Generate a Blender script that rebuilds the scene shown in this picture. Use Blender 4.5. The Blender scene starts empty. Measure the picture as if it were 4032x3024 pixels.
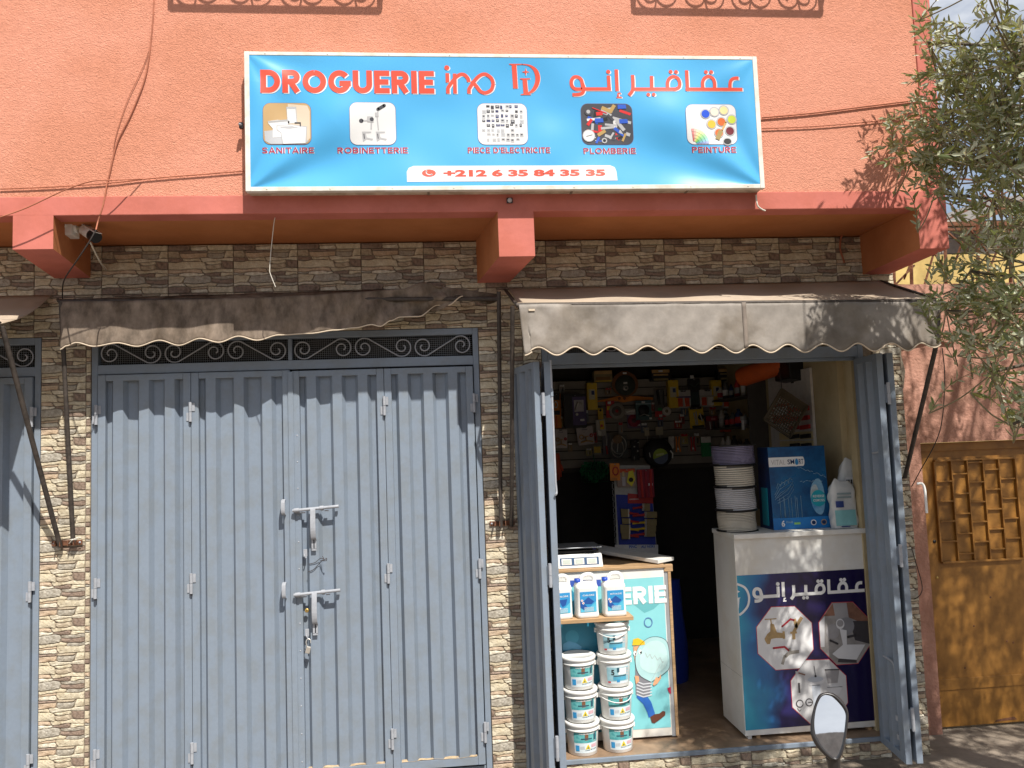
import bpy, bmesh, math, random
from math import sin, cos, pi, radians
from mathutils import Vector, Matrix
random.seed(7)
SC = bpy.context.scene
COL = SC.collection

# ------------------------------------------------------------------ camera, sky, sun, exposure
F = 3100.0                                            # focal length in pixels of the 4032 px wide photograph
YAW, PITCH, ROLL = [radians(a) for a in (5.45, 4.48, -2.13)]
CAM = (0.0, -4.45, 1.95)
_cy, _sy, _cp, _sp = cos(YAW), sin(YAW), cos(PITCH), sin(PITCH)
FW = Vector((_sy*_cp, _cy*_cp, _sp)); _r0 = Vector((_cy, -_sy, 0)); _u0 = _r0.cross(FW)
RT = _r0*cos(ROLL) + _u0*sin(ROLL); UP = -_r0*sin(ROLL) + _u0*cos(ROLL)
cam_d = bpy.data.cameras.new('camera'); cam = bpy.data.objects.new('camera', cam_d); COL.objects.link(cam)
M3 = Matrix((RT, UP, -FW)).transposed()
cam.matrix_world = Matrix.Translation(CAM) @ M3.to_4x4()
cam_d.sensor_width = 36; cam_d.lens = 36*F/4032; cam_d.clip_end = 500; cam_d.clip_start = .05
SC.camera = cam
SUND = Vector((-.40, 1, -1.475)).normalized()           # direction the sunlight travels
sl = bpy.data.lights.new('sun', 'SUN'); sl.energy = 4.6; sl.angle = radians(.53); sl.color = (1, .945, .86)
so = bpy.data.objects.new('sun', sl); COL.objects.link(so); so.rotation_euler = SUND.to_track_quat('-Z', 'Y').to_euler(); so.location = (3, -6, 9)
SC.view_settings.view_transform = 'Standard'; SC.view_settings.look = 'None'; SC.view_settings.gamma = 1
SC.view_settings.use_curve_mapping = False; SC.view_settings.exposure = .55
W_ = bpy.data.worlds.new('World'); SC.world = W_; W_.use_nodes = True
wn, wl = W_.node_tree.nodes, W_.node_tree.links
bg = wn['Background']; bg.inputs[1].default_value = .085
sky = wn.new('ShaderNodeTexSky'); sky.sky_type = 'NISHITA'; sky.sun_disc = False
sky.sun_elevation = math.asin(-SUND.z); sky.sun_rotation = math.atan2(-SUND.x, -SUND.y)
tc = wn.new('ShaderNodeTexCoord'); mp = wn.new('ShaderNodeMapping'); mp.inputs['Scale'].default_value = (1, 1, 2.2)
nz = wn.new('ShaderNodeTexNoise'); nz.inputs['Scale'].default_value = 2.6; nz.inputs['Detail'].default_value = 9; nz.inputs['Roughness'].default_value = .6
cr = wn.new('ShaderNodeValToRGB'); cr.color_ramp.elements[0].position = .34; cr.color_ramp.elements[1].position = .53
nz2 = wn.new('ShaderNodeTexNoise'); nz2.inputs['Scale'].default_value = 5; nz2.inputs['Detail'].default_value = 6
cc = wn.new('ShaderNodeMix'); cc.data_type = 'RGBA'; cc.inputs[6].default_value = (3.6, 3.9, 4.5, 1); cc.inputs[7].default_value = (8.2, 8.4, 8.8, 1)
mx = wn.new('ShaderNodeMix'); mx.data_type = 'RGBA'
wl.new(tc.outputs['Generated'], mp.inputs[0]); wl.new(mp.outputs[0], nz.inputs['Vector']); wl.new(mp.outputs[0], nz2.inputs['Vector'])
wl.new(nz.outputs['Fac'], cr.inputs[0]); wl.new(nz2.outputs['Fac'], cc.inputs[0]); wl.new(cr.outputs[0], mx.inputs[0])
wl.new(sky.outputs[0], mx.inputs[6]); wl.new(cc.outputs[2], mx.inputs[7]); wl.new(mx.outputs[2], bg.inputs[0])
SC.render.engine = 'CYCLES'
SC.cycles.max_bounces = 8; SC.cycles.diffuse_bounces = 5; SC.cycles.use_denoising = True

# measuring helpers: a pixel of the photograph on a vertical plane y = Y, or on z = Z
def ray(px, py):
    return FW + RT*((px-2016)/F) - UP*((py-1512)/F)
def P(px, py, Y=0.0):
    d = ray(px, py); t = (Y-CAM[1])/d.y; return Vector((CAM[0]+t*d.x, Y, CAM[2]+t*d.z))
def PX(px, py, X):
    d = ray(px, py); t = (X-CAM[0])/d.x; return Vector((X, CAM[1]+t*d.y, CAM[2]+t*d.z))

# ------------------------------------------------------------------ materials
MATS = {}
def mat(name, col, rough=.6, metal=0., var=.12, scale=9., bump=0., bscale=90., spec=.4, col2=None, stain=0., sscale=3., trans=0., stretch=(1, 1, 1), wrinkle=False, alpha=1., emit=None, coat=0., distort=0.):
    if name in MATS: return MATS[name]
    m = bpy.data.materials.new(name); m.use_nodes = True
    nt = m.node_tree; n, l = nt.nodes, nt.links; b = n['Principled BSDF']
    b.inputs['Roughness'].default_value = rough; b.inputs['Metallic'].default_value = metal
    b.inputs['Specular IOR Level'].default_value = spec
    if trans: b.inputs['Transmission Weight'].default_value = trans
    if alpha < 1: b.inputs['Alpha'].default_value = alpha
    if coat: b.inputs['Coat Weight'].default_value = coat
    if var or stain or bump or wrinkle:
        t = n.new('ShaderNodeTexCoord'); mpn = n.new('ShaderNodeMapping'); mpn.inputs['Scale'].default_value = stretch
        l.new(t.outputs['Object'], mpn.inputs[0])
    last = None
    c2 = col2 if col2 else tuple(max(0, c*(1-var*2)) for c in col)
    if var or col2:
        no = n.new('ShaderNodeTexNoise'); no.inputs['Scale'].default_value = scale; no.inputs['Detail'].default_value = 8; no.inputs['Roughness'].default_value = .65
        l.new(mpn.outputs[0], no.inputs['Vector'])
        rp = n.new('ShaderNodeValToRGB'); rp.color_ramp.elements[0].position = .34; rp.color_ramp.elements[1].position = .64
        rp.color_ramp.elements[0].color = (*c2, 1); rp.color_ramp.elements[1].color = (*col, 1)
        l.new(no.outputs['Fac'], rp.inputs[0]); last = rp.outputs[0]
        # roughness variation
        mr = n.new('ShaderNodeMapRange'); mr.inputs[3].default_value = max(0.02, rough-.1); mr.inputs[4].default_value = min(1, rough+.12)
        l.new(no.outputs['Fac'], mr.inputs[0]); l.new(mr.outputs[0], b.inputs['Roughness'])
    else:
        b.inputs['Base Color'].default_value = (*col, 1)
    if stain:
        n2 = n.new('ShaderNodeTexNoise'); n2.inputs['Scale'].default_value = sscale; n2.inputs['Detail'].default_value = 5; n2.inputs['Roughness'].default_value = .6
        l.new(mpn.outputs[0], n2.inputs['Vector'])
        r2 = n.new('ShaderNodeValToRGB'); r2.color_ramp.elements[0].position = .45; r2.color_ramp.elements[1].position = .62
        r2.color_ramp.elements[0].color = (1, 1, 1, 1); k = 1-stain; r2.color_ramp.elements[1].color = (k, k*.96, k*.9, 1)
        l.new(n2.outputs['Fac'], r2.inputs[0])
        mm = n.new('ShaderNodeMix'); mm.data_type = 'RGBA'; mm.blend_type = 'MULTIPLY'; mm.inputs[0].default_value = 1
        if last: l.new(last, mm.inputs[6])
        else: mm.inputs[6].default_value = (*col, 1)
        l.new(r2.outputs[0], mm.inputs[7]); last = mm.outputs[2]
    if last: l.new(last, b.inputs['Base Color'])
    hb = None
    if bump:
        nb = n.new('ShaderNodeTexNoise'); nb.inputs['Scale'].default_value = bscale; nb.inputs['Detail'].default_value = 5; nb.inputs['Distortion'].default_value = distort
        l.new(mpn.outputs[0], nb.inputs['Vector'])
        bp = n.new('ShaderNodeBump'); bp.inputs['Strength'].default_value = min(1, bump); bp.inputs['Distance'].default_value = .01*max(1, bump)
        l.new(nb.outputs['Fac'], bp.inputs['Height']); hb = bp
        l.new(bp.outputs[0], b.inputs['Normal'])
    if wrinkle:                                        # banner cloth pulled tight: folds radiating from the corners
        sep = n.new('ShaderNodeSeparateXYZ'); l.new(t.outputs['Object'], sep.inputs[0])
        tot = None
        for (fx, fz, sx, sgn, amp, ph) in WRINK:
            def mth(op, a, bb=None):
                q = n.new('ShaderNodeMath'); q.operation = op
                for i, x in enumerate((a, bb)):
                    if x is None: continue
                    if isinstance(x, (int, float)): q.inputs[i].default_value = x
                    else: l.new(x, q.inputs[i])
                return q.outputs[0]
            dx = mth('SUBTRACT', sep.outputs[0], fx); dz = mth('SUBTRACT', sep.outputs[2], fz)
            ang = mth('ARCTAN2', dz, mth('MULTIPLY', dx, sgn)); r = mth('SQRT', mth('ADD', mth('MULTIPLY', dx, dx), mth('MULTIPLY', dz, dz)))
            w = mth('SINE', mth('ADD', mth('MULTIPLY', ang, sx), ph))
            fall = mth('MULTIPLY', mth('MINIMUM', r, .55), mth('POWER', 2.718, mth('MULTIPLY', r, -1.1)))
            h = mth('MULTIPLY', mth('MULTIPLY', w, fall), amp)
            tot = h if tot is None else mth('ADD', tot, h)
        nb = n.new('ShaderNodeTexNoise'); nb.inputs['Scale'].default_value = 2.2; nb.inputs['Detail'].default_value = 1
        l.new(t.outputs['Object'], nb.inputs['Vector'])
        tot = mth('ADD', tot, mth('MULTIPLY', nb.outputs['Fac'], .035))
        bp = n.new('ShaderNodeBump'); bp.inputs['Strength'].default_value = 1; bp.inputs['Distance'].default_value = 1
        l.new(tot, bp.inputs['Height']); l.new(bp.outputs[0], b.inputs['Normal'])
    MATS[name] = m
    return m
WRINK = [(0, 0, 8, 1, .055, 2.2), (0, .70, 9, 1, .018, 1.2), (2.6, 0, 8, -1, .042, 2.6), (2.6, .70, 8, -1, .012, 0)]

# ------------------------------------------------------------------ mesh builder
W = {}
class MB:
    def __init__(s): s.v = []; s.f = []; s.fm = []; s.ms = []; s.sm = set()
    def mi(s, m):
        if m not in s.ms: s.ms.append(m)
        return s.ms.index(m)
    def add(s, vs, fs, m, smooth=False):
        o = len(s.v); s.v += [tuple(x) for x in vs]; k = s.mi(m)
        for f in fs:
            if smooth: s.sm.add(len(s.f))
            s.f.append([o+i for i in f]); s.fm.append(k)
        return s
    def box(s, x0, x1, y0, y1, z0, z1, m):
        vs = [(x, y, z) for x in (x0, x1) for y in (y0, y1) for z in (z0, z1)]
        return s.add(vs, [(0, 1, 3, 2), (4, 6, 7, 5), (0, 4, 5, 1), (2, 3, 7, 6), (0, 2, 6, 4), (1, 5, 7, 3)], m)
    def beam(s, a, b, w, h, m, up=(0, 0, 1)):
        a, b = Vector(a), Vector(b); d = (b-a).normalized(); u = Vector(up)
        sd = d.cross(u)
        if sd.length < 1e-4: sd = d.cross(Vector((0, 1, 0)))
        sd.normalize(); u = sd.cross(d)
        vs = [p + sd*i*w/2 + u*j*h/2 for p in (a, b) for i, j in ((-1, -1), (1, -1), (1, 1), (-1, 1))]
        return s.add(vs, [(0, 1, 2, 3), (7, 6, 5, 4), (0, 4, 5, 1), (1, 5, 6, 2), (2, 6, 7, 3), (3, 7, 4, 0)], m)
    def prism(s, pts, y0, y1, m):                      # outline in x,z ; y0 front
        n = len(pts); vs = [(x, y0, z) for x, z in pts] + [(x, y1, z) for x, z in pts]
        fs = [list(range(n)), list(range(2*n-1, n-1, -1))] + [(i, n+i, n+(i+1) % n, (i+1) % n) for i in range(n)]
        return s.add(vs, fs, m)
    def flat(s, pts, y, m): return s.add([(x, y, z) for x, z in pts], [list(range(len(pts)))], m)
    def disc(s, x, z, r, y, m, n=24, rz=None): return s.flat([(x+r*cos(2*pi*i/n), z+(rz or r)*sin(2*pi*i/n)) for i in range(n)], y, m)
    def tube(s, pts, r, m, n=8, smooth=True, cap=True):
        pts = [Vector(p) for p in pts]; k = len(pts); vs = []
        prev = None
        for i, p in enumerate(pts):
            d = (pts[min(i+1, k-1)] - pts[max(i-1, 0)]).normalized()
            ref = prev if prev is not None else (Vector((0, 0, 1)) if abs(d.z) < .9 else Vector((1, 0, 0)))
            sd = d.cross(ref).cross(d)
            if sd.length < 1e-5: sd = d.orthogonal()
            sd.normalize(); prev = sd; u = d.cross(sd); rr = r[i] if isinstance(r, (list, tuple)) else r
            vs += [p + (sd*cos(2*pi*j/n) + u*sin(2*pi*j/n))*rr for j in range(n)]
        fs = [(i*n+j, i*n+(j+1) % n, (i+1)*n+(j+1) % n, (i+1)*n+j) for i in range(k-1) for j in range(n)]
        s.add(vs, fs, m, smooth)
        if cap: s.add(vs[:n], [list(range(n-1, -1, -1))], m); s.add(vs[-n:], [list(range(n))], m)
        return s
    def lathe(s, prof, c, m, n=24, axis='z', smooth=True):
        vs = []; c = Vector(c)
        for r, h in prof:
            for j in range(n):
                a = 2*pi*j/n
                o = {'z': (r*cos(a), r*sin(a), h), 'y': (r*cos(a), h, r*sin(a)), 'x': (h, r*cos(a), r*sin(a))}[axis]
                vs.append(c+Vector(o))
        fs = [(i*n+j, i*n+(j+1) % n, (i+1)*n+(j+1) % n, (i+1)*n+j) for i in range(len(prof)-1) for j in range(n)]
        return s.add(vs, fs, m, smooth)
    def stroke(s, pts, w, y, m, rnd=False):            # flat ribbon in the xz plane
        pts = [Vector((p[0], p[1])) for p in pts]; k = len(pts); L = []; Rr = []
        for i, p in enumerate(pts):
            a = (p-pts[i-1]).normalized() if i else (pts[1]-p).normalized()
            b = (pts[i+1]-p).normalized() if i < k-1 else a
            t = (a+b); t = a if t.length < 1e-4 else t.normalized()
            nrm = Vector((-t.y, t.x)); q = max(.5, a.dot(t))
            L.append(p+nrm*w/2/q); Rr.append(p-nrm*w/2/q)
        vs = [(q.x, y, q.y) for q in L] + [(q.x, y, q.y) for q in Rr]
        s.add(vs, [(i, i+1, k+i+1, k+i) for i in range(k-1)], m)
        if rnd:
            for p in (pts[0], pts[-1]): s.disc(p.x, p.y, w/2, y, m, 12)
        return s
    def grid(s, fn, nu, nv, m, smooth=True):
        vs = [fn(i/nu, j/nv) for j in range(nv+1) for i in range(nu+1)]
        fs = [(j*(nu+1)+i, j*(nu+1)+i+1, (j+1)*(nu+1)+i+1, (j+1)*(nu+1)+i) for j in range(nv) for i in range(nu)]
        return s.add(vs, fs, m, smooth)
    def text(s, txt, x0, z0, x1, z1, y, m, bold=.0, skew=0., depth=0., fn=None):
        vs, fs = text_geo(txt, bold)
        if not vs: return s
        ax = min(v[0] for v in vs); bx = max(v[0] for v in vs); az = min(v[1] for v in vs); bz = max(v[1] for v in vs)
        sx = (x1-x0)/(bx-ax); sz = (z1-z0)/(bz-az)
        o = [(x0+(v[0]-ax)*sx, (v[1]-az)*sz+z0+skew*(v[0]-ax)/(bx-ax)) for v in vs]
        if fn: return s.add([fn(a, b) for a, b in o], fs, m)
        return s.add([(a, y, b) for a, b in o], fs, m)
    def build(s, name, parent=None, base=None, smooth=None, solid=0., bevel=0., shade=None):
        me = bpy.data.meshes.new(name)
        if parent is not None: org = W[parent]
        elif base is not None: org = Vector(base)
        else:
            xs, ys, zs = zip(*s.v); org = Vector(((min(xs)+max(xs))/2, (min(ys)+max(ys))/2, min(zs)))
        me.from_pydata([tuple(Vector(v)-org) for v in s.v], [], s.f)
        for m in s.ms: me.materials.append(m)
        me.polygons.foreach_set('material_index', s.fm)
        if s.sm: me.polygons.foreach_set('use_smooth', [i in s.sm for i in range(len(s.f))])
        o = bpy.data.objects.new(name, me); COL.objects.link(o)
        if parent is not None: o.parent = parent
        else: o.location = org
        W[o] = org
        if solid:
            q = o.modifiers.new('solid', 'SOLIDIFY'); q.thickness = solid; q.offset = 0
        if bevel:
            q = o.modifiers.new('bevel', 'BEVEL'); q.width = bevel; q.segments = 2; q.limit_method = 'ANGLE'; q.angle_limit = radians(40)
            q.harden_normals = False
        return o
_tg = {}
def text_geo(txt, bold):
    if (txt, bold) in _tg: return _tg[(txt, bold)]
    cu = bpy.data.curves.new('t', 'FONT'); cu.body = txt; cu.offset = bold; cu.resolution_u = 3
    ob = bpy.data.objects.new('t', cu); COL.objects.link(ob)
    dg = bpy.context.evaluated_depsgraph_get(); dg.update()
    me = ob.evaluated_get(dg).to_mesh()
    r = ([tuple(v.co[:2]) for v in me.vertices], [list(p.vertices) for p in me.polygons])
    bpy.data.objects.remove(ob); bpy.data.curves.remove(cu); _tg[(txt, bold)] = r
    return r
def _arc(cx, cy, rx, ry, a0, a1, n=10): return [(cx+rx*cos(radians(a0+(a1-a0)*i/n)), cy+ry*sin(radians(a0+(a1-a0)*i/n))) for i in range(n+1)]
def glyph(ch, t):
    """centre lines of a block capital, height 1, stroke width t"""
    h = t/2; T, B, M_ = 1-h, h, .5; L = h
    def rnd(w): return _arc(w/2, .5, w/2-h, .5-h, 90, 450, 36)
    if ch == 'D': w = .78; r = .5-h; return w, [[(L, 0), (L, 1)], [(0, T)]+_arc(w-h-r*.86, .5, r*.86, r, 90, -90, 14)+[(0, B)]]
    if ch in 'RPB':
        w = .72; r = .235-h*.35; q = 1-h-2*r; o = [[(L, 0), (L, 1)], [(0, T)]+_arc(w-h-r-.02, T-r, r, r, 90, -90, 10)+[(0, q)]]
        if ch == 'R': o.append([(w-.40, q), (w-h*1.05, .035)])
        if ch == 'B': r2 = (q-h)/2; o.append([(0, q)]+_arc(w-h-r2, B+r2, r2, r2, 90, -90, 10)+[(0, B)])
        return w, o
    if ch == 'O': return .94, [rnd(.94)]
    if ch == 'G': w = .90; return w, [_arc(w/2, .5, w/2-h, .5-h, 38, 350, 26), [(w, .40+h*.2), (w*.5, .40+h*.2)]]
    if ch == 'C': w = .86; return w, [_arc(w/2, .5, w/2-h, .5-h, 42, 318, 26)]
    if ch == 'U': w = .78; r = w/2-h; return w, [[(L, 1), (L, .42)]+_arc(w/2, B+r, r, r, 180, 360, 14)+[(w-h, 1)]]
    if ch == 'E': w = .62; return w, [[(L, 0), (L, 1)], [(0, T), (w, T)], [(0, M_), (w*.93, M_)], [(0, B), (w, B)]]
    if ch == 'L': w = .58; return w, [[(L, 0), (L, 1)], [(0, B), (w, B)]]
    if ch == 'I': return t, [[(h, 0), (h, 1)]]
    if ch == 'T': w = .68; return w, [[(0, T), (w, T)], [(w/2, 0), (w/2, 1)]]
    if ch == 'N': w = .76; return w, [[(L, 0), (L, 1)], [(w-h, 0), (w-h, 1)], [(L*.8, 1), (w-h*.8, 0)]]
    if ch == 'M': w = .92; return w, [[(L, 0), (L, 1)], [(w-h, 0), (w-h, 1)], [(L, 1), (w/2, .12), (w-L, 1)]]
    if ch == 'A': w = .80; return w, [[(h*.7, 0), (w/2, 1-h*.3), (w-h*.7, 0)], [(w*.2, .27), (w*.8, .27)]]
    if ch == 'Y': w = .74; return w, [[(h, 1), (w/2, .42), (w-h, 1)], [(w/2, 0), (w/2, .45)]]
    if ch == 'S': w = .70; r = .5-h; return w, [cat_([(w-h*1.2, .76), (w*.72, .93-h*.3), (w*.45, T), (w*.18, .88-h*.3), (h*1.3, .72), (w*.25, .57), (w*.62, .46), (w-h*1.3, .29), (w*.80, .12+h*.2), (w*.5, B), (w*.2, .08+h*.3), (h*1.2, .26)], 4)]
    if ch == "'": return t, [[(h, .66), (h, 1)]]
    return .32, []
def blocktext(mb, txt, x0, z0, x1, z1, y, m, t=.2, gap=.10, skew=0., fat=0.):
    W_t = []; x = 0
    for ch in txt: w, st = glyph(ch, t); W_t.append((x, st)); x += w+gap
    tot = x-gap; sx = (x1-x0)/tot; sz = z1-z0
    for k, (xo, st) in enumerate(W_t):
        for j, s_ in enumerate(st):
            pts = [(x0+(xo+p[0])*sx, z0+p[1]*sz+skew*(xo+p[0])/tot) for p in s_]
            mb.stroke(pts, t*sz+fat, y-.00006*j, m)
    return mb
def cat_(pts, n=6):                                    # Catmull-Rom smoothing (any dimension)
    P_ = [Vector(p) for p in pts]; out = []
    for i in range(len(P_)-1):
        a, b, c, d = P_[max(i-1, 0)], P_[i], P_[i+1], P_[min(i+2, len(P_)-1)]
        for k in range(n):
            t = k/n; out.append(.5*((2*b)+(c-a)*t+(2*a-5*b+4*c-d)*t*t+(3*b-a-3*c+d)*t*t*t))
    out.append(P_[-1]); return out
def thing(name, label, cat, loc, group=None, rz=0.):
    o = bpy.data.objects.new(name, None); COL.objects.link(o); o.location = loc; o.rotation_euler = (0, 0, rz); o.empty_display_size = .05
    o['label'] = label; o['category'] = cat
    if group: o['group'] = group
    W[o] = Vector(loc) if rz == 0 else Vector((0, 0, 0)); return o
def local(name, label, cat, group=None):               # a thing whose parts are built round the origin, placed afterwards
    o = thing(name, label, cat, (0, 0, 0), group); return o
def tag(o, label, cat, group=None, kind=None):
    o['label'] = label; o['category'] = cat
    if group: o['group'] = group
    if kind: o['kind'] = kind
    return o
def struct(o): o['kind'] = 'structure'; return o
def stuff(o): o['kind'] = 'stuff'; return o
def dup(o, loc=None, rot=None, label=None, parent=None):
    c = o.copy(); COL.objects.link(c); c.parent = parent
    if loc is not None: c.location = loc
    if rot is not None: c.rotation_euler = rot
    if label: c['label'] = label
    for ch in list(o.children): dup(ch, parent=c)
    return c

# palette
stucco = mat('stucco', (.69, .305, .21), .93, var=.05, scale=30, bump=.8, bscale=78, stain=.10, sscale=1.2, spec=.15, stretch=(1, 1, 1.35), distort=1.6)
smoothred = mat('band_paint', (.55, .175, .138), .85, var=.06, scale=5, bump=.15, bscale=30, stain=.1, sscale=4, spec=.2)
soffitp = mat('soffit_paint', (.48, .185, .075), .85, var=.05, scale=5, bump=.1, bscale=40, stain=.1, spec=.2)
gatep = mat('gate_paint', (.212, .258, .322), .40, var=.03, scale=60, bump=.06, bscale=7, stain=.035, sscale=9, spec=.35)
gatelt = mat('bolt_paint', (.36, .38, .42), .38, var=.1, scale=30, spec=.5)
iron = mat('dark_iron', (.085, .07, .06), .6, metal=.3, var=.25, scale=30, bump=.2)
rust = mat('rust', (.20, .085, .045), .85, var=.3, scale=30, bump=.4)
black = mat('black_plastic', (.015, .015, .017), .35, var=.1)
white = mat('white_paint', (.78, .78, .76), .4, var=.03, stain=.06)
whitepl = mat('white_plastic', (.80, .80, .78), .3, var=.02)
offwhite = mat('sign_frame_white', (.74, .72, .66), .5, var=.05, scale=12, stain=.18, sscale=9)
bannerb = mat('banner_blue', (.075, .37, .68), .32, var=0, wrinkle=True, spec=.4)
bannerred = mat('banner_red', (.68, .085, .05), .32, var=0, wrinkle=True, spec=.4)
bannerw = mat('banner_white', (.68, .70, .73), .32, var=0, wrinkle=True, spec=.4)
inkred = mat('banner_label_red', (.38, .035, .07), .35, var=0, wrinkle=True)
cols = {}
def ink(r, g, b, rough=.5):
    r, g, b = [min(.82, q*1.35) for q in (r, g, b)]
    k = 'ink_%02x%02x%02x' % (int(r*255), int(g*255), int(b*255)) + ('' if rough == .5 else '_r%d' % int(rough*100))
    return mat(k, (r, g, b), rough, var=.08, scale=25)
awn = mat('awning_canvas', (.33, .30, .27), .95, var=.18, scale=5, bump=.25, bscale=14, stain=.32, sscale=3.4, spec=.1)
awnd = mat('awning_canvas_dirty', (.27, .215, .17), .95, var=.3, scale=9, bump=.3, bscale=14, stain=.45, sscale=4, spec=.1, stretch=(1.4, 1, .8))
awnt = mat('awning_canvas_top', (.47, .385, .30), .95, var=.12, scale=6, stain=.2, spec=.1)
hemm = mat('awning_hem_tape', (.66, .55, .42), .9, var=.1)
wood = mat('raw_wood', (.50, .32, .17), .6, var=.16, scale=8, stretch=(1, 1, 12), bump=.1)
darkwood = mat('floor_tile_brown', (.34, .23, .15), .45, var=.2, scale=6, stain=.25, sscale=4)
dust = mat('pavement_concrete', (.27, .225, .18), .95, var=.16, scale=5, bump=.5, bscale=40, stain=.3, sscale=1.5)

# ------------------------------------------------------------------ ground, room and large structure
g = MB(); g.grid(lambda u, v: (-60+120*u, -60+120*v, .09 + (.012*sin(u*90)*cos(v*70))*0), 24, 24, dust)
struct(g.build('ground', base=(0, 0, .09)))
# cracked pavement slabs in front of the yellow door
RZ = .208
room = MB()
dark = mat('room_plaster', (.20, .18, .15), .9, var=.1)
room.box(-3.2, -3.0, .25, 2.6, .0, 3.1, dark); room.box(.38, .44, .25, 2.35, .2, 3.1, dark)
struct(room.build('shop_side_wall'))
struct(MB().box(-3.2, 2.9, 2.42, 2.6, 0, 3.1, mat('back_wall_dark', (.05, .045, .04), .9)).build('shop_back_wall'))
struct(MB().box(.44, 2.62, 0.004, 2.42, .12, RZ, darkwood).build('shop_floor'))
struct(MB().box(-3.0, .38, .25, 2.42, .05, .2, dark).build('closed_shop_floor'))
cream = mat('cream_wall_paint', (.52, .43, .26), .8, var=.05, stain=.12)
struct(MB().box(2.52, 2.76, .30, 2.42, .09, 3.1, cream).build('shop_right_wall'))
struct(MB().box(2.56, 2.76, .012, .30, .09, 3.1, cream).box(2.50, 2.56, .09, .16, RZ, 2.46, cream).build('shop_right_jamb'))

# ---------------- lower wall and its stone-look tiles
bw = thing('shop_building', 'two storey salmon stucco shop building with stone look tiled ground floor', 'building', (0, 0, .09))
core = mat('wall_mortar', (.26, .21, .16), .9, var=.2, scale=40)
x_l, x_r = -2.125, 2.765
GT = 2.63
m = MB()
m.box(-4.2, 2.755, .008, .25, GT, 3.13, core)
m.box(x_l, -1.868, .008, .25, .0, GT, core)
m.box(.242, .60, .008, .25, .0, GT, core)
m.box(2.53, 2.755, .008, .012, .0, GT, core)
m.box(.60, 2.53, .008, .10, .0, .190, core)
m.build('ground_floor_wall', bw)
def stn(n_, c1, c2): return mat('tile_stone_'+n_, c1, .6, var=.16, scale=55, bump=.6, bscale=90, col2=c2, spec=.3, stain=.12, sscale=14)
SM = [stn('cream', (.66, .60, .46), (.42, .36, .26)), stn('tan', (.52, .45, .34), (.31, .25, .18)), stn('grey', (.46, .43, .37), (.28, .25, .20)),
      stn('brown', (.33, .25, .20), (.17, .125, .10)), stn('ochre', (.60, .48, .36), (.40, .30, .21)), stn('pale', (.72, .68, .57), (.50, .45, .35))]
TW, TH = .3515, .2385
def tile_template():
    """printed stones of one wall tile: rows with wavy edges, slanted ends and a few stacked slivers"""
    rr = random.Random(23)
    rows = [(0, [(.34, 3), (.60, 5), (1, 0)]), (.150, [(.26, 5), (.74, 0), (1, 2)]), (.225, [(.24, 0), (.66, 2), (1.0, 3)]), (.400, [(.16, 2), (.55, 5), (.80, 3), (1, 0)]),
            (.475, [(.52, 4), (1, 0)]), (.560, [(.58, 0), (.82, 1), (1, 3)]), (.745, [(.22, 3), (.50, 0), (1, 5)]), (.825, [(.18, 1), (.60, 4), (.86, 2), (1, 0)]), (1.0, None)]
    ph = [rr.uniform(0, 6) for _ in rows]
    def zc(j, x):
        if j in (0, len(rows)-1): return rows[j][0]*TH
        return rows[j][0]*TH+.0036*sin(x*38+ph[j])+.0018*sin(x*97+ph[j]*2)
    out = []
    for j in range(len(rows)-1):
        cuts = [(0, 0)]
        for e, c in rows[j][1]: sl = 0 if e == 1 else rr.uniform(-.016, .016); cuts.append((e*TW-sl/2, e*TW+sl/2))
        for i, (e, c) in enumerate(rows[j][1]):
            (b0, t0), (b1, t1) = cuts[i], cuts[i+1]; g = .0013; ge0 = .0005 if i == 0 else g; ge1 = .0005 if e == 1 else g
            def strip(zlo, zhi, col_):
                pts = [(lerp_(b0+ge0, b1-ge1, k/5), zlo(lerp_(b0, b1, k/5))+g) for k in range(6)] + [(lerp_(b1-ge1, t1-ge1, .5)+rr.uniform(-.001, .002)*(e != 1), 0)] + [(lerp_(t1-ge1, t0+ge0, k/5), zhi(lerp_(t1, t0, k/5))-g) for k in range(6)] + [(lerp_(t0+ge0, b0+ge0, .5), 0)]
                zm = (zlo(b0)+zhi(b0))/2; pts[6] = (pts[6][0], (pts[5][1]+pts[7][1])/2); pts[13] = (pts[13][0], (pts[12][1]+pts[0][1])/2)
                # rounded corners
                q = min(.005, (pts[7][1]-pts[5][1])*.35)
                pts[0] = (pts[0][0]+q*(i > 0), pts[0][1]); pts[12] = (pts[12][0]+q*.7*(i > 0), pts[12][1]); pts[5] = (pts[5][0]-q*(e != 1), pts[5][1]); pts[7] = (pts[7][0]-q*.7*(e != 1), pts[7][1])
                w = pts[5][0]-pts[0][0]; out.append((pts, col_, w*(zhi(b0)-zlo(b0))))
            lo, hi = (lambda x, j=j: zc(j, x)), (lambda x, j=j: zc(j+1, x))
            if (rows[j+1][0]-rows[j][0]) > .14 and rr.random() < .35 and i != 0:
                mid = lambda x, lo=lo, hi=hi, f=rr.uniform(.55, .7): lo(x)*(1-f)+hi(x)*f
                strip(lo, mid, c); strip(mid, hi, (c+5) % 6)
            else: strip(lo, hi, c)
    return out
def lerp_(a, b, t): return a+(b-a)*t
TPL = tile_template()
def clip(poly, x0, x1, z0, z1):
    for ax, lim, sg in ((0, x0, 1), (0, x1, -1), (1, z0, 1), (1, z1, -1)):
        o = []
        for i in range(len(poly)):
            a, b = poly[i-1], poly[i]; da, db = (a[ax]-lim)*sg, (b[ax]-lim)*sg
            if (da >= 0) != (db >= 0):
                t = da/(da-db); o.append((a[0]+(b[0]-a[0])*t, a[1]+(b[1]-a[1])*t))
            if db >= 0: o.append(b)
        poly = o
        if len(poly) < 3: return []
    return poly
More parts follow.
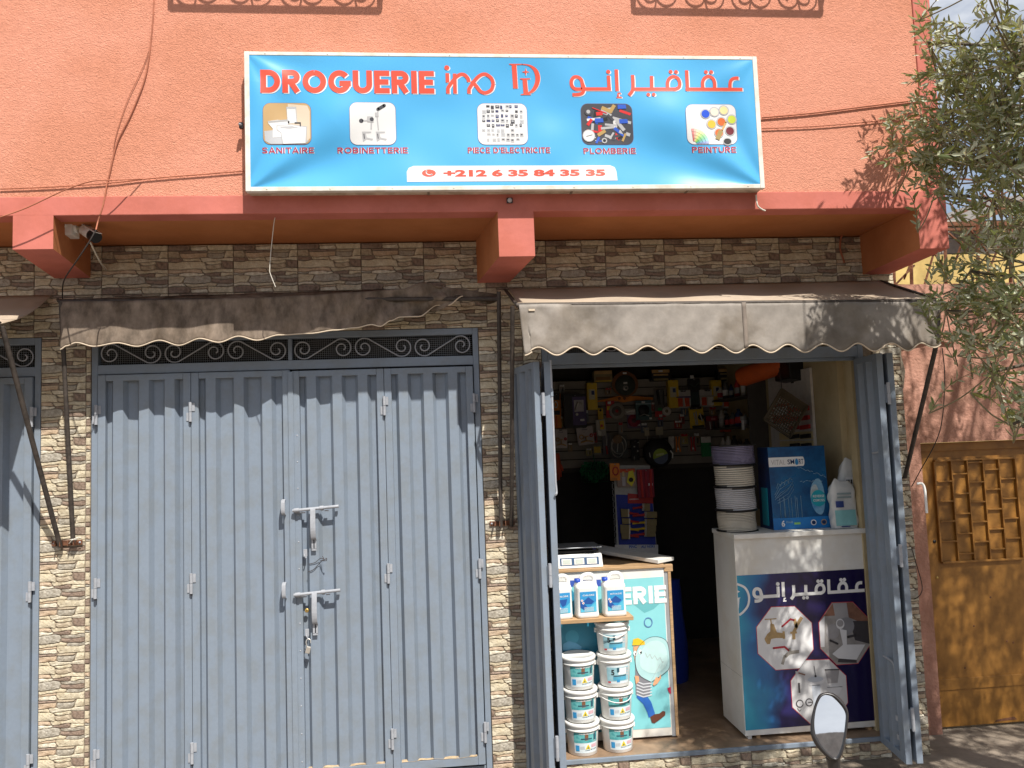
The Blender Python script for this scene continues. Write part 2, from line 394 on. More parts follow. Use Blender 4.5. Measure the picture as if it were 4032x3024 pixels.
def stone_geo(mb, pts, m, yb, rnd):
    n = len(pts); cx = sum(p[0] for p in pts)/n; cz = sum(p[1] for p in pts)/n
    w = max(p[0] for p in pts)-min(p[0] for p in pts); h = max(p[1] for p in pts)-min(p[1] for p in pts)
    if w < .006 or h < .004: return False
    k = .0024; vs = [(x, yb, z) for x, z in pts]
    d = rnd.uniform(.004, .0075)
    ins = [(cx+(x-cx)*(1-2*k/max(w, .01)), cz+(z-cz)*(1-2*k/max(h, .012))) for x, z in pts]
    vs += [(x, yb-d+rnd.uniform(-.0012, .0012), z) for x, z in ins] + [(cx, yb-d-.0015, cz)]
    fs = [(i, (i+1) % n, n+(i+1) % n, n+i) for i in range(n)] + [(n+i, n+(i+1) % n, 2*n) for i in range(n)]
    mb.add(vs, fs, m); return True
tile_cache = {}; NS = 0
def tile_meshes(cx0, cx1, cz0, cz1, big):
    key = (round(cx0, 4), round(cx1, 4), round(cz0, 4), round(cz1, 4), big)
    if key in tile_cache: return tile_cache[key]
    rnd = random.Random(5); t = MB()
    t.box(cx0+.0006, cx1-.0006, .0005, .008, cz0+.0006, cz1-.0006, core)
    order = sorted(range(len(TPL)), key=lambda i: -TPL[i][2])[:big]; sub = []
    for i, (pts, c, a) in enumerate(TPL):
        q = clip(pts, cx0+.0012, cx1-.0012, cz0+.0012, cz1-.0012)
        if not q: continue
        if i in order:
            s_ = MB()
            if stone_geo(s_, q, SM[c], .0005, rnd): sub.append(s_)
        else: stone_geo(t, q, SM[c], .0005, rnd)
    def mk(mb, nm):
        me = bpy.data.meshes.new(nm); me.from_pydata(mb.v, [], mb.f)
        for m_ in mb.ms: me.materials.append(m_)
        me.polygons.foreach_set('material_index', mb.fm); return me
    r = (mk(t, 'tile'), [mk(s_, 'stone') for s_ in sub]); tile_cache[key] = r; return r
def tile_rect(x0, x1, z0, z1, ox=-2.165, oz=2.8565, y=0., big=3, name='tile'):
    global NS
    i0 = int(math.floor((x0-ox)/TW)); i1 = int(math.ceil((x1-ox)/TW)); j0 = int(math.floor((z0-oz)/TH)); j1 = int(math.ceil((z1-oz)/TH))
    for j in range(j0, j1):
        for i in range(i0, i1):
            bx_, bz = ox+i*TW, oz+j*TH
            a, b = max(x0, bx_)-bx_, min(x1, bx_+TW)-bx_; c, d = max(z0, bz)-bz, min(z1, bz+TH)-bz
            if b-a < .012 or d-c < .012: continue
            bg_ = big if NS < 296 else 0
            me, st = tile_meshes(a, b, c, d, bg_)
            o = bpy.data.objects.new(name, me); COL.objects.link(o); o.parent = bw; o.location = Vector((bx_, y, bz))-W[bw]
            for s_ in st:
                if NS >= 298: break
                so_ = bpy.data.objects.new('stone', s_); COL.objects.link(so_); so_.parent = o; NS += 1
tile_rect(x_l, -1.868, .09, GT, ox=-2.125-.12, big=3)
tile_rect(.242, .60, .09, GT, ox=.242-.10, big=3)
tile_rect(-3.2, 2.765, GT, 3.128, big=2)
tile_rect(2.59, 2.765, .09, GT, ox=2.55, oz=2.83, big=0)
tile_rect(.60, 2.53, .09, .1885, oz=.0, big=2)
# steel edge of the shop floor
MB().box(.605, 2.60, -.012, .003, .1885, RZ+.004, gatep).build('floor_edge_strip', bw, bevel=.002)

# ---------------- upper storey
YO = -.56; ZS = 3.130; XR = 2.735
MB().box(-4.2, XR-.02, YO, 3.2, ZS+.09, 8.2, stucco).build('upper_wall', bw)
m = MB(); m.box(-4.2, XR, YO-.008, YO+.10, ZS, ZS+.094, smoothred)
m.box(XR-.10, XR, YO-.008, YO+.10, ZS+.094, 8.2, smoothred); m.build('painted_band', bw, bevel=.004)
MB().box(-4.2, XR-.01, YO+.10, .25, ZS+.004, ZS+.089, soffitp).build('soffit', bw)
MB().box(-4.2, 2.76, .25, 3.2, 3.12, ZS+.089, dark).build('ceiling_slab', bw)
def corbel(f, b, zt=ZS+.003):
    # f: front (x0,x1,zbottom), b: back (x0,x1,zbottom)
    v = [(f[0], YO-.008, zt), (f[1], YO-.008, zt), (f[1], YO-.008, f[2]), (f[0], YO-.008, f[2]), (b[0], 0, zt), (b[1], 0, zt), (b[1], 0, b[2]), (b[0], 0, b[2])]
    mb = MB(); mb.add(v, [(0, 1, 2, 3)], smoothred); mb.add(v, [(3, 2, 6, 7)], smoothred); mb.add(v, [(0, 3, 7, 4), (1, 5, 6, 2)], soffitp)
    mb.build('corbel', bw, bevel=.006)
corbel((-1.990, -1.806, 2.968), (-2.060, -1.872, 2.952))
corbel((.330, .512, 2.900), (.246, .430, 2.886))
corbel((2.568, 2.732, 2.911), (2.562, 2.735, 2.896))

# upper window grilles (just above the frame; their shadows fall on the wall)
def scroll(mb, x0, x1, zc, h, y, flip, m, r=.005, n=6):
    """S-scroll between x0 and x1: two spirals joined by a diagonal"""
    R_ = h/2; xa, xb = x0+R_, x1-R_; pts = []
    for k in range(31):
        t = k/30; a = pi*2.9*t; rr = R_*(.16+.84*t**.8)
        ang = a - pi*2.9 - pi*.30 - pi*.06
        pts.append((xa+rr*cos(ang)*.98, rr*sin(ang)))
    other = [((x0+x1)-px, -pz) for px, pz in reversed(pts)]
    path = [(x, y, zc+z*(-1 if flip else 1)) for x, z in pts+other]
    mb.tube(path, r, m, n)
for k, (xa, xb, lab, ta) in enumerate(((-1.16, -.13, 'left', 0), (1.19, 2.22, 'right', 1))):
    t = thing('window_grille', 'scrolled black iron window grille high on the upper wall, %s of the two' % lab, 'grille', ((xa+xb)/2, -.82, 4.55), 'iron grilles on the upper windows')
    zb = 4.585 if ta else 4.565
    f_ = MB(); f_.beam((xa, -.82, zb), (xb, -.82, zb), .018, .018, iron); f_.beam((xa, -.82, zb+.17), (xb, -.82, zb+.17), .012, .012, iron)
    f_.beam((xa, -.82, zb+1.1), (xb, -.82, zb+1.1), .02, .02, iron)
    for x in (xa, xb):
        f_.beam((x, -.82, zb), (x, -.82, zb+1.1), .02, .02, iron)
        for z in (zb+.03, zb+1.1): f_.beam((x, -.82, z), (x, YO+.01, z), .016, .016, iron)
    f_.build('grille_frame', t)
    n_ = 4
    for i in range(n_):
        a, b = xa+(xb-xa)*i/n_, xa+(xb-xa)*(i+1)/n_; q = MB(); scroll(q, a+.01, b-.01, zb+.085, .15, -.82, i % 2, iron, .005); q.build('scroll', t)
    for i in range(1, 9):
        x = xa+(xb-xa)*i/9; MB().beam((x, -.82, zb+.17), (x, -.82, zb+1.1), .012, .012, iron).build('bar', t)

# ------------------------------------------------------------------ steel gates
def sheet_profile(w):
    pts = [(0, .012)]; x = .0; pitch = .158
    n = max(1, int(round(w/pitch))); pitch = w/n
    for i in range(n):
        b = i*pitch
        pts += [(b+.022, .014), (b+.040, -.018), (b+.040+.050, -.018), (b+.040+.068, .014)]
    pts.append((w, .012)); return pts
def make_leaf(root, x0, x1, z0, z1, st=.040, sb=.045, hinge=None, yf=0., hz=(2.20, 1.28, .40), nail=False):
    """one gate leaf: frame mesh with corrugated sheet and hinges as sub-parts; built in root space"""
    f_ = MB(); w = .034
    f_.box(x0, x0+st, yf, yf+w, z0, z1, gatep); f_.box(x1-st, x1, yf, yf+w, z0, z1, gatep)
    f_.box(x0+st, x1-st, yf+.0008, yf+w, z1-st*.85, z1, gatep); f_.box(x0+st, x1-st, yf+.0008, yf+w, z0, z0+sb, gatep)
    fo = f_.build('leaf', root, bevel=.003)
    W[fo] = W[root]
    s_ = MB(); pr = sheet_profile(x1-x0-2*st); vs = []
    for px_, d in pr: vs += [(x0+st+px_, yf+.020+d, z0+sb-.004), (x0+st+px_, yf+.020+d, z1-st*.85+.004)]
    s_.add(vs, [(2*i, 2*i+2, 2*i+3, 2*i+1) for i in range(len(pr)-1)], gatep)
    s_.build('corrugated_sheet', fo, solid=.0016)
    if hinge is not None:
        for z in hz:
            h = MB(); h.tube([(hinge, yf-.010, z-.055), (hinge, yf-.010, z-.002)], .0085, gatelt, 10); h.tube([(hinge, yf-.010, z), (hinge, yf-.010, z+.052)], .0085, gatelt, 10)
            h.box(hinge-.022, hinge-.004, yf-.004, yf-.0005, z-.05, z-.005, gatelt); h.box(hinge+.004, hinge+.022, yf-.004, yf-.0005, z+.003, z+.048, gatelt)
            h.tube([(hinge, yf-.010, z-.062), (hinge, yf-.010, z-.055)], .006, black, 8)
            h.build('hinge', fo)
    return fo
meshm = mat('screen_wire', (.22, .23, .24), .6, var=0)
def transom(root, x0, x1, z0, z1, nS, first, scr=True, y=.012):
    """fine wire screen and S-scrolls between two bars"""
    if scr:
        s_ = MB(); k = int((x1-x0)/.0115)
        for i in range(1, k): x = x0+(x1-x0)*i/k; s_.beam((x, y+.02, z0), (x, y+.02, z1), .0016, .0016, meshm)
        kk = int((z1-z0)/.0115)
        for j in range(1, kk): z = z0+(z1-z0)*j/kk; s_.beam((x0, y+.021, z), (x1, y+.021, z), .0016, .0016, meshm)
        stuff(s_.build('wire_screen', root))
    for i in range(nS):
        a, b = x0+(x1-x0)*i/nS, x0+(x1-x0)*(i+1)/nS
        q = MB(); scroll(q, a+.003, b-.003, (z0+z1)/2, (z1-z0)*.96, y, (i+first) % 2 == 0, gatelt, .0042); q.build('scroll', root)
def gate_frame(root, x0, x1, zt, mull, zb=.19, fw=.032, tz0=2.470, tz1=2.592, y=0., depth=.05):
    f_ = MB(); yb = y+depth
    f_.box(x0, x0+fw, y, yb, .09, zt, gatep); f_.box(x1-fw, x1, y, yb, .09, zt, gatep)
    f_.box(x0+fw, x1-fw, y+.0008, yb, tz1, zt, gatep); f_.box(x0+fw, x1-fw, y+.0008, yb, tz0-.052, tz0, gatep)
    for mx_ in mull: f_.box(mx_-.011, mx_+.011, y+.004, yb, tz0, tz1, gatep)
    f_.box(x0+fw, x1-fw, y+.012, yb, zb-.03, zb+.02, gatep)
    return f_.build('gate_frame', root, bevel=.003)

# closed main gate
G = thing('folding_gate', 'closed blue grey corrugated steel folding gate with two slide bolts', 'gate', (-.82, 0, .09), 'steel folding gates of the shops')
gate_frame(G, -1.866, .240, 2.628, [-.811])
transom(G, -1.832, -.824, 2.472, 2.590, 3, 0); transom(G, -.798, .204, 2.472, 2.590, 3, 1)
lx = [(-1.829, -1.343), (-1.341, -.812), (-.800, -.297), (-.295, .203)]
LV = []
for i, (a, b) in enumerate(lx):
    LV.append(make_leaf(G, a, b, .225, 2.414 if i < 2 else 2.408, hinge={0: -1.833, 1: -1.342, 2: -.296, 3: .205}[i], yf=-.012 if i != 2 else -.014))
o = MB().box(-.822, -.793, -.020, -.0145, .225, 2.404, gatep).build('cover_strip', G, bevel=.002)
# a line of rivets on the strip and stile
rv = MB()
for z in [2.05-.145*i for i in range(13)]: rv.lathe([(.0001, -.0022), (.003, -.0016), (.0042, 0)], (-.776, -.0140, z), gatelt, 8, 'y')
stuff(rv.build('rivet', G))
sand = mat('wind_blown_sand', (.50, .38, .24), .95, var=.2, scale=40)
for a, b in ((-.745, -.34), (-.25, .158)):
    s_ = MB(); s_.grid(lambda u, v, a=a, b=b: (a+(b-a)*u, -.013+.02*v, .2712+.004*sin(u*9+a*7)*(1-v)*.6+.004*v+.0015*sin(u*31)), 24, 2, sand); stuff(s_.build('sand_line', G))
def slide_bolt(px, z):
    """horizontal round bolt in two collars, flat strap hanging from it with a slotted end"""
    bo = MB(); x0 = px; y = -.042
    bo.tube([(x0-.004, y, z-.004), (x0+.243, y, z+.010)], .0085, gatelt, 12)
    o = bo.build('slide_bolt', G)
    c = MB()
    for t, L in ((.004, .028), (.142, .020)):
        c.tube([(x0+t, y, z-.003+t*.055), (x0+t+L, y, z-.003+(t+L)*.055)], .0115, gatelt, 12)
        c.box(x0+t+.002, x0+t+L-.002, y+.003, -.012, z-.018+t*.055, z-.010+t*.055, gatelt)
    c.box(x0+.028, x0+.06, -.030, -.0125, z-.021, z-.015, gatelt); c.box(x0+.165, x0+.185, -.030, -.0125, z-.015, z-.009, gatelt)
    c.build('bolt_collar', o)
    s_ = MB(); xs = x0+.106
    pr = [(z+.004, y-.010), (z-.02, y-.016), (z-.10, y-.024), (z-.15, y-.012), (z-.163, y+.004), (z-.164, y+.018)]
    pts = cat_([(0, b, a) for a, b in pr], 4); vs = []
    for p in pts: vs += [(xs-.0135+.004*(z-p.z), p.y, p.z), (xs+.0135+.004*(z-p.z), p.y, p.z)]
    s_.add(vs, [(2*i, 2*i+1, 2*i+3, 2*i+2) for i in range(len(pts)-1)], gatelt)
    s_.build('strap', o, solid=.003)
    e = MB(); zz = z-.164; e.box(xs-.0135, xs-.0035, y+.010, y+.014, zz-.052, zz, gatelt); e.box(xs+.0025, xs+.0125, y+.010, y+.014, zz-.052, zz, gatelt)
    e.box(xs-.0135, xs+.0125, y+.010, y+.014, zz-.060, zz-.050, gatelt); e.box(xs-.0035, xs+.0025, y+.0135, y+.0145, zz-.05, zz, black)
    e.build('slotted_end', o)
    return o
pb1 = P(1155, 2008, -.04); pb2 = P(1160, 2340, -.04)
slide_bolt(pb1.x, pb1.z); slide_bolt(pb2.x, pb2.z)
for (px, py) in ((1116, 2000), (1119, 2328)):
    q = P(px, py, -.03); st_ = MB(); pts = cat_([(q.x, -.014, q.z+.045), (q.x, -.04, q.z+.035), (q.x, -.045, q.z), (q.x, -.04, q.z-.03), (q.x, -.014, q.z-.04)], 4)
    vs = []
    for p in pts: vs += [(p.x-.010, p.y, p.z), (p.x+.010, p.y, p.z)]
    st_.add(vs, [(2*i, 2*i+1, 2*i+3, 2*i+2) for i in range(len(pts)-1)], gatelt); st_.build('bolt_keeper', G, solid=.003)
brass = mat('brass', (.60, .42, .14), .35, metal=.8, var=.1)
q = P(1209, 2403, -.014); k = MB(); k.lathe([(.0115, 0), (.0115, -.008), (.009, -.011), (.004, -.011), (.0001, -.009)], (q.x, -.013, q.z), brass, 16, 'y'); k.box(q.x-.001, q.x+.001, -.0250, -.0242, q.z-.004, q.z+.004, black); k.build('keyhole', G)
# welded lug with wire loop (upper) and lug for the padlock (lower)
for (px, py) in ((1202, 2178), (1209, 2492)):
    q = P(px, py, -.02); k = MB(); k.box(q.x-.010, q.x+.010, -.020, -.012, q.z-.018, q.z+.02, gatelt); k.tube(cat_([(q.x-.004, -.018, q.z-.004), (q.x-.002, -.034, q.z-.012), (q.x+.004, -.030, q.z-.026), (q.x+.004, -.018, q.z-.02)], 4), .0028, gatelt, 6)
    k.build('locking_lug', G, bevel=.002)
wire = mat('iron_wire', (.05, .035, .03), .7, var=.2)
q = P(1270, 2205, -.03); k = MB()
k.tube(cat_([(q.x, -.03, q.z+.02), (q.x+.01, -.04, q.z), (q.x-.012, -.03, q.z-.003), (q.x+.02, -.036, q.z-.004), (q.x+.022, -.04, q.z+.010), (q.x+.012, -.04, q.z+.002), (q.x-.01, -.03, q.z+.01), (q.x-.04, -.02, q.z-.012), (q.x-.075, -.018, q.z-.02)], 5), .0018, wire, 6)
k.tube(cat_([(q.x, -.03, q.z), (q.x-.03, -.02, q.z-.03), (q.x-.05, -.02, q.z-.05), (q.x-.08, -.018, q.z-.062)], 5), .0018, wire, 6)
tag(k.build('tying_wire'), 'twisted iron wire tied through the slot of the upper bolt strap', 'wire')
pl = thing('padlock', 'small silver padlock hanging open below the brass keyhole', 'padlock', P(1214, 2550, -.04))
q = P(1214, 2555, -.04); k = MB(); k.box(-.0125, .0125, -.006, .006, -.024, .014, gatelt)
bm_ = k; rot = Matrix.Rotation(radians(14), 4, 'Y'); k.v = [tuple(rot @ Vector(v) + q) for v in k.v]
steelp = mat('padlock_steel', (.62, .60, .56), .32, metal=.7, var=.1)
k.ms = [steelp]; k.build('lock_body', pl, bevel=.004)
k = MB(); k.tube(cat_([(q.x-.006, -.04, q.z+.012), (q.x-.012, -.036, q.z+.035), (q.x-.004, -.03, q.z+.05), (q.x+.010, -.03, q.z+.044), (q.x+.012, -.034, q.z+.028)], 5), .003, steelp, 8); k.build('shackle', pl)

# left gate (only its right edge is in view)
G2 = thing('folding_gate', 'shaded blue grey steel gate cut off by the left edge of the photo', 'gate', (-2.8, 0, .09), 'steel folding gates of the shops')
gate_frame(G2, -3.6, -2.128, 2.628, [-2.86]); transom(G2, -2.84, -2.162, 2.472, 2.590, 2, 1)
make_leaf(G2, -2.64, -2.166, .225, 2.414, hinge=-2.163, yf=-.012); make_leaf(G2, -3.16, -2.644, .225, 2.414, hinge=-2.642, yf=-.012)

# shop gate, open: frame, transom and folded leaves
G3 = thing('folding_gate', 'open blue grey steel gate of the hardware shop with leaves folded to both sides', 'gate', (1.56, 0, .09), 'steel folding gates of the shops')
f_ = MB()
XA, XB = .602, 2.532
f_.box(XA, XA+.035, .0, .055, .09, 2.628, gatep); f_.box(XB-.035, XB, 0, .055, .09, 2.628, gatep)
f_.box(XA+.035, XB-.035, .001, .055, 2.592, 2.628, gatep); f_.box(XA+.035, XB-.035, .001, .055, 2.405, 2.470, gatep)
f_.box(1.565, 1.60, .004, .05, 2.47, 2.592, gatep)
f_.box(XA+.035, XB-.035, .03, .06, 2.385, 2.405, gatep)
f_.build('gate_frame', G3, bevel=.003)
transom(G3, XA+.037, 1.564, 2.472, 2.590, 3, 0); transom(G3, 1.602, XB-.037, 2.472, 2.590, 3, 1)
def placed_leaf(pos, ang, w, hz=(), z0=.20, z1=2.385):
    tmp = thing('tmp', 'x', 'x', (0, 0, 0)); fo = make_leaf(tmp, 0, w, z0, z1, hinge=None)
    fo.parent = G3; fo.location = Vector(pos)-W[G3]; fo.rotation_euler = (0, 0, ang); bpy.data.objects.remove(tmp)
    return fo
def leaf_between(a, b, z0=.20, z1=2.385):
    d = Vector(b)-Vector(a); return placed_leaf((a[0], a[1], 0), math.atan2(d.y, d.x), d.length, z0=z0, z1=z1)
# left pair: outer leaf (seen as corrugated sheet) and inner leaf
leaf_between((.425, -.012, 0), (.505, -.372, 0), .12); leaf_between((.590, -.012, 0), (.560, -.372, 0), .12)
# right pair
leaf_between((2.452, -.335, 0), (2.497, -.012, 0), .185); leaf_between((2.513, -.335, 0), (2.560, -.015, 0), .185)
h = MB()
for (hx, hy) in ((.549, -.380), (2.466, -.345)):
    for z in (2.16, 1.28, .42):
        h = MB(); h.tube([(hx, hy, z-.06), (hx, hy, z-.001)], .009, gatelt, 10); h.tube([(hx, hy, z+.001), (hx, hy, z+.06)], .009, gatelt, 10); h.box(hx-.014, hx+.014, hy+.008, hy+.011, z-.05, z+.05, gatep); h.build('hinge', G3)
# shoot bolts: long rods on the inner faces
h = MB(); h.tube([(.597, -.372, 2.39), (.597, -.372, 1.75)], .006, gatelt, 8); h.tube(cat_([(.597, -.372, 1.75), (.600, -.372, 1.70), (.592, -.39, 1.69)], 4), .006, gatelt, 8); h.box(.590, .603, -.380, -.36, 2.20, 2.24, gatep); h.build('shoot_bolt', G3)
def pl3(px, py): return P(px, py, -.27)
h = MB(); a, b, c = pl3(3448, 1440), pl3(3481, 1780), pl3(3444, 1796)
h.tube([(2.446, -.25, a.z), (2.44, -.255, b.z+.02)], .0055, gatelt, 8); h.tube([(2.44, -.255, b.z+.02), (2.437, -.25, b.z), (2.432, -.20, b.z-.004)], .0055, gatelt, 8); h.build('shoot_bolt', G3)
h = MB(); h.tube(cat_([(2.445, -.14, .70), (2.438, -.20, .70), (2.436, -.245, .69), (2.436, -.262, .64), (2.437, -.262, .45), (2.437, -.262, .25)], 5), .0065, gatelt, 8)
for z in (.30, .40): h.box(2.428, 2.452, -.280, -.245, z-.014, z+.014, gatelt)
h.build('shoot_bolt', G3)
h = MB(); q = P(3575, 1960, -.05); h.tube(cat_([(2.60, -.33, 1.66), (2.625, -.335, 1.66), (2.638, -.335, 1.63), (2.640, -.335, 1.56), (2.640, -.335, 1.50)], 5), .007, whitepl, 8); h.build('pull_handle', G3)

# ------------------------------------------------------------------ shop sign (light box with printed banner)
YS = -.650
SG = thing('shop_sign', 'long sky blue shop sign with white frame and red lettering above the beams', 'sign', (-.889, YS, 3.216))
sx0, sx1, sz0, sz1 = -.889, 1.700, 3.216, 3.915
m = MB()
m.box(sx0, sx0+.024, YS-.002, YS+.03, sz0, sz1, offwhite); m.box(sx1-.024, sx1, YS-.002, YS+.03, sz0, sz1, offwhite)
m.box(sx0+.024, sx1-.024, YS-.0012, YS+.03, sz1-.018, sz1, offwhite); m.box(sx0+.024, sx1-.024, YS-.0012, YS+.03, sz0, sz0+.022, offwhite)
m.build('sign_frame', SG, bevel=.002)
m = MB(); m.box(sx0+.006, sx1-.006, YS+.030, YO-.001, sz0+.004, sz1-.004, mat('sign_box_sheet', (.60, .55, .44), .5, var=.12, scale=20, stain=.3, sscale=12))
for xx in (-.02, .70, 1.30): m.box(xx, xx+.012, YS+.031, YO-.002, sz0+.0015, sz0+.004, core)
m.build('sign_box', SG)
MB().box(sx0+.022, sx1-.022, YS+.001, YS+.004, sz0+.02, sz1-.016, bannerb).build('banner', SG)
scw = MB()
for i in range(9):
    x = sx0+.1+i*.3
    for z in (sz0+.011, sz1-.009): scw.lathe([(.0001, -.0032), (.003, -.003), (.004, -.002)], (x, YS, z), offwhite, 8, 'y')
stuff(scw.build('frame_screw', SG))
def S2(x, y): p = P(900+x/2.011, 150+y/2.011, YS); return (p.x, p.z)
def S3(x, y): p = P(1900+x/1.8433, 150+y/1.8433, YS); return (p.x, p.z)
L1, L2, L3, L4, L5 = YS-.0002, YS-.0010, YS-.0018, YS-.0026, YS-.0034
def two(name, fn, dx=.006, dz=-.004, m1=bannerred, m2=bannerw):
    a = MB(); fn(a, 0, 0, L2, m1)
    fn(a, dx, dz, L1, m2)
    return a.build(name, SG)
def t_(mb, dx, dz, y, m_):
    a, b = S2(252, 433), S2(1625, 261); blocktext(mb, 'DROGUERIE', a[0]+dx, a[1]+dz, b[0]+dx, b[1]+dz, y, m_, t=.235, gap=.075)
two('lettering', t_)
def ino(mb, dx, dz, y, m_):
    T = lambda pts: [(S2(*p)[0]+dx, S2(*p)[1]+dz) for p in pts]
    w = .0180
    c = T([(1728, 235)])[0]; mb.disc(c[0], c[1], .0125, y, m_, 20)
    mb.stroke(T([(1732, 278), (1734, 352)]), w, y, m_)
    mb.stroke(T([(1737, 440), (1737, 398)]+[tuple(p) for p in cat_([(1741, 388), (1790, 322), (1832, 290), (1868, 292), (1896, 322), (1901, 348)], 5)]), w, y, m_)
    mb.stroke(T([(1790, 282), (1794, 440)]), w, y-.0003, m_)
    mb.stroke(T([(1904, 440), (1904, 405)]+[tuple(p) for p in cat_([(1910, 394), (1950, 335), (1992, 296), (2035, 287), (2080, 318), (2096, 362)], 6)]), w, y-.00015, m_)
    mb.stroke(T([tuple(p) for p in cat_([(2096, 362), (2080, 410), (2035, 434), (1995, 422), (1965, 385), (1925, 340)], 6)]), w, y-.00007, m_)
two('lettering', ino, .005, -.003)
def DI(mb, dx, dz, y, m_):
    T = lambda pts: [(S3(*p)[0]+dx, S3(*p)[1]+dz) for p in pts]
    mb.flat(T([(192, 187), (290, 187), (290, 193), (246, 196), (256, 360), (256, 366), (221, 366), (222, 358), (211, 196), (193, 192)]), y, m_)
    ou = [tuple(p) for p in cat_([(285, 187), (350, 196), (400, 232), (418, 290), (404, 350), (365, 395), (300, 413)], 6)]
    inn = [tuple(p) for p in cat_([(300, 407), (348, 382), (376, 335), (383, 285), (368, 235), (335, 203), (285, 193)], 6)]
    pts = ou+inn; n = len(ou)
    vs = T(pts); mb.add([(a, y, b) for a, b in vs], [(i, i+1, 2*n-2-i, 2*n-1-i) for i in range(n-1)], m_)
    mb.flat(T([(272, 292), (345, 292), (345, 298), (322, 302), (332, 404), (350, 408), (350, 413), (276, 413), (276, 408), (298, 404), (290, 302), (272, 298)]), y-.0003, m_)
    s = []
    for k in range(8):
        a = pi/4*k; r = 29 if k % 2 == 0 else 8; s.append((313+r*sin(a), 246-r*cos(a)))
    mb.flat(T(s), y-.0002, m_)
two('emblem', DI, .002, -.0015)
# arabic lettering as strokes; coordinates measured on the sign, u to the right, v down
AR = [('s', [(1858, 292), (1836, 291), (1810, 300), (1797, 325), (1796, 372)], 1), ('s', [(1886, 373), (1473, 371)], 0),
      ('s', [(1600, 370), (1597, 322), (1612, 291), (1640, 279), (1668, 291), (1683, 322), (1684, 371)], 1),
      ('d', (1621, 247), 17), ('d', (1659, 247), 17), ('s', [(1481, 234), (1488, 384)], 0),
      ('s', [(1345, 371), (1342, 325), (1357, 293), (1388, 280), (1417, 293), (1431, 325), (1426, 356), (1400, 371), (1380, 371)], 1), ('s', [(1405, 371), (1088, 371)], 0),
      ('d', (1365, 245), 17), ('d', (1404, 246), 17), ('s', [(1226, 275), (1228, 371)], 0), ('d', (1203, 410), 16), ('d', (1242, 410), 16),
      ('s', [(1088, 268), (1092, 330), (1088, 380), (1062, 416)], 1),
      ('s', [(970, 228), (977, 384)], 0), ('h', [(1003, 401), (984, 402), (982, 415), (990, 418)], 8), ('h', [(972, 430), (1010, 430)], 8),
      ('s', [(913, 272), (919, 372)], 0), ('d', (912, 245), 18), ('s', [(932, 370), (735, 370)], 0),
      ('s', [(728, 372), (724, 332), (714, 300), (690, 283), (662, 285), (645, 310), (648, 345), (670, 368), (705, 371), (740, 370)], 1),
      ('s', [(722, 325), (735, 365), (725, 398), (695, 410), (652, 411)], 1)]
def arabic(mb, T, w, y, m_):
    for kk, (k, a, b) in enumerate(AR):
        if k == 's':
            pts = [tuple(p) for p in cat_(a, 5)] if b else a; mb.stroke([T(p) for p in pts], w, y-.00004*(kk % 5), m_)
        elif k == 'h': mb.stroke([T(p) for p in a], w*.4, y, m_)
        else: c = T(a); mb.disc(c[0], c[1], w*b/29., y, m_, 14)
two('lettering', lambda mb, dx, dz, y, m_: arabic(mb, lambda p: (S3(*p)[0]+dx, S3(*p)[1]+dz), .0175, y, m_), .005, -.003)
for txt, A, B, f in (('SANITAIRE', (265, 912), (675, 866), S2), ('ROBINETTERIE', (862, 913), (1418, 866), S2), ("PIECE D'ELECTRICITE", (-107, 835), (488, 793), S3),
                     ('PLOMBERIE', (733, 840), (1110, 798), S3), ('PEINTURE', (1521, 832), (1838, 789), S3)):
    mb = MB(); a, b = f(*A), f(*B)
    blocktext(mb, txt, a[0], a[1], b[0], b[1], L2, inkred, t=.19, gap=.11); blocktext(mb, txt, a[0]+.0022, a[1]-.0014, b[0]+.0022, b[1]-.0014, L1, bannerw, t=.19, gap=.11, fat=.0012)
    mb.build('caption', SG)
# telephone number on its white tab
mb = MB(); a = S2(1413, 1137); c = S3(980, 1033); zt = S2(1500, 1012)[1]; pts = [(a[0], a[1]-.001), (c[0], c[1]), (c[0]-.004, zt-.03), (c[0]-.012, zt-.010), (c[0]-.035, zt), (a[0]+.035, zt), (a[0]+.010, zt-.010), (a[0], zt-.03)]
mb.flat(pts, L1, bannerw)
c = S2(1586, 1069); mb.disc(c[0], c[1], .034, L2, bannerred, 30, rz=.0185)
mb.stroke([tuple(p) for p in cat_([(c[0]-.013, c[1]+.009), (c[0]-.012, c[1]-.001), (c[0]-.002, c[1]-.008), (c[0]+.013, c[1]-.009)], 4)], .004, L3, bannerw, True)
mb.disc(c[0]-.012, c[1]+.009, .0042, L3, bannerw, 10); mb.disc(c[0]+.013, c[1]-.008, .0042, L3, bannerw, 10)
a, b = S2(1702, 1098), S3(890, 951); mb.text('+212 6 35 84 35 35', a[0], a[1], b[0], b[1], L2, bannerred, bold=.05)
mb.build('phone_number', SG)
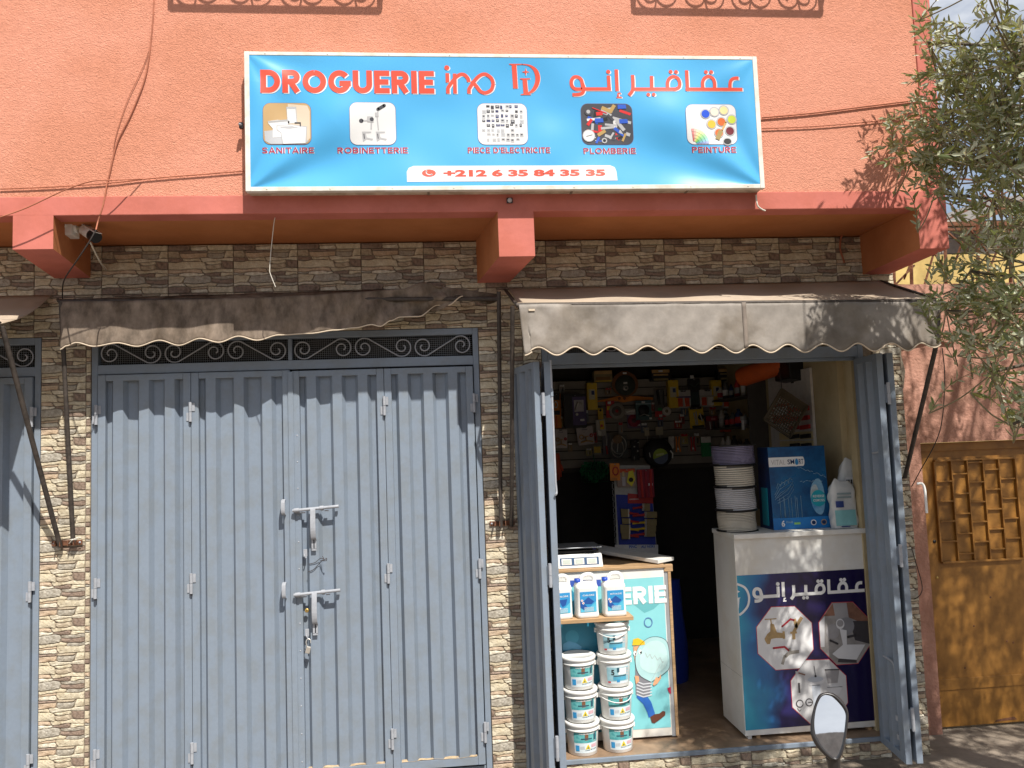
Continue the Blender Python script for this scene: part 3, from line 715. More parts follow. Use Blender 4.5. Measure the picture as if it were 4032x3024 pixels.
# five rounded pictures
def picture(A, B, f, back, draw):
    mb = MB(); a, b = f(*A), f(*B); x0, x1, z0, z1 = a[0], b[0], b[1], a[1]
    def rr(e):
        r = .035; pts = []
        for cx_, cz_, a0 in ((x1-r, z1-r, 0), (x0+r, z1-r, 90), (x0+r, z0+r, 180), (x1-r, z0+r, 270)):
            pts += [(cx_+(r+e)*cos(radians(a0+t)), cz_+(r+e)*sin(radians(a0+t))) for t in range(0, 91, 15)]
        return pts
    mb.flat(rr(.0022), L1, mat('pic_edge', (.13, .14, .30), .4, var=0, wrinkle=True)); mb.flat(rr(0), L2, back)
    U = lambda u, v: (x0+(x1-x0)*u, z1-(z1-z0)*v)
    draw(mb, U); return mb.build('picture', SG)
def pm(k, c): return mat('print_'+k, c, .35, var=0, wrinkle=True)
tanb, wh, gr, dg, bl = pm('tan', (.48, .32, .15)), pm('white', (.66, .66, .66)), pm('grey', (.42, .42, .43)), pm('dark', (.06, .06, .07)), pm('black', (.02, .02, .02))
lg = pm('lightgrey', (.44, .45, .47))
def d1(mb, U):
    mb.flat([U(.52, .02), U(.93, .06), U(.98, .2), U(.98, .85), U(.9, .95), U(.52, .62)], L3, pm('tan2', (.62, .52, .40)))
    mb.flat([U(.02, .68), U(.55, .62), U(.95, .92), U(.85, .99), U(.15, .99), U(.04, .92)], L3-.0003, lg)
    mb.flat([U(.49, .09), U(.695, .09), U(.715, .48), U(.51, .50)], L4+.0003, gr); mb.flat([U(.50, .10), U(.68, .10), U(.70, .48), U(.52, .50)], L4, wh); mb.flat([U(.50, .10), U(.68, .10), U(.68, .14), U(.50, .14)], L4-.0004, lg)
    mb.flat([U(.10, .44), U(.30, .41), U(.55, .43), U(.55, .50), U(.46, .56), U(.42, .82), U(.20, .84), U(.20, .62), U(.11, .50)], L4, wh)
    mb.flat([U(.10, .445), U(.50, .40), U(.55, .44), U(.30, .47), U(.12, .48)], L4-.0004, pm('off', (.36, .36, .36)))
    mb.flat([U(.28, .54), U(.60, .52), U(.92, .57), U(.90, .98), U(.40, .99), U(.36, .72), U(.28, .66)], L5+.0003, gr); mb.flat([U(.30, .56), U(.60, .54), U(.90, .59), U(.88, .97), U(.42, .99), U(.38, .72), U(.30, .65)], L5, wh)
    mb.flat([U(.34, .575), U(.60, .56), U(.74, .60), U(.55, .625), U(.38, .61)], L5-.0004, gr)
    mb.stroke([U(.78, .57), U(.78, .48), U(.66, .48)], .005, L5-.0006, dg)
def d2(mb, U):
    mb.stroke([U(.62, .66), U(.60, .42), U(.60, .25), U(.66, .12)], .006, L3, gr); mb.stroke([U(.62, .16), U(.76, .07)], .016, L4, dg, True)
    mb.flat([U(.55, .24), U(.63, .24), U(.63, .34), U(.56, .34)], L4, gr)
    mb.disc(*U(.25, .435), .011, L3, dg, 14); mb.stroke([U(.27, .435), U(.40, .43)], .006, L3, gr); mb.flat([U(.38, .33), U(.50, .33), U(.52, .47), U(.38, .46)], L4, gr); mb.disc(*U(.48, .40), .010, L5, dg, 14)
    mb.stroke([U(.47, .47), U(.46, .64)], .007, L3, gr)
    for o in (0, .30):
        mb.flat([U(.26+o, .69), U(.46+o, .69), U(.46+o, .72), U(.34+o, .73), U(.36+o, .83), U(.50+o, .86), U(.48+o, .90), U(.36+o, .87), U(.28+o, .93), U(.27+o, .86)], L3, gr); mb.stroke([U(.30+o, .74), U(.31+o, .86)], .004, L4, dg)
def d3(mb, U):
    rr = random.Random(3)
    for j in range(8):
        for i in range(9):
            if rr.random() < .16 or (i in (0, 8) and j in (0, 7)): continue
            u, v = .09+i*.095+rr.uniform(-.01, .01), .04+j*.115+rr.uniform(-.01, .01); w, h = rr.uniform(.04, .085), rr.uniform(.05, .10)
            c = rr.choice([dg, gr, pm('navy', (.05, .06, .16)), dg, lg] if j < 5 else [gr, lg, gr])
            mb.flat([U(u, v), U(u+w, v+.005), U(u+w, v+h), U(u, v+h)], L3, c)
            mb.flat([U(u+w*.2, v+h*.25), U(u+w*.75, v+h*.25), U(u+w*.75, v+h*.55), U(u+w*.2, v+h*.55)], L4, rr.choice([lg, dg, gr]))
def d4(mb, U):
    rr = random.Random(8); cs = [dg, gr, pm('redp', (.60, .03, .03)), pm('bluep', (.03, .10, .50)), wh, bl, pm('brassp', (.42, .28, .10)), gr, dg]
    for i in range(46):
        u, v = rr.uniform(.08, .90), rr.uniform(.08, .90); a = rr.uniform(0, pi); l, w = rr.uniform(.06, .15), rr.uniform(.03, .07)
        c = rr.choice(cs); dx, dz = cos(a)*l, sin(a)*l
        cl = lambda t: min(.97, max(.03, t))
        mb.stroke([U(cl(u-dx), cl(v-dz)), U(cl(u+dx), cl(v+dz))], w*.3, L2-.0002-.00003*i, c)
    mb.disc(*U(.13, .79), .032, L5, gr, 20); mb.disc(*U(.13, .79), .028, L5-.0003, wh, 20); mb.stroke([U(.08, .81), U(.2, .77)], .003, L5-.0006, bl)
    mb.disc(*U(.14, .20), .020, L5, dg, 16); mb.disc(*U(.14, .20), .010, L5-.0003, gr, 16); mb.disc(*U(.43, .91), .014, L5, gr, 16); mb.disc(*U(.43, .91), .008, L5-.0003, bl, 14)
    for (u, v) in ((.34, .40), (.80, .06), (.82, .42)): mb.flat([U(u-.08, v-.04), U(u+.08, v-.04), U(u+.09, v+.06), U(u-.08, v+.07)], L5, pm('bluep', (.03, .10, .50)))
    mb.stroke([U(.22, .10), U(.50, .24)], .005, L5, pm('redp', (.60, .03, .03)))
def d5(mb, U):
    for u, v, c in ((.39, .24, (.02, .08, .55)), (.57, .19, (.72, .62, .52)), (.76, .15, (.80, .62, .30)), (.91, .38, (.52, .60, .06)), (.50, .50, (.80, .42, .05)), (.70, .44, (.55, .12, .02)), (.86, .67, (.15, .01, .02)), (.64, .72, (.60, .13, .03)), (.80, .93, (.02, .02, .02))):
        k = U(u, v); e = .93 if v > .9 else 1
        mb.disc(k[0], k[1], .0275*e, L3, gr, 20, rz=.022 if v > .9 else None); mb.disc(k[0], k[1], .0255*e, L4, lg, 20, rz=.019 if v > .9 else None); mb.disc(k[0], k[1], .021*e, L5, pm('p%d' % int(u*100), c), 20, rz=.015 if v > .9 else None)
    mb.stroke([U(.79, .45), U(.70, .66)], .010, L5-.0005, pm('woodp', (.55, .33, .12)), True); mb.stroke([U(.68, .66), U(.60, .88)], .024, L5-.0006, pm('brushp', (.30, .22, .08)))
    fan = [(.50, .08, .07), (.55, .30, .20), (.60, .50, .25), (.55, .55, .15), (.30, .52, .12), (.14, .45, .12), (.08, .38, .22), (.10, .35, .45), (.15, .20, .50)]
    c0 = U(.12, 1.0)
    for k, cc_ in enumerate(fan):
        a0, a1 = radians(96-k*10.5), radians(96-(k+1)*10.5)
        for j in range(4):
            r0_, r1_ = .016+.017*j, .031+.017*j; f2 = lambda a, r: (max(c0[0]-.012, c0[0]+r*cos(a)), max(U(0, .985)[1], c0[1]+r*sin(a)))
            cj = tuple(min(.8, q+.08*j) for q in cc_); mb.flat([f2(a0, r0_), f2(a1, r0_), f2(a1, r1_), f2(a0, r1_)], L4, pm('fan%d_%d' % (k, j), cj))
picture((272, 515), (655, 842), S2, tanb, d1); picture((957, 510), (1328, 845), S2, wh, d2); picture((-40, 475), (330, 773), S3, wh, d3)
picture((712, 477), (1096, 772), S3, dg, d4); picture((1472, 482), (1850, 771), S3, wh, d5)
# small things on the sign
m = MB(); q = P(955, 499, -.60); m.box(q.x-.012, q.x+.006, -.622, -.60, q.z-.014, q.z+.014, black); m.lathe([(.0001, -.012), (.006, -.011), (.008, 0)], (q.x-.006, -.622, q.z), mat('lens_grey', (.25, .25, .27), .25, var=0), 14, 'y'); tag(m.build('light_sensor'), 'tiny round sensor on the left edge of the blue sign', 'sensor', None)
m = MB(); q = P(2007, 788, YO-.02); m.box(q.x-.015, q.x+.015, YO-.018, YO-.0085, q.z-.013, q.z+.013, black); m.lathe([(.0001, -.014), (.009, -.012), (.012, 0)], (q.x, YO-.018, q.z), mat('lens_pale', (.45, .45, .47), .3, var=0), 16, 'y'); tag(m.build('light_sensor'), 'round grey lamp in black square holder under the sign centre', 'sensor')

# ------------------------------------------------------------------ cables on the facade
def wirething(pts, r, m_, label, cat='cable', name='cable', n=5):
    mb = MB(); mb.tube(cat_(pts, 6), r, m_, n); return tag(mb.build(name), label, cat, None)
wred = mat('painted_wire', (.45, .16, .09), .7, var=.15); wblk = mat('black_cable', (.04, .032, .028), .6, var=.1); wwh = mat('white_cable', (.70, .66, .58), .5, var=.1)
Yw = YO-.009
def F_(*l, Y=Yw): return [P(a, b, Y) for a, b in l]
wirething(F_((607, -30), (600, 100), (575, 290), (520, 440), (462, 560), (432, 680), (422, 720), (408, 800), (393, 850))+[P(385, 875, Yw), P(378, 905, -.60)], .0035, wred, 'salmon painted cable running down the upper wall from the roof to the corner camera')
wirething(F_((590, 190), (560, 270), (500, 400), (455, 540), (445, 620)), .0018, wred, 'thin loose wire beside the vertical salmon cable')
wirething(F_((0, 744), (200, 736), (420, 722), (600, 702), (800, 686), (962, 673)), .0032, wred, 'salmon cable crossing the wall horizontally to the left side of the sign')
wirething(F_((-20, 862), (100, 820), (240, 755), (350, 716), (430, 710), (500, 706), Y=-.66)[:5]+[P(560, 705, Yw)], .003, wred, 'sagging cable that hangs free of the wall at upper left')
wirething(F_((3000, 463), (3200, 445), (3400, 420), (3580, 398), (3640, 392)), .0045, wred, 'upper of the two salmon cables right of the sign')
wirething(F_((3000, 506), (3200, 498), (3400, 482), (3560, 464), (3640, 455)), .0030, wred, 'lower of the two salmon cables right of the sign')
wirething([P(2977, 768, -.60), P(2980, 795, -.61), P(2985, 812, -.61), P(3000, 824, -.61), P(3014, 830, -.61)], .0042, wwh, 'short white cable tail hanging from the lower right corner of the sign')
wirething([P(1094, 845, -.50), P(1082, 860, -.50), P(1073, 930, -.46), P(1066, 1000, -.44), P(1062, 1060, -.44), P(1065, 1080, -.44), P(1085, 1130, -.44)], .0022, wwh, 'thin pale wire hanging from the soffit left of the middle beam')
wirething([P(3565, 818, -.50), P(3545, 835, -.45), P(3480, 870, -.30), P(3400, 905, -.12), P(3330, 922, -.02), P(3312, 935, -.013), P(3308, 980, -.013), P(3320, 1020, -.013), P(3325, 1035, -.013)], .0055, wred, 'painted conduit cable curving under the soffit by the right beam')
wirething([P(378, 905, -.60), P(350, 955, -.60), P(300, 1030, -.56), P(262, 1085, -.40), P(248, 1120, -.20), P(246, 1170, -.06), P(250, 1190, -.03)], .0035, wblk, 'black cable passing in front of the left beam down to the tiled wall')
wirething([P(356, 955, -.40), P(380, 1005, -.28), P(400, 1040, -.15), P(418, 1062, -.012)], .0045, wwh, 'short beige cable from the security camera into the tiled wall')
wirething([P(3710, 1370, -.48), P(3720, 1500, -.42), P(3700, 1700, -.30), P(3620, 1860, -.10), P(3590, 1915, -.03)], .0028, wblk, 'black cable hanging beside the right awning arm')
wirething([P(3590, 2160, -.02), P(3605, 2210, -.02), P(3630, 2300, -.02), P(3625, 2340, -.02), P(3600, 2360, -.02)], .0025, wblk, 'black cable bowed over the tiles right of the open gate')
# camera with junction box on the left beam
cc_ = thing('security_camera', 'white bullet security camera on a junction box at the left beam', 'camera', P(300, 930, -.5))
q = P(272, 897, -.37); k = MB(); k.box(q.x-.035, q.x+.030, -.41, -.32, q.z-.045, q.z+.045, whitepl); k.lathe([(.014, 0), (.014, -.006), (.010, -.006)], (q.x-.01, -.41, q.z), whitepl, 16, 'y'); k.build('junction_box', cc_, bevel=.004)
k = MB(); k.tube([(q.x+.030, -.365, q.z), (q.x+.042, -.365, q.z)], .026, whitepl, 16); k.tube([(q.x+.042, -.365, q.z), (q.x+.075, -.375, q.z-.004)], .012, mat('beige_plastic', (.55, .50, .38), .4, var=.05), 12); k.build('mount', cc_)
a, b = P(334, 905, -.38), P(378, 935, -.435); k = MB(); d_ = (b-a).normalized(); k.tube([a, a+(b-a)*.70], .029, whitepl, 18); k.build('camera_body', cc_)
k = MB(); k.tube([a+(b-a)*.68, b+d_*.004], [.0305, .029], black, 18); k.beam(a+Vector((0, -.004, .029)), b+d_*.02+Vector((0, -.004, .029)), .045, .003, whitepl); k.build('camera_hood', cc_)
k = MB(); k.tube(cat_([(q.x+.07, -.37, q.z-.01), (q.x+.08, -.38, q.z-.035), (a.x+.01, -.39, a.z-.03)], 5), .0035, mat('beige_plastic', (.55, .50, .38)), 6); k.build('camera_cable', cc_)

# ------------------------------------------------------------------ awnings
AW = thing('awning', 'open brown grey canvas awning over the hardware shop entrance', 'awning', (1.55, 0, 2.86), 'canvas awnings over the shop gates')
YV = -.48
def lerp(a, b, t): return a+(b-a)*t
vl, vr = P(2042, 1198, YV), P(3700, 1182, YV)
wl_, wr_ = P(1990, 1139), P(3468, 1106)
m = MB()
m.grid(lambda u, v: (lerp(lerp(wl_.x+.02, wr_.x, u), lerp(vl.x, vr.x, u), v), -.006+(YV+.006)*v, lerp(lerp(wl_.z, wr_.z, u), lerp(vl.z, vr.z, u), v) - .014*sin(pi*v)*(.35+.65*u**3) + .006*sin(u*25+v*3)*v*(1-v)*4), 60, 14, awnt)
m.build('canopy', AW, solid=.003)
def val_z(u):
    zb = lerp(2.402, 2.372, u); return zb+.022-.021*cos((u*12.1+.02)*2*pi) + (.028 if u > .965 else 0)*(u-.965)/.035
def valf(u, v):
    x = lerp(vl.x, vr.x, u)+(.018*v if u < .02 else 0)-.03*v*max(0, u-.9)*10*.6; zt = lerp(vl.z, vr.z, u)-.003
    fold = .010*sin(u*17+1)*v + .006*sin(u*41+v*2.5)*v + .012*math.exp(-((u-.06-v*.13)/.03)**2)*(1-v*.5) - .008*math.exp(-((u-.52+v*.05)/.02)**2)*v+ .004*sin(u*90+v*9)*v*(1-v)*2
    return (x, YV-.006-fold-.012*v, lerp(zt, val_z(u), v))
m = MB(); m.grid(valf, 240, 12, awn); m.build('valance', AW, solid=.002)
m = MB(); m.tube([Vector(valf(i/240, 1)) for i in range(241)], .0038, hemm, 6); m.build('hem', AW)
m = MB(); m.tube([vl+Vector((-.012, .005, -.004)), vr+Vector((.01, .005, -.004))], .013, iron, 10); m.build('front_bar', AW)
m = MB(); u0 = .515; m.grid(lambda u, v: tuple(Vector(valf(u0+.010*u, v))+Vector((0, -.0035, 0))), 2, 10, mat('seam_tape', (.24, .20, .17), .9, var=.15)); m.build('seam', AW, solid=.001)
patch = MB(); q = Vector(valf(.03, .1)); patch.box(q.x-.02, q.x+.012, q.y-.008, q.y-.004, q.z-.012, q.z-.002, hemm); patch.build('patch', AW)
for (a, b, r) in ((P(2018, 1205, YV), P(2014, 2072, -.045), .0115), (P(3690, 1345, YV), P(3563, 1880, -.03), .0125)):
    m = MB(); m.tube([a, b], r, iron, 10); m.tube([b, b+Vector((0, .04, -.002))], .006, rust, 8); m.build('arm', AW)
m = MB(); m.tube([P(3690, 1345, YV), P(3697, 1185, YV)], .0115, iron, 10); m.build('arm', AW)
m = MB(); m.tube([P(1990, 1142, -.01), P(2030, 1195, YV)], .009, iron, 8); m.build('side_rail', AW)
m = MB(); m.tube([P(3468, 1108, -.01), P(3698, 1182, YV)], .009, iron, 8); m.build('side_rail', AW)

# collapsed left awning
AL = thing('awning', 'dirty dark brown awning hanging slack above the closed gate', 'awning', (-.8, 0, 2.78), 'canvas awnings over the shop gates')
YL = -.215
topc = [(238, 1187), (400, 1186), (700, 1180), (1000, 1172), (1200, 1163), (1398, 1150), (1577, 1138), (1663, 1112), (1740, 1128), (1822, 1164)]
botc = [(237, 1376), (262, 1362), (300, 1349), (369, 1364), (463, 1350), (539, 1364), (629, 1340), (705, 1360), (788, 1333), (861, 1348), (940, 1324), (1012, 1340), (1099, 1319), (1219, 1313), (1320, 1300), (1398, 1291), (1464, 1278), (1497, 1285), (1540, 1262), (1577, 1248), (1650, 1246), (1723, 1201), (1763, 1203), (1822, 1166)]
def along(c, x):
    for (x0, y0), (x1, y1) in zip(c, c[1:]):
        if x <= x1:
            t = (x-x0)/(x1-x0); t = t*t*(3-2*t); return y0+(y1-y0)*t
    return c[-1][1]
def alf(u, v):
    x = 238+(1822-238)*u; yt, yb = along(topc, x), along(botc, x); y = yt+(yb-yt)*v
    s = max(0, (u-.45)/.55)
    d = .010*sin(u*19)*v+.006*sin(u*47+v*3)*v + s*(.035*sin(u*38-v*5)*(.3+v)*.6+.02*sin(u*70+v*8)*.5)
    return tuple(P(x, y, YL-.004-d-.015*v+.05*s*s))
m = MB(); m.grid(alf, 220, 16, awnd); m.build('valance', AL, solid=.002)
m = MB(); m.tube([Vector(alf(i/220, 1)) for i in range(221)], .0036, hemm, 6); m.build('hem', AL)
a, b = P(232, 1186, YL+.02), P(1961, 1176, YL+.02)
m = MB(); m.tube([a, b], .012, iron, 10); m.build('front_bar', AL)
m = MB(); m.grid(lambda u, v: (lerp(a.x, P(1740, 1120).x, u), lerp(-.006, YL+.02, v), lerp(lerp(2.835, 2.86, u), P(238+u*1500, along(topc, 238+u*1500), YL).z, v)-.015*sin(pi*v)+.01*sin(u*23)*v*(1-v)), 60, 8, awnd); m.build('canopy', AL, solid=.003)
m = MB(); m.grid(lambda u, v: tuple(P(1663+u*300, lerp(1118+40*u, lerp(1215, 1175, u)+18*sin(u*9), v), -.16+.03*sin(u*14))), 20, 6, awnd); m.build('torn_flap', AL, solid=.002)
for (a, b) in ((P(240, 1190, YL), P(289, 2138, -.035)), (P(1964, 1148, -.20), P(1972, 2078, -.04))):
    m = MB(); m.tube([a, b], .0115, iron, 10); m.tube([b, b+Vector((0, .03, 0))], .006, rust, 8); m.build('arm', AL)
m = MB(); m.tube([P(232, 1186, YL), P(228, 1180, -.01)], .009, iron, 8); m.build('side_rail', AL)
# far left awning
AF = thing('awning', 'pale brown awning corner cut off by the left edge of the photo', 'awning', (-2.6, 0, 2.8), 'canvas awnings over the shop gates')
r0_ = P(205, 1162, -.01); r1_ = P(2, 1275, YV)
m = MB(); m.grid(lambda u, v: (lerp(r0_.x, -4.2, u)+(r1_.x-r0_.x)*v*(1-u), lerp(-.01, YV, v), lerp(r0_.z, r1_.z, v)-.03*sin(pi*v)+.01*sin(u*30)*v), 30, 12, awnt); m.build('canopy', AF, solid=.003)
m = MB(); m.grid(lambda u, v: (lerp(r1_.x-.002, -4.2, u), YV-.01-.01*sin(u*20)*v, lerp(r1_.z, 2.33+.02*cos(u*60), v)), 40, 8, awn); m.build('valance', AF, solid=.002)
a, b = P(8, 1285, YV+.01), P(237, 2152, -.035); m = MB(); m.tube([a, b], .0125, iron, 10); m.tube([b, b+Vector((0, .03, 0))], .006, rust, 8); m.build('arm', AF)
m = MB(); m.tube([r1_, (-4.2, YV, r1_.z)], .012, iron, 10); m.build('front_bar', AF)
# rust brackets
for (x0, x1, py, lab) in ((205, 326, 2140, 'rusty wall bracket with white string where two awning arms meet at left'), (1928, 2026, 2062, 'rusty wall bracket holding the two awning arms beside the shop entrance')):
    bt = thing('arm_bracket', lab, 'bracket', P((x0+x1)/2, py, -.02)); a, b = P(x0, py, -.01), P(x1, py, -.01)
    m = MB(); m.box(a.x, b.x, -.016, -.011, a.z-.013, a.z+.013, rust)
    for t in (.28, .72): xx = lerp(a.x, b.x, t); m.box(xx-.016, xx-.012, -.055, -.016, a.z-.014, a.z+.014, rust); m.box(xx+.012, xx+.016, -.055, -.016, a.z-.014, a.z+.014, rust)
    m.build('plate', bt, bevel=.001)
    k = MB()
    for t in (.08, .92): k.lathe([(.0001, -.005), (.005, -.004), (.006, 0)], (lerp(a.x, b.x, t), -.016, a.z), gatelt, 10, 'y')
    k.build('bolt', bt)
    if x0 < 1000:
        k = MB(); xx = P(289, 2120, -.05).x; zz = P(289, 2125, -.05).z
        k.tube([(xx-.014, -.055, zz), (xx, -.066, zz+.003), (xx+.014, -.055, zz), (xx+.012, -.03, zz), (xx-.012, -.03, zz-.002), (xx-.014, -.055, zz)], .0025, wwh, 6)
        k.tube([(xx, -.066, zz), (xx+.025, -.05, zz+.012), (xx+.035, -.045, zz+.006)], .002, wwh, 6); k.tube([(xx, -.066, zz), (xx-.022, -.05, zz-.02)], .002, wwh, 6); k.build('string_knot', bt)

# ------------------------------------------------------------------ left counter with printed front
YC = .213
LC = thing('shop_counter', 'low counter with turquoise printed front showing ERIE, just inside the entrance', 'counter', (.9, .45, RZ))
cw = mat('counter_white', (.74, .74, .72), .45, var=.03, stain=.08)
MB().box(.46, 1.312, YC, .72, RZ+.015, 1.195, cw).build('counter_body', LC, bevel=.003)
MB().box(.455, 1.322, YC-.012, .74, 1.195, 1.211, wood).build('counter_top', LC, bevel=.002)
alu = mat('aluminium_strip', (.45, .47, .50), .4, metal=.5, var=.05)
MB().box(1.312, 1.334, YC+.002, .245, RZ+.01, 1.19, alu).build('side_strip', LC)
MB().box(1.334, 1.352, YC-.004, .262, RZ+.012, 1.205, wood).box(1.312, 1.365, YC-.006, YC+.02, 1.170, 1.211, wood).build('side_board', LC, bevel=.002)
def Lc(x, y): p = P(2100+x/1.898, 2150+y/1.898, YC); return (p.x, p.z)
teal = mat('poster_teal', (.20, .55, .60), .35, var=.05, scale=2, col2=(.26, .62, .66)); tealb = mat('poster_blue_teal', (.03, .24, .38), .35, var=.05, scale=2)
x1 = Lc(1000, 700)[0]; zt, zb = Lc(980, 228)[1], Lc(1040, 1352)[1]; xm = Lc(760, 900)[0]
D = [YC-.0012*k for k in range(1, 9)]
m = MB(); m.flat([(.46, zb), (x1-.004, zb), (x1-.004, zt), (.46, zt-.012)], D[0], teal); m.flat([(.46, zb), (Lc(500, 1300)[0], zb), (Lc(500, 600)[0], Lc(500, 600)[1]), (Lc(300, 600)[0], zt-.05), (.46, zt-.05)], D[0]-.0004, tealb)
m.flat([Lc(x, y) for x, y in ((700, 400), (940, 432), (900, 470), (830, 500))], D[0]-.0005, mat('poster_teal_dark', (.14, .44, .48), .35, var=.03))
m.flat([Lc(*p) for p in ((255, 258), (505, 250), (505, 300), (255, 305))], D[0]-.0006, mat('poster_violet', (.05, .10, .42), .35, var=.03)); m.build('poster', LC)
a, b = Lc(575, 445), Lc(990, 290)
blocktext(MB(), 'UERIE', Lc(520, 440)[0], a[1], b[0], b[1]+.0, D[2], mat('poster_white', (.80, .80, .80), .35, var=.02), t=.25, gap=.06).build('lettering', LC)
pw = MATS['poster_white']
ring = mat('poster_ring', (.10, .22, .45), .35, var=.05)
m = MB(); c = Lc(858, 570); m.stroke([(c[0]+.0235*cos(t*pi/12), c[1]+.0265*sin(t*pi/12)) for t in range(25)], .006, D[2], ring); m.build('printed_ring', LC)
# printed worker carrying a light bulb
sk, yel, den, boot, strp = mat('print_skin', (.72, .36, .20), .4, var=.03), mat('print_yellow', (.80, .50, .03), .4, var=.03), mat('print_denim', (.03, .14, .50), .4, var=.03), mat('print_boot', (.12, .045, .03), .4, var=.03), mat('print_stripe', (.22, .22, .25), .4, var=.03)
m = MB(); K = lambda *pts: [Lc(*p) for p in pts]
m.flat(K((775, 1110), (850, 1120), (880, 1165), (905, 1240), (908, 1255), (862, 1282), (850, 1240), (820, 1180), (770, 1130)), D[2], den)
m.flat(K((872, 1275), (905, 1255), (940, 1250), (965, 1230), (985, 1235), (984, 1262), (950, 1290), (905, 1322), (885, 1318)), D[3], boot)
m.flat(K((760, 880), (830, 900), (880, 990), (870, 1110), (840, 1130), (765, 1110)), D[2]-.0002, strp)
for i in range(5): m.stroke(K((770, 1010+i*24), (820, 1030+i*24), (885, 1022+i*22)), .0065, D[3], mat('print_pale', (.62, .64, .68), .4, var=.03))
m.flat(K((745, 750), (800, 742), (832, 790), (830, 850), (800, 890), (760, 880)), D[3], sk)
m.flat(K((738, 740), (745, 695), (780, 685), (830, 712), (832, 735), (800, 740)), D[4], yel)
m.disc(*Lc(760, 800), .012, D[4], pw, 14, rz=.015); m.disc(*Lc(797, 790), .010, D[4], pw, 14, rz=.014); m.disc(*Lc(763, 803), .004, D[5], bl, 10); m.disc(*Lc(799, 792), .004, D[5], bl, 10)
m.flat(K((755, 965), (785, 970), (790, 1005), (765, 1030)), D[5], sk); m.flat(K((890, 1030), (915, 975), (935, 985), (950, 955), (952, 985), (925, 1025), (900, 1042)), D[5], sk)
bulb = mat('print_bulb', (.42, .66, .68), .35, var=.05)
bp = [tuple(p) for p in cat_([(880, 1015), (790, 960), (760, 860), (780, 760), (850, 690), (925, 676), (990, 705), (1012, 780), (1016, 900), (975, 950), (915, 990), (880, 1015)], 5)]
m.flat([Lc(*p) for p in bp[:-1]], D[3]-.0003, bulb); m.stroke([Lc(*p) for p in bp], .0022, D[4], dg)
bp2 = [tuple(p) for p in cat_([(860, 945), (800, 900), (800, 800), (850, 725), (920, 705), (980, 740), (1000, 830), (985, 900), (920, 945), (860, 945)], 5)]
m.flat([Lc(*p) for p in bp2[:-1]], D[4], mat('print_bulb2', (.52, .74, .74), .35, var=.05))
m.stroke(K((835, 795), (850, 830), (870, 805), (885, 840), (905, 815), (925, 850), (945, 830), (965, 870), (970, 860)), .0018, D[5], gr); m.stroke(K((945, 880), (880, 1000)), .0016, D[5], gr)
m.flat(K((1000, 1060), (1025, 1050), (1028, 1105), (1010, 1090)), D[3], mat('print_crimson', (.45, .03, .08), .4, var=.03))
m.build('printed_worker', LC); m = MB()
capb = mat('print_cap', (.10, .34, .55), .4, var=.03)
m.disc(*Lc(292, 820), .028, D[2], sk, 18); m.flat(K((218, 780), (222, 730), (265, 708), (320, 725), (360, 750), (355, 775), (290, 765), (250, 785)), D[3], capb); m.disc(*Lc(285, 805), .008, D[3], pw, 12); m.disc(*Lc(318, 800), .010, D[3], pw, 12); m.disc(*Lc(290, 680), .04, D[1], mat('print_bubble', (.05, .30, .45), .35, var=.03), 20)
m.build('printed_capped_head', LC)

# scale on the counter
SCL = thing('shop_scale', 'white electronic shop scale with three display windows on the left counter', 'scale', (.80, .30, 1.211))
def Ls(x, y, Y=.235): p = P(2100+x/1.898, 2150+y/1.898, Y); return (p.x, p.z)
a, b = Ls(150, 120), Ls(518, 55); m = MB()
m.add([(a[0], .228, 1.212), (b[0], .228, 1.212), (b[0]-.004, .245, b[1]), (a[0], .245, b[1]), (a[0], .46, 1.212), (b[0], .46, 1.212), (b[0]-.004, .45, b[1]+.01), (a[0], .45, b[1]+.01)],
      [(0, 1, 2, 3), (5, 4, 7, 6), (4, 0, 3, 7), (1, 5, 6, 2), (3, 2, 6, 7), (4, 5, 1, 0)], whitepl); m.build('scale_body', SCL, bevel=.006)
scr_ = mat('display_blue', (.06, .11, .20), .3, var=.03)
m = MB(); p0, p1 = Ls(200, 118, .232), Ls(490, 82, .232)
def onf(x, z): t = (z-1.212)/(b[1]-1.212); return (x, .228+.017*t-.0012, z)
zA, zB = 1.212+(b[1]-1.212)*.22, 1.212+(b[1]-1.212)*.78
m.add([onf(p0[0], zA), onf(p1[0], zA), onf(p1[0], zB), onf(p0[0], zB)], [(0, 1, 2, 3)], scr_)
for k in range(3):
    xa = lerp(p0[0], p1[0], .04+k*.325); xb = xa+(p1[0]-p0[0])*.255
    for e, mm_, o in ((0, white, .0012), (.12, mat('display_grey', (.50, .55, .50), .25, var=.03), .0024)):
        q = [onf(lerp(xa, xb, e), lerp(zA, zB, .12+e)), onf(lerp(xa, xb, 1-e), lerp(zA, zB, .12+e)), onf(lerp(xa, xb, 1-e), lerp(zA, zB, .88-e)), onf(lerp(xa, xb, e), lerp(zA, zB, .88-e))]
        m.add([(x, y-o, z) for x, y, z in q], [(0, 1, 2, 3)], mm_)
m.build('display', SCL)
dkb = mat('scale_feet_blue', (.02, .02, .16), .4, var=.05)
m = MB(); zs = b[1]+.012; m.box(a[0], b[0]-.02, .25, .44, zs, zs+.010, black)
for xx in (a[0]+.015, b[0]-.055): m.box(xx, xx+.02, .26, .28, zs+.010, zs+.024, dkb); m.box(xx, xx+.02, .40, .42, zs+.010, zs+.024, dkb)
m.build('tray_support', SCL)
MB().box(a[0]-.02, b[0]-.005, .235, .47, zs+.024, zs+.030, alu).build('weighing_tray', SCL, bevel=.002)
p0, p1 = P(2290, 2150, .80), P(2623, 2206, .262)
m = MB(); m.beam(p0, p1, .16, .022, cw); k = m.build('counter_flap', None, bevel=.002); tag(k, 'raised white flap board leaning across the back of the left counter', 'board')

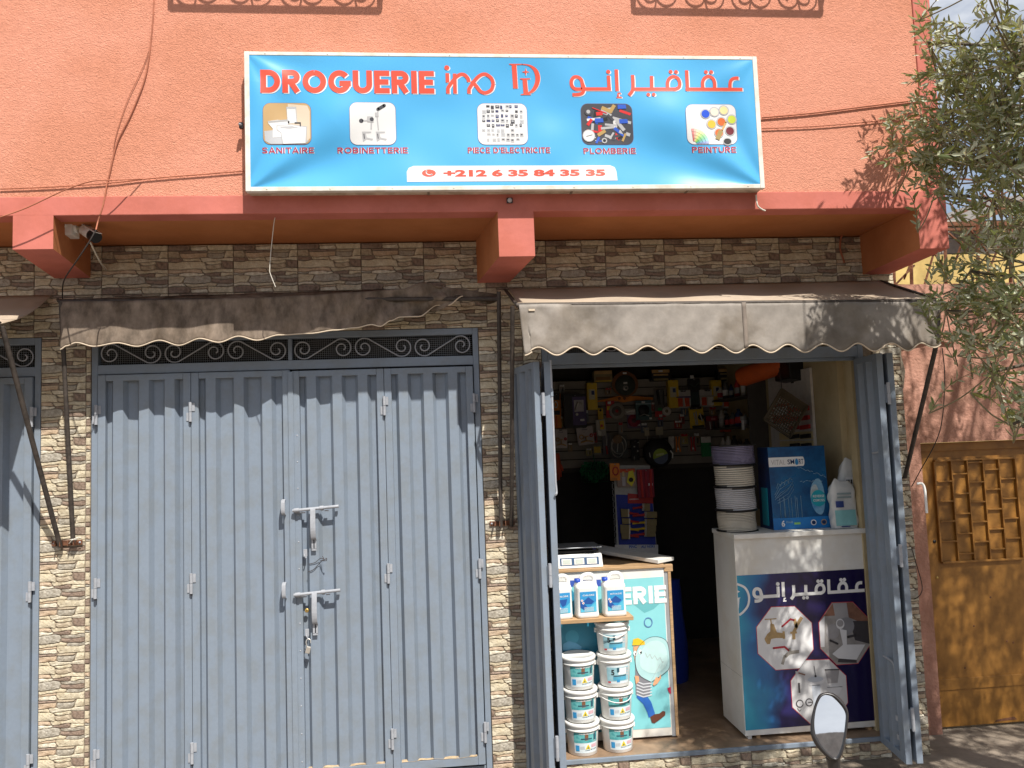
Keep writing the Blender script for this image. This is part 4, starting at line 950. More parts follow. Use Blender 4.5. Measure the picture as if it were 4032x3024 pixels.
# jerrycans, shelf plank, buckets
def jerry_label(mb, kind):
    y = -.0508
    pal = (mat('jug_label_blue', (.04, .30, .62), .4, var=.1, scale=15), mat('jug_label_cyan', (.10, .48, .68), .4, var=.08), mat('jug_label_navy', (.02, .09, .34), .4, var=.05))
    x0, x1, z0, z1 = -.047, .047, .035, .148
    mb.flat([(x0, z0), (x1, z0), (x1, z1), (x0, z1)], y, pal[1]); mb.flat([(x0, z0+.045), (0, z0+.02), (x1, z0+.06), (x1, z1), (x0, z1)], y-.0005, pal[0])
    mb.flat([(x0, z1-.045), (x0+.022, z1-.065), (x0+.04, z1-.085), (x0+.02, z1-.10), (x0, z1-.085)], y-.001, pal[2] if kind else pw)
    mb.flat([(-.03, .095), (0, .118), (.034, .092), (.018, .078), (-.018, .080)] if kind else [(-.02, .11), (.03, .112), (.02, .08), (0, .07)], y-.001, pal[2])
    mb.text('ANTI-ALGUE' if kind == 2 else 'CHLORE', -.032, .124, .036, .133, y-.0015, pw, bold=.01)
    mb.flat([(x0+.004, .137), (-.018, .137), (-.018, .146), (x0+.004, .146)], y-.001, pal[0])
    for q in ((-.037, .100), (-.030, .086)): mb.flat([(q[0], q[1]-.008), (q[0]+.008, q[1]), (q[0], q[1]+.008), (q[0]-.008, q[1])], y-.0017, pw); mb.flat([(q[0], q[1]-.004), (q[0]+.004, q[1]), (q[0], q[1]+.004), (q[0]-.004, q[1])], y-.002, mat('hazard_red', (.6, .05, .05), .4, var=.03))
    for i in range(5): mb.box(-.025, .03, y-.0012, y-.001, .060-i*.005, .0615-i*.005, pw)
def jerrycan(kind, label):
    r = local('jerrycan', label, 'jerrycan', 'white jerrycans on the plank')
    m = MB(); w, d, h = .064, .05, .182
    def ring(sx, sy, z, rr=.018):
        pts = []
        for cx_, cy_, a0 in ((sx-rr, sy-rr, 0), (-sx+rr, sy-rr, 90), (-sx+rr, -sy+rr, 180), (sx-rr, -sy+rr, 270)):
            pts += [(cx_+rr*cos(radians(a0+t)), cy_+rr*sin(radians(a0+t)), z) for t in (0, 30, 60, 90)]
        return pts
    L = [ring(w-.006, d-.006, 0), ring(w, d, .006), ring(w, d, .02), ring(w-.0015, d-.0015, .03), ring(w-.0015, d-.0015, .155), ring(w, d, .165), ring(w, d, h-.012), ring(w-.004, d-.006, h), ring(w-.018, d-.02, h+.016)]
    vs = [p for l_ in L for p in l_]; n = 16
    m.add(vs, [(i*n+j, i*n+(j+1) % n, (i+1)*n+(j+1) % n, (i+1)*n+j) for i in range(len(L)-1) for j in range(n)], whitepl, True)
    m.add(L[0], [list(range(n-1, -1, -1))], whitepl); m.add(L[-1], [list(range(n))], whitepl)
    m.build('can_body', r)
    k = MB(); k.tube(cat_([(-.030, 0, h-.004), (-.026, 0, h+.030), (-.008, 0, h+.050), (.030, 0, h+.052), (.050, 0, h+.034), (.054, 0, h-.006)], 6), .0125, whitepl, 12); k.build('handle', r)
    k = MB(); k.lathe([(.016, 0), (.016, .012), (.001, .012)], (-.046, 0, h+.008), whitepl, 16); k.build('neck', r)
    k = MB(); k.lathe([(.0001, .026), (.0185, .026), (.019, .008), (.0185, .006)], (-.046, 0, h+.008), mat('cap_blue', (.02, .07, .42), .4, var=.04), 18); k.build('cap', r)
    k = MB(); jerry_label(k, kind); k.build('label_sheet', r); return r
ZP = .962
q = P(2495, 2455, .02)
for kind, (px, py), lab in ((0, (2213, 2462), 'white jerrycan with blue label, leftmost and half hidden by the gate leaf'), (1, (2318, 2456), 'white jerrycan with cyan label, middle of the three on the plank'), (2, (2427, 2447), 'white jerrycan with pale blue label, rightmost of the three on the plank')):
    j = jerrycan(kind, lab); c = P(px, py, .035); j.location = (c.x, .085, ZP); j.rotation_euler = (0, 0, radians((8, 4, 2)[kind]))
m = MB(); xr = P(2495, 2462, .03).x; m.box(.47, xr, .022, .155, ZP-.022, ZP, wood); o = m.build('shelf_plank', bevel=.002); tag(o, 'rough wooden plank under the three white jerrycans, resting on the bucket stack', 'plank')
# support of the plank's hidden end
m = MB(); m.box(.470, .500, .04, .13, RZ, ZP-.022, wood); tag(m.build('plank_support'), 'wooden upright under the hidden end of the plank behind the gate leaf', 'post')
def bucket(kind, label, handle=False, rz=0):
    r = local('bucket', label, 'bucket', 'white plastic buckets stacked at the entrance')
    R0, R1, H = .083, .0925, .168
    m = MB(); m.lathe([(.0001, 0), (R0-.004, 0), (R0, .004), (R1, H-.02)], (0, 0, 0), whitepl, 40); m.build('bucket_body', r)
    k = MB(); k.lathe([(R1, H-.034), (R1+.006, H-.034), (R1+.006, H-.026), (R1+.002, H-.024), (R1+.003, H-.012), (R1+.008, H-.010), (R1+.009, H+.004), (R1+.004, H+.010), (R1-.004, H+.010), (R1-.008, H+.002), (.0001, H+.002)], (0, 0, 0), whitepl, 40); k.build('lid', r)
    for s_ in (-1, 1):
        k = MB(); k.box(s_*(R1+.004)-.006, s_*(R1+.004)+.006, -.012, .012, H-.055, H-.03, whitepl); k.build('handle_lug', r, bevel=.003)
    k = MB(); sgn = -1 if handle else -.35; dz = -.015 if handle else -.035
    k.tube(cat_([(-R1-.008, 0, H-.045), (-R1*.8, sgn*.07, H-.045+dz*.6), (-.02, sgn*.10, H-.045+dz*1.4), (R1*.5, sgn*.088, H-.045+dz), (R1+.008, 0, H-.045)], 6) if handle else cat_([(-R1-.010, 0, H-.045), (-R1*.72, .075, H-.038), (0, .108, H-.034), (R1*.72, .075, H-.038), (R1+.010, 0, H-.045)], 6), .0028, whitepl, 6); k.build('handle', r)
    k = MB()
    def cyl(x, z, o=0): a = x/.089; rr_ = R0+(R1-R0)*(z-.004)/(H-.024)+.0008+o; return (rr_*sin(a), -rr_*cos(a), z)
    def lab(x0, x1, z0, z1, mm_, o=0., n=10): k.add([cyl(x0+(x1-x0)*i/n, z, o) for i in range(n+1) for z in (z0, z1)], [(2*i, 2*i+2, 2*i+3, 2*i+1) for i in range(n)], mm_, True)
    pool = mat('label_pool', (.05, .30, .33), .4, var=.2, scale=40, col2=(.18, .50, .50)); pale = mat('label_pale', (.66, .74, .78), .4, var=.04); dk = mat('label_dark', (.03, .10, .14), .4, var=.1)
    if kind == 0:
        lab(-.070, .072, .020, .132, pale); lab(-.070, .072, .075, .132, pool, .0005)
        lab(-.008, .012, .090, .131, mat('label_brown', (.24, .11, .06), .4, var=.2), .001, 3); lab(-.030, .034, .094, .101, dk, .0012, 5); lab(.045, .062, .085, .125, dk, .001, 3)
        lab(-.062, -.040, .030, .062, MATS['jug_label_blue'], .001, 3); lab(.030, .066, .048, .066, mat('label_pink', (.70, .45, .50), .4, var=.15, scale=80), .001, 4)
        for i in range(4): lab(.028+i*.011, .034+i*.011, .034, .040, dk, .001, 1)
        for i in range(3): lab(-.036, -.010, .054-i*.006, .056-i*.006, gr, .001, 3)
        # warning triangle
        k.add([cyl(-.006, .040, .0015), cyl(.026, .040, .0015), cyl(.010, .069, .0015)], [(0, 1, 2)], mat('label_yellow', (.78, .60, .02), .4, var=.03)); k.add([cyl(.005, .045, .002), cyl(.015, .045, .002), cyl(.010, .055, .002)], [(0, 1, 2)], dk)
        k.text('CHLORE EN GALETS', -.040, .1215, .050, .1295, 0, pw, bold=.03, fn=lambda x, z: cyl(x, z, .0016)); k.text('DANGER', -.006, .0325, .024, .0375, 0, dk, bold=.02, fn=lambda x, z: cyl(x, z, .0016))
        k.text('Y 10', .046, .080, .058, .087, 0, pw, bold=.02, fn=lambda x, z: cyl(x, z, .0016))
    else:
        lab(-.066, .072, .022, .122, pale); lab(-.066, .072, .035, .112, mat('label_aqua', (.34, .58, .66), .4, var=.12, scale=20), .0005); lab(.000, .05, .072, .108, pw, .001, 5); lab(-.008, .006, .085, .110, dk, .0012, 2)
        lab(-.028, .050, .062, .068, dk, .0014, 6); lab(-.03, .05, .040, .060, mat('label_sky', (.10, .42, .60), .4, var=.15), .0010, 6); lab(-.062, -.045, .026, .034, MATS['hazard_red'], .001, 2); lab(-.010, .008, .030, .044, MATS['jug_label_blue'], .0014, 2)
        for i in range(3): lab(.052, .068, .095-i*.016, .106-i*.016, gr, .001, 2)
        k.text('5', -.040, .070, -.022, .100, 0, bl, bold=.03, fn=lambda x, z: cyl(x, z, .0016))
    k.build('label_sheet', r); r.rotation_euler = (0, 0, radians(rz)); return r
cxL, cxR = P(2306, 2960, .03).x, P(2449, 2955, .03).x
lbl = ['white bucket with pool photo label, %s' % s for s in ('bottom of the left stack by the gate leaf', 'middle of the left stack of three', 'top of the left stack of three')]
PH = .1805
b0 = bucket(0, lbl[0]); b0.location = (cxL, .118, RZ); b0.rotation_euler = (0, 0, radians(4))
for i in (1, 2): dup(b0, (cxL+(-.004, -.007)[i-1], .116, RZ+PH*i), (0, 0, radians((1, 6)[i-1])), lbl[i])
b1 = bucket(0, 'white bucket with a pool photo label, bottom of the right stack of four'); b1.location = (cxR, .128, RZ); b1.rotation_euler = (0, 0, radians(3))
b2 = bucket(0, 'white bucket with handle swung across its label, second from below in right stack', True); b2.location = (cxR-.001, .126, RZ+PH); b2.rotation_euler = (0, 0, radians(5))
b3 = bucket(1, 'white bucket with aqua label and black 5, third from below in right stack'); b3.location = (cxR-.002, .124, RZ+PH*2); b3.rotation_euler = (0, 0, radians(2))
b4 = bucket(1, 'white bucket with a tilted handle and figure 5, right under the wooden plank', True); b4.location = (cxR-.006, .122, RZ+PH*3); b4.rotation_euler = (0, 0, radians(-5))

# ------------------------------------------------------------------ right counter
YR = .105
RC = thing('shop_counter', 'tall white counter with dark blue printed front and arabic lettering', 'counter', (2.1, .28, RZ))
XA2, XB2 = 1.712, 2.512
MB().box(XA2, XB2, YR, .456, RZ+.020, 1.352, cw).build('counter_body', RC, bevel=.002)
m = MB()
m.box(XA2, XA2+.0015, YR, .456, .56, .562, dg); m.build('side_joint', RC)
MB().box(XA2-.004, XB2+.012, YR-.018, .47, 1.352, 1.382, white).build('counter_top', RC, bevel=.004)
for xx in (XA2+.02, XA2+.07, XB2-.05): MB().box(xx, xx+.022, YR+.01, YR+.05, RZ, RZ+.020, wood if xx > 1.75 else cw).build('foot', RC)
def Rc(x, y): p = P(2700+x/1.898, 2150+y/1.898, YR); return (p.x, p.z)
navy = bpy.data.materials.new('poster_navy'); navy.use_nodes = True
nt = navy.node_tree; n, l = nt.nodes, nt.links; b = n['Principled BSDF']; b.inputs['Roughness'].default_value = .22
t = n.new('ShaderNodeTexCoord'); sp = n.new('ShaderNodeSeparateXYZ'); no = n.new('ShaderNodeTexNoise'); no.inputs['Scale'].default_value = 2.6; no.inputs['Detail'].default_value = 3
l.new(t.outputs['Object'], sp.inputs[0]); l.new(t.outputs['Object'], no.inputs['Vector'])
ad = n.new('ShaderNodeMath'); ad.operation = 'MULTIPLY_ADD'; ad.inputs[1].default_value = .55; l.new(no.outputs['Fac'], ad.inputs[0]); l.new(sp.outputs[0], ad.inputs[2])
mr = n.new('ShaderNodeMapRange'); mr.inputs[1].default_value = -.14; mr.inputs[2].default_value = .38; l.new(ad.outputs[0], mr.inputs[0])
rp = n.new('ShaderNodeValToRGB'); e = rp.color_ramp.elements; e[0].color = (.03, .33, .50, 1); e[1].color = (.012, .008, .050, 1); e[1].position = .85
x_ = e.new(.28); x_.color = (.02, .14, .36, 1); x_ = e.new(.50); x_.color = (.018, .016, .10, 1)
l.new(mr.outputs[0], rp.inputs[0]); l.new(rp.outputs[0], b.inputs['Base Color'])
m = MB(); z0, z1 = Rc(460, 1378)[1], Rc(373, 222)[1]
m.flat([(XA2+.004, z0), (XB2-.010, z0+.004), (XB2-.010, z1), (XA2+.004, z1)], YR-.0012, navy); m.build('poster', RC)
E2 = [YR-.0022-.0009*k for k in range(7)]
# arabic lettering in white, mapped from the sign's measurements
def Tc(p):
    u, v = (p[0]-640)/(1886-640), (p[1]-228)/(415-228)
    a = Rc(505+u*830, 283+v*132+ -u*56); return a
m = MB(); arabic(m, Tc, .0185, E2[1], pw); m.build('lettering', RC)
m = MB(); K = lambda *pts: [Rc(*p) for p in pts]
m.stroke([Rc(*p) for p in [tuple(q) for q in cat_([(380, 283), (440, 310), (470, 370), (465, 440), (430, 490), (398, 515)], 6)]], .013, E2[1], pw); m.flat(K((385, 330), (404, 340), (385, 350)), E2[1], pw); m.flat(K((384, 385), (410, 385), (400, 392), (396, 460), (390, 480)), E2[1], pw); m.build('emblem', RC)
def octo(A, B, back, draw, edge):
    mb = MB(); a, b = Rc(*A), Rc(*B); x0, x1, z0, z1 = a[0], b[0], b[1], a[1]
    U = lambda u, v: (x0+(x1-x0)*u, z1-(z1-z0)*v)
    o = [(.29, -.01), (.71, 0), (1, .28), (1, .71), (.73, 1), (.30, 1.0), (0, .72), (0, .30)]
    mb.flat([U(.5+(u-.5)*1.02, .5+(v-.5)*1.02) for u, v in o], E2[0], edge); mb.flat([U(u, v) for u, v in o], E2[1], back); draw(mb, U); mb.build('picture', RC)
pgold, pred, psil = mat('print_brass', (.50, .34, .16), .4, var=.15, scale=30), mat('print_red', (.50, .03, .05), .4, var=.05), mat('print_silver', (.40, .37, .33), .4, var=.2, scale=40)
pgr, pwt, pdk = mat('print_grey2', (.34, .33, .34), .4, var=.1), mat('print_white2', (.66, .66, .68), .4, var=.04), mat('print_dark2', (.06, .055, .06), .4, var=.1)
def o1(mb, U):
    mb.stroke([U(.16, .18), U(.36, .18)], .006, E2[2], pgold, True); mb.stroke([U(.26, .18), U(.27, .27)], .007, E2[2], pgold); mb.flat([U(.25, .26), U(.31, .26), U(.36, .40), U(.48, .42), U(.48, .50), U(.34, .49), U(.25, .50), U(.22, .58), U(.17, .58), U(.14, .53), U(.13, .49), U(.18, .42), U(.24, .38)], E2[2], pgold)
    mb.flat([U(.46, .39), U(.50, .39), U(.50, .51), U(.46, .51)], E2[3], pgold); mb.stroke([U(.46, .31), U(.62, .20), U(.68, .22)], .010, E2[3], pred, True)
    mb.stroke([U(.70, .34), U(.83, .18)], .020, E2[2], pgold); mb.stroke([U(.69, .20), U(.72, .33), U(.66, .42), U(.66, .53)], .019, E2[2], pgold); mb.stroke([U(.60, .42), U(.72, .42)], .012, E2[3], pgold)
    mb.stroke([U(.28, .65), U(.48, .64), U(.55, .70)], .011, E2[3], pred, True); mb.stroke([U(.48, .80), U(.56, .74), U(.74, .73)], .020, E2[2], psil); mb.stroke([U(.57, .66), U(.58, .76)], .013, E2[3], psil); mb.stroke([U(.48, .78), U(.42, .92)], .017, E2[2], psil)
def o2(mb, U):
    mb.flat([U(.30, 0), U(.70, 0), U(1, .28), U(1, .40), U(.50, .20), U(.10, .20)], E2[2]-.0001, mat('print_cloth', (.30, .15, .10), .4, var=.3)); mb.flat([U(.30, .0), U(.58, .0), U(.62, .40), U(.36, .42)], E2[2]-.0003, pgr)
    mb.flat([U(.0, .30), U(.12, .20), U(.08, .70), U(0, .70)], E2[2]-.0002, pwt)
    mb.disc(*U(.26, .46), .042, E2[3], pgr, 20); mb.disc(*U(.54, .38), .050, E2[3]+.0001, mat('print_grey3', (.25, .25, .27), .4, var=.1), 20); mb.disc(*U(.42, .34), .026, E2[4], pwt, 20, rz=.030); mb.disc(*U(.42, .33), .020, E2[5], pgr, 20, rz=.020)
    mb.flat([U(.40, .42), U(.54, .45), U(.52, .78), U(.46, .76)], E2[5]-.0002, pwt)
    mb.flat([U(.22, .82), U(.45, .68), U(.90, .70), U(.70, .94), U(.34, .90)], E2[4], pwt); mb.flat([U(.34, .90), U(.70, .94), U(.70, .99), U(.32, .96)], E2[4], pdk); mb.flat([U(.62, .30), U(1, .32), U(1, .70), U(.70, .62)], E2[2]-.0003, pdk); mb.stroke([U(.20, .60), U(.34, .66)], .012, E2[4], pdk, True); mb.stroke([U(.56, .56), U(.72, .54)], .014, E2[4], pdk, True)
def o3(mb, U):
    mb.disc(*U(.44, .30), .048, E2[3], mat('print_basin', (.48, .52, .58), .4, var=.03), 24, rz=.016); mb.flat([U(.24, .30), U(.64, .30), U(.58, .37), U(.52, .40), U(.36, .40), U(.29, .37)], E2[2], pwt); mb.flat([U(.37, .39), U(.52, .39), U(.53, .95), U(.38, .95)], E2[2], MATS['print_basin'])
    mb.stroke([U(.43, .09), U(.445, .25)], .004, E2[4], pdk, True); mb.disc(*U(.445, .25), .007, E2[4], pdk, 10)
    mb.flat([U(.62, .15), U(.89, .16), U(.84, .38), U(.66, .38)], E2[2]-.0002, pgr); mb.flat([U(.62, .15), U(.89, .16), U(.885, .18), U(.625, .17)], E2[3], pdk); mb.disc(*U(.78, .46), .034, E2[3], pwt, 22, rz=.020); mb.flat([U(.64, .46), U(.92, .46), U(.86, .55), U(.80, .60), U(.74, .60), U(.68, .54)], E2[3]+.0001, pwt); mb.stroke([U(.64, .445), U(.92, .445)], .0025, E2[4], pdk)
    mb.flat([U(.09, .15), U(.24, .18), U(.26, .52), U(.10, .54)], E2[2], mat('print_panel', (.50, .50, .51), .4, var=.05)); mb.flat([U(.12, .34), U(.155, .34), U(.155, .50), U(.12, .50)], E2[3], pdk); mb.stroke([U(.14, .18), U(.26, .22)], .008, E2[3], mat('print_cloth', (.30, .15, .10)))
    for u, v in ((.13, .67), (.30, .66)):
        c = U(u, v); mb.disc(c[0], c[1], .023, E2[3], pdk, 20); mb.disc(c[0], c[1], .017, E2[4], pwt, 20)
    mb.stroke([U(.28, .66), U(.36, .66)], .004, E2[5], pdk, True); mb.stroke([U(.08, .74), U(.12, .79), U(.15, .76)], .003, E2[3], pdk)
whp = mat('poster_pic_white', (.74, .74, .75), .35, var=.02)
octo((520, 468), (960, 905), whp, o1, pred); octo((985, 435), (1385, 868), mat('print_mid', (.36, .34, .33), .4, var=.2), o2, pred); octo((776, 866), (1218, 1305), mat('poster_pic_grey', (.60, .60, .61), .35, var=.04), o3, pred)

# cable reels
def reel(H, R, cw_, wraps, cable, label, loc, rz=0):
    r = local('cable_reel', label, 'cable reel', 'cable reels stacked on the white counter')
    m = MB(); m.lathe([(.0001, 0), (R+.008, 0), (R+.008, .004), (R*.5, .004)], (0, 0, 0), black, 36); m.build('flange', r); m = MB(); m.lathe([(R*.5, H-.004), (R+.008, H-.004), (R+.008, H), (.0001, H)], (0, 0, 0), black, 36); m.build('flange', r)
    m = MB(); rr = random.Random(int(H*1e4)+wraps); pr = []; N = wraps*2
    pts = []; n_ = wraps*28
    for i in range(n_+1):
        a = 2*pi*i/28; t = i/n_; pts.append(((R-.006+.0025*sin(i*.21+H*50)+rr.uniform(-.0004, .0004))*cos(a), (R-.006+.0025*sin(i*.21+H*50))*sin(a), .006+(H-.012)*t+.0018*sin(a*1.0+i*.02)))
    m.tube(pts, (H-.012)/wraps*.44, cable, 6); m.build('wound_cable', r)
    m = MB(); m.lathe([(R-.013, .004), (R-.013, H-.004)], (0, 0, 0), ink(.12, .11, .10), 32); m.build('core', r)
    r.location = loc; r.rotation_euler = (0, 0, rz); return r
wc = mat('reel_white_cable', (.60, .56, .48), .4, var=.08); wc2 = mat('reel_grey_cable', (.52, .52, .55), .4, var=.08); wp = mat('reel_wrapped_film', (.24, .22, .34), .25, var=.2, scale=6)
cR = P(2903, 2085, .285); zz = 1.382; xR = cR.x
for H, R, cb, n_, lab in ((.126, .118, wc, 13, 'reel of white cable at the bottom of the reel stack'), (.140, .121, wc2, 11, 'reel of greyish white cable, second from below on the counter'), (.132, .119, wc, 9, 'reel of loosely wound cream cable, third from below'), (.122, .130, wp, 12, 'top reel wrapped in violet grey plastic film')):
    reel(H, R, wood if cb is wc else wp, n_, cb, lab, (xR+(.006 if H < .1 else 0), .285, zz), rz=H*30); zz += H+.001

# printed blue box
BX = thing('filter_box', 'tall glossy blue box with white VITAL SMART lettering on the white counter', 'box', (2.12, .25, 1.382))
YB = .20
def Bc(x, y): p = P(2800+x/1.8438, 1350+y/1.8438, YB); return (p.x, p.z)
bxm = mat('box_blue', (.010, .045, .14), .28, var=.25, scale=5, col2=(.015, .14, .33)); bxs = mat('box_blue_dark', (.01, .04, .14), .3, var=.2, scale=7)
x0, x1 = Bc(452, 1300)[0], Bc(868, 1300)[0]; z1 = Bc(640, 752)[1]; zB = 1.383
xs = P(2978, 1780, .38).x
v = [(x0, YB, zB), (x1, YB, zB), (x1, YB+.02, z1), (x0-.0, YB+.02, z1), (x0, .40, zB), (x1, .40, zB), (x1, .38, z1), (x0, .38, z1)]
m = MB(); m.add(v, [(0, 1, 2, 3)], bxm); m.add(v, [(4, 0, 3, 7), (1, 5, 6, 2), (5, 4, 7, 6)], bxs); m.add(v, [(3, 2, 6, 7), (4, 5, 1, 0)], bxs); m.build('carton', BX, bevel=.002)
def bf(u, vv, o=.001): # u,v on the front from left-top
    t = 1-vv; return (x0+(x1-x0)*u, YB+.02*t-o, zB+(z1-zB)*t)
k = MB()
def bq(u0, v0, u1, v1, mm_, o): k.add([bf(u0, v0, o), bf(u1, v0, o), bf(u1, v1, o), bf(u0, v1, o)], [(0, 1, 2, 3)], mm_)
bq(0, .86, 1, 1, mat('box_band_blue', (.02, .20, .55), .3, var=.08), .001); bq(0, .125, .60, .24, pw, .001); k.add([bf(.60+.03*sin(pi*i/10), .1825-.0575*cos(pi*i/10), .001) for i in range(11)], [list(range(11))], pw)
k.text('VITAL', x0+(x1-x0)*.04, bf(0, .215)[2], x0+(x1-x0)*.29, bf(0, .155)[2], 0, gr, bold=-.005, fn=lambda a, b: (a, YB+.014, b)); k.text('SM', x0+(x1-x0)*.33, bf(0, .215)[2], x0+(x1-x0)*.45, bf(0, .155)[2], 0, bxs, bold=.01, fn=lambda a, b: (a, YB+.014, b)); k.text('RT', x0+(x1-x0)*.53, bf(0, .215)[2], x0+(x1-x0)*.61, bf(0, .155)[2], 0, bxs, bold=.01, fn=lambda a, b: (a, YB+.014, b))
k.add([bf(.49+.030*sin(a_), .195-.030*cos(a_)*(1.6 if cos(a_) > 0 else 1), .003) for a_ in [2*pi*i/16 for i in range(16)]], [list(range(16))], mat('drop_blue', (.03, .25, .55), .3, var=.05))
for cx_, cy_, r_, mm_ in ((.84, .62, .22, mat('box_glow', (.30, .52, .66), .3, var=.25, scale=9, col2=(.04, .22, .48))), (.78, .60, .13, mat('box_glow2', (.55, .66, .70), .3, var=.25, scale=9))):
    k.add([bf(cx_+r_*.72*cos(2*pi*i/24)*(1 if cos(2*pi*i/24) < 0 else .6), cy_+r_*sin(2*pi*i/24)*1.0, .002 if r_ > .2 else .003) for i in range(24)], [list(range(24))], mm_)
k.add([bf(.82+.13*cos(2*pi*i/24), .64+.10*sin(2*pi*i/24), .004) for i in range(24)], [list(range(24))], mat('box_teal', (.02, .35, .45), .3, var=.04))
k.text('REVERSE', x0+(x1-x0)*.72, bf(0, .63)[2], x0+(x1-x0)*.92, bf(0, .60)[2], 0, pw, bold=.01, fn=lambda a, b: (a, YB+.006-.005, b)); k.text('OSMOSIS', x0+(x1-x0)*.72, bf(0, .68)[2], x0+(x1-x0)*.92, bf(0, .65)[2], 0, pw, bold=.01, fn=lambda a, b: (a, YB+.006-.006, b))
lnm = mat('box_line', (.30, .50, .68), .3, var=.2)
k.text('6', x0+(x1-x0)*.14, bf(0, .965)[2], x0+(x1-x0)*.20, bf(0, .89)[2], 0, pw, bold=.03, fn=lambda a, b: (a, YB-.001, b)); k.text('STAGES', x0+(x1-x0)*.22, bf(0, .925)[2], x0+(x1-x0)*.34, bf(0, .90)[2], 0, lnm, bold=.02, fn=lambda a, b: (a, YB-.001, b))
for cx_, mm_ in ((.70, pw), (.88, pgold)):
    k.add([bf(cx_+.05*cos(2*pi*i/20), .93+.035*sin(2*pi*i/20), .003) for i in range(20)], [list(range(20))], mm_); k.add([bf(cx_+.035*cos(2*pi*i/20), .93+.024*sin(2*pi*i/20), .004) for i in range(20)], [list(range(20))], bxs)
bq(.36, .92, .47, .945, mat('box_green', (.25, .55, .15), .4, var=.05), .003)
def bl_(pts, w): # line art of the filter unit
    q = [Vector(bf(u, vv, .003)) for u, vv in pts]; k.tube(q, w, lnm, 4)
for u in (.14, .22, .34, .44): bl_([(u, .62), (u, .86), (u+.07, .86), (u+.07, .60)], .0013)
for dy in (0, .05, .10): bl_([(.06, .58+dy*.6), (.16, .46+dy), (.36, .38+dy), (.40, .42+dy), (.30, .52+dy), (.10, .62+dy*.6)], .0014)
for i in range(4): bl_([(.10+.07*i, .50-.02*i), (.13+.07*i, .44-.02*i), (.17+.07*i, .46-.02*i)], .0016)
for i in range(12): u = .45+i*.045; bl_([(u, .24+.012*i+.012*sin(i*2.)), (u+.04, .25+.012*i+.012*sin(i*3.))], .0016)
for i in range(8): u = .52+i*.05; bl_([(u, .43+.012*sin(i*2.)), (u+.04, .425+.012*sin(i*3.))], .0018)
k.build('printed_front', BX)
k = MB(); k.box(x0-.003, x0-.0005, YB+.06, YB+.15, zB+.02, zB+(z1-zB)*.50, mat('box_teal', (.02, .35, .45))); k.build('side_print', BX)

# white plastic sacks behind the box
def sack(px, py0, py1, Y, w, label, lean, prints):
    a, b = P(px, py1, Y), P(px, py0, Y); H = b.z-1.382
    r = thing('plastic_sack', label, 'bag', (a.x, Y, 1.382), 'white plastic sacks on the counter'); m = MB(); n = 26; k = 14; rr = random.Random(px); vs = []
    sq = lambda q: abs(q)**.55*(1 if q > 0 else -1)
    for j in range(k+1):
        v_ = j/k; ww = w*(.97 if v_ < .1 else 1.03-.10*v_); ww *= 1 if v_ < .86 else max(.42, 1-((v_-.86)/.14)**2.2)**.5
        for i in range(n):
            t = 2*pi*i/n; e = 1+.05*sin(2*t+j*.9)+.05*sin(5*t-j*1.3)
            zt = H*v_+(.018*sin(3*t+px)+.016*cos(t+px))*max(0, v_-.5)*1.6
            vs.append((a.x+lean*v_+ww*e*sq(cos(t)), Y+ww*.45*e*sq(sin(t)), 1.384+zt))
    m.add(vs, [(j*n+i, j*n+(i+1) % n, (j+1)*n+(i+1) % n, (j+1)*n+i) for j in range(k) for i in range(n)], mat('sack_plastic', (.62, .64, .64), .32, var=.05, bump=.9, bscale=16), True)
    m.add(vs[-n:], [list(range(n))], MATS['sack_plastic']); m.build('sack_body', r)
    m = MB()
    for (dx0, dx1, v0, v1, mm_) in prints:
        pts = []
        for i in range(7):
            x = lerp(dx0, dx1, i/6)*w; 
            for v_ in (v0, v1): pts.append((a.x+lean*v_+x, Y-.45*w*max(.02, 1-abs(x/w)**3.6)**.28*1.06-.004, 1.384+H*v_))
        m.add(pts, [(2*i, 2*i+2, 2*i+3, 2*i+1) for i in range(6)], mm_, True)
    m.build('sack_print', r); return r
aq, nv2 = mat('sack_aqua', (.25, .55, .58), .35, var=.1), mat('sack_navy', (.04, .07, .25), .35, var=.1)
sack(3326, 1900, 2078, .15, .080, 'full white sack with aqua print between the blue box and the wall', -.01, [(-.85, .75, .06, .40, aq), (-.75, -.15, .46, .60, nv2), (-.6, .5, .66, .70, mat('sack_grey_print', (.30, .38, .40), .4, var=.1)), (-.6, .5, .74, .78, MATS.get('sack_grey_print') or aq), (-.5, .2, .03, .05, nv2)])
sack(3338, 1818, 2076, .235, .066, 'white sack with black letters standing behind the aqua printed sack', .035, [(-.55, .4, .60, .76, whp), (-.5, -.15, .65, .72, bl), (-.08, .08, .65, .72, bl), (.14, .2, .65, .72, bl)])

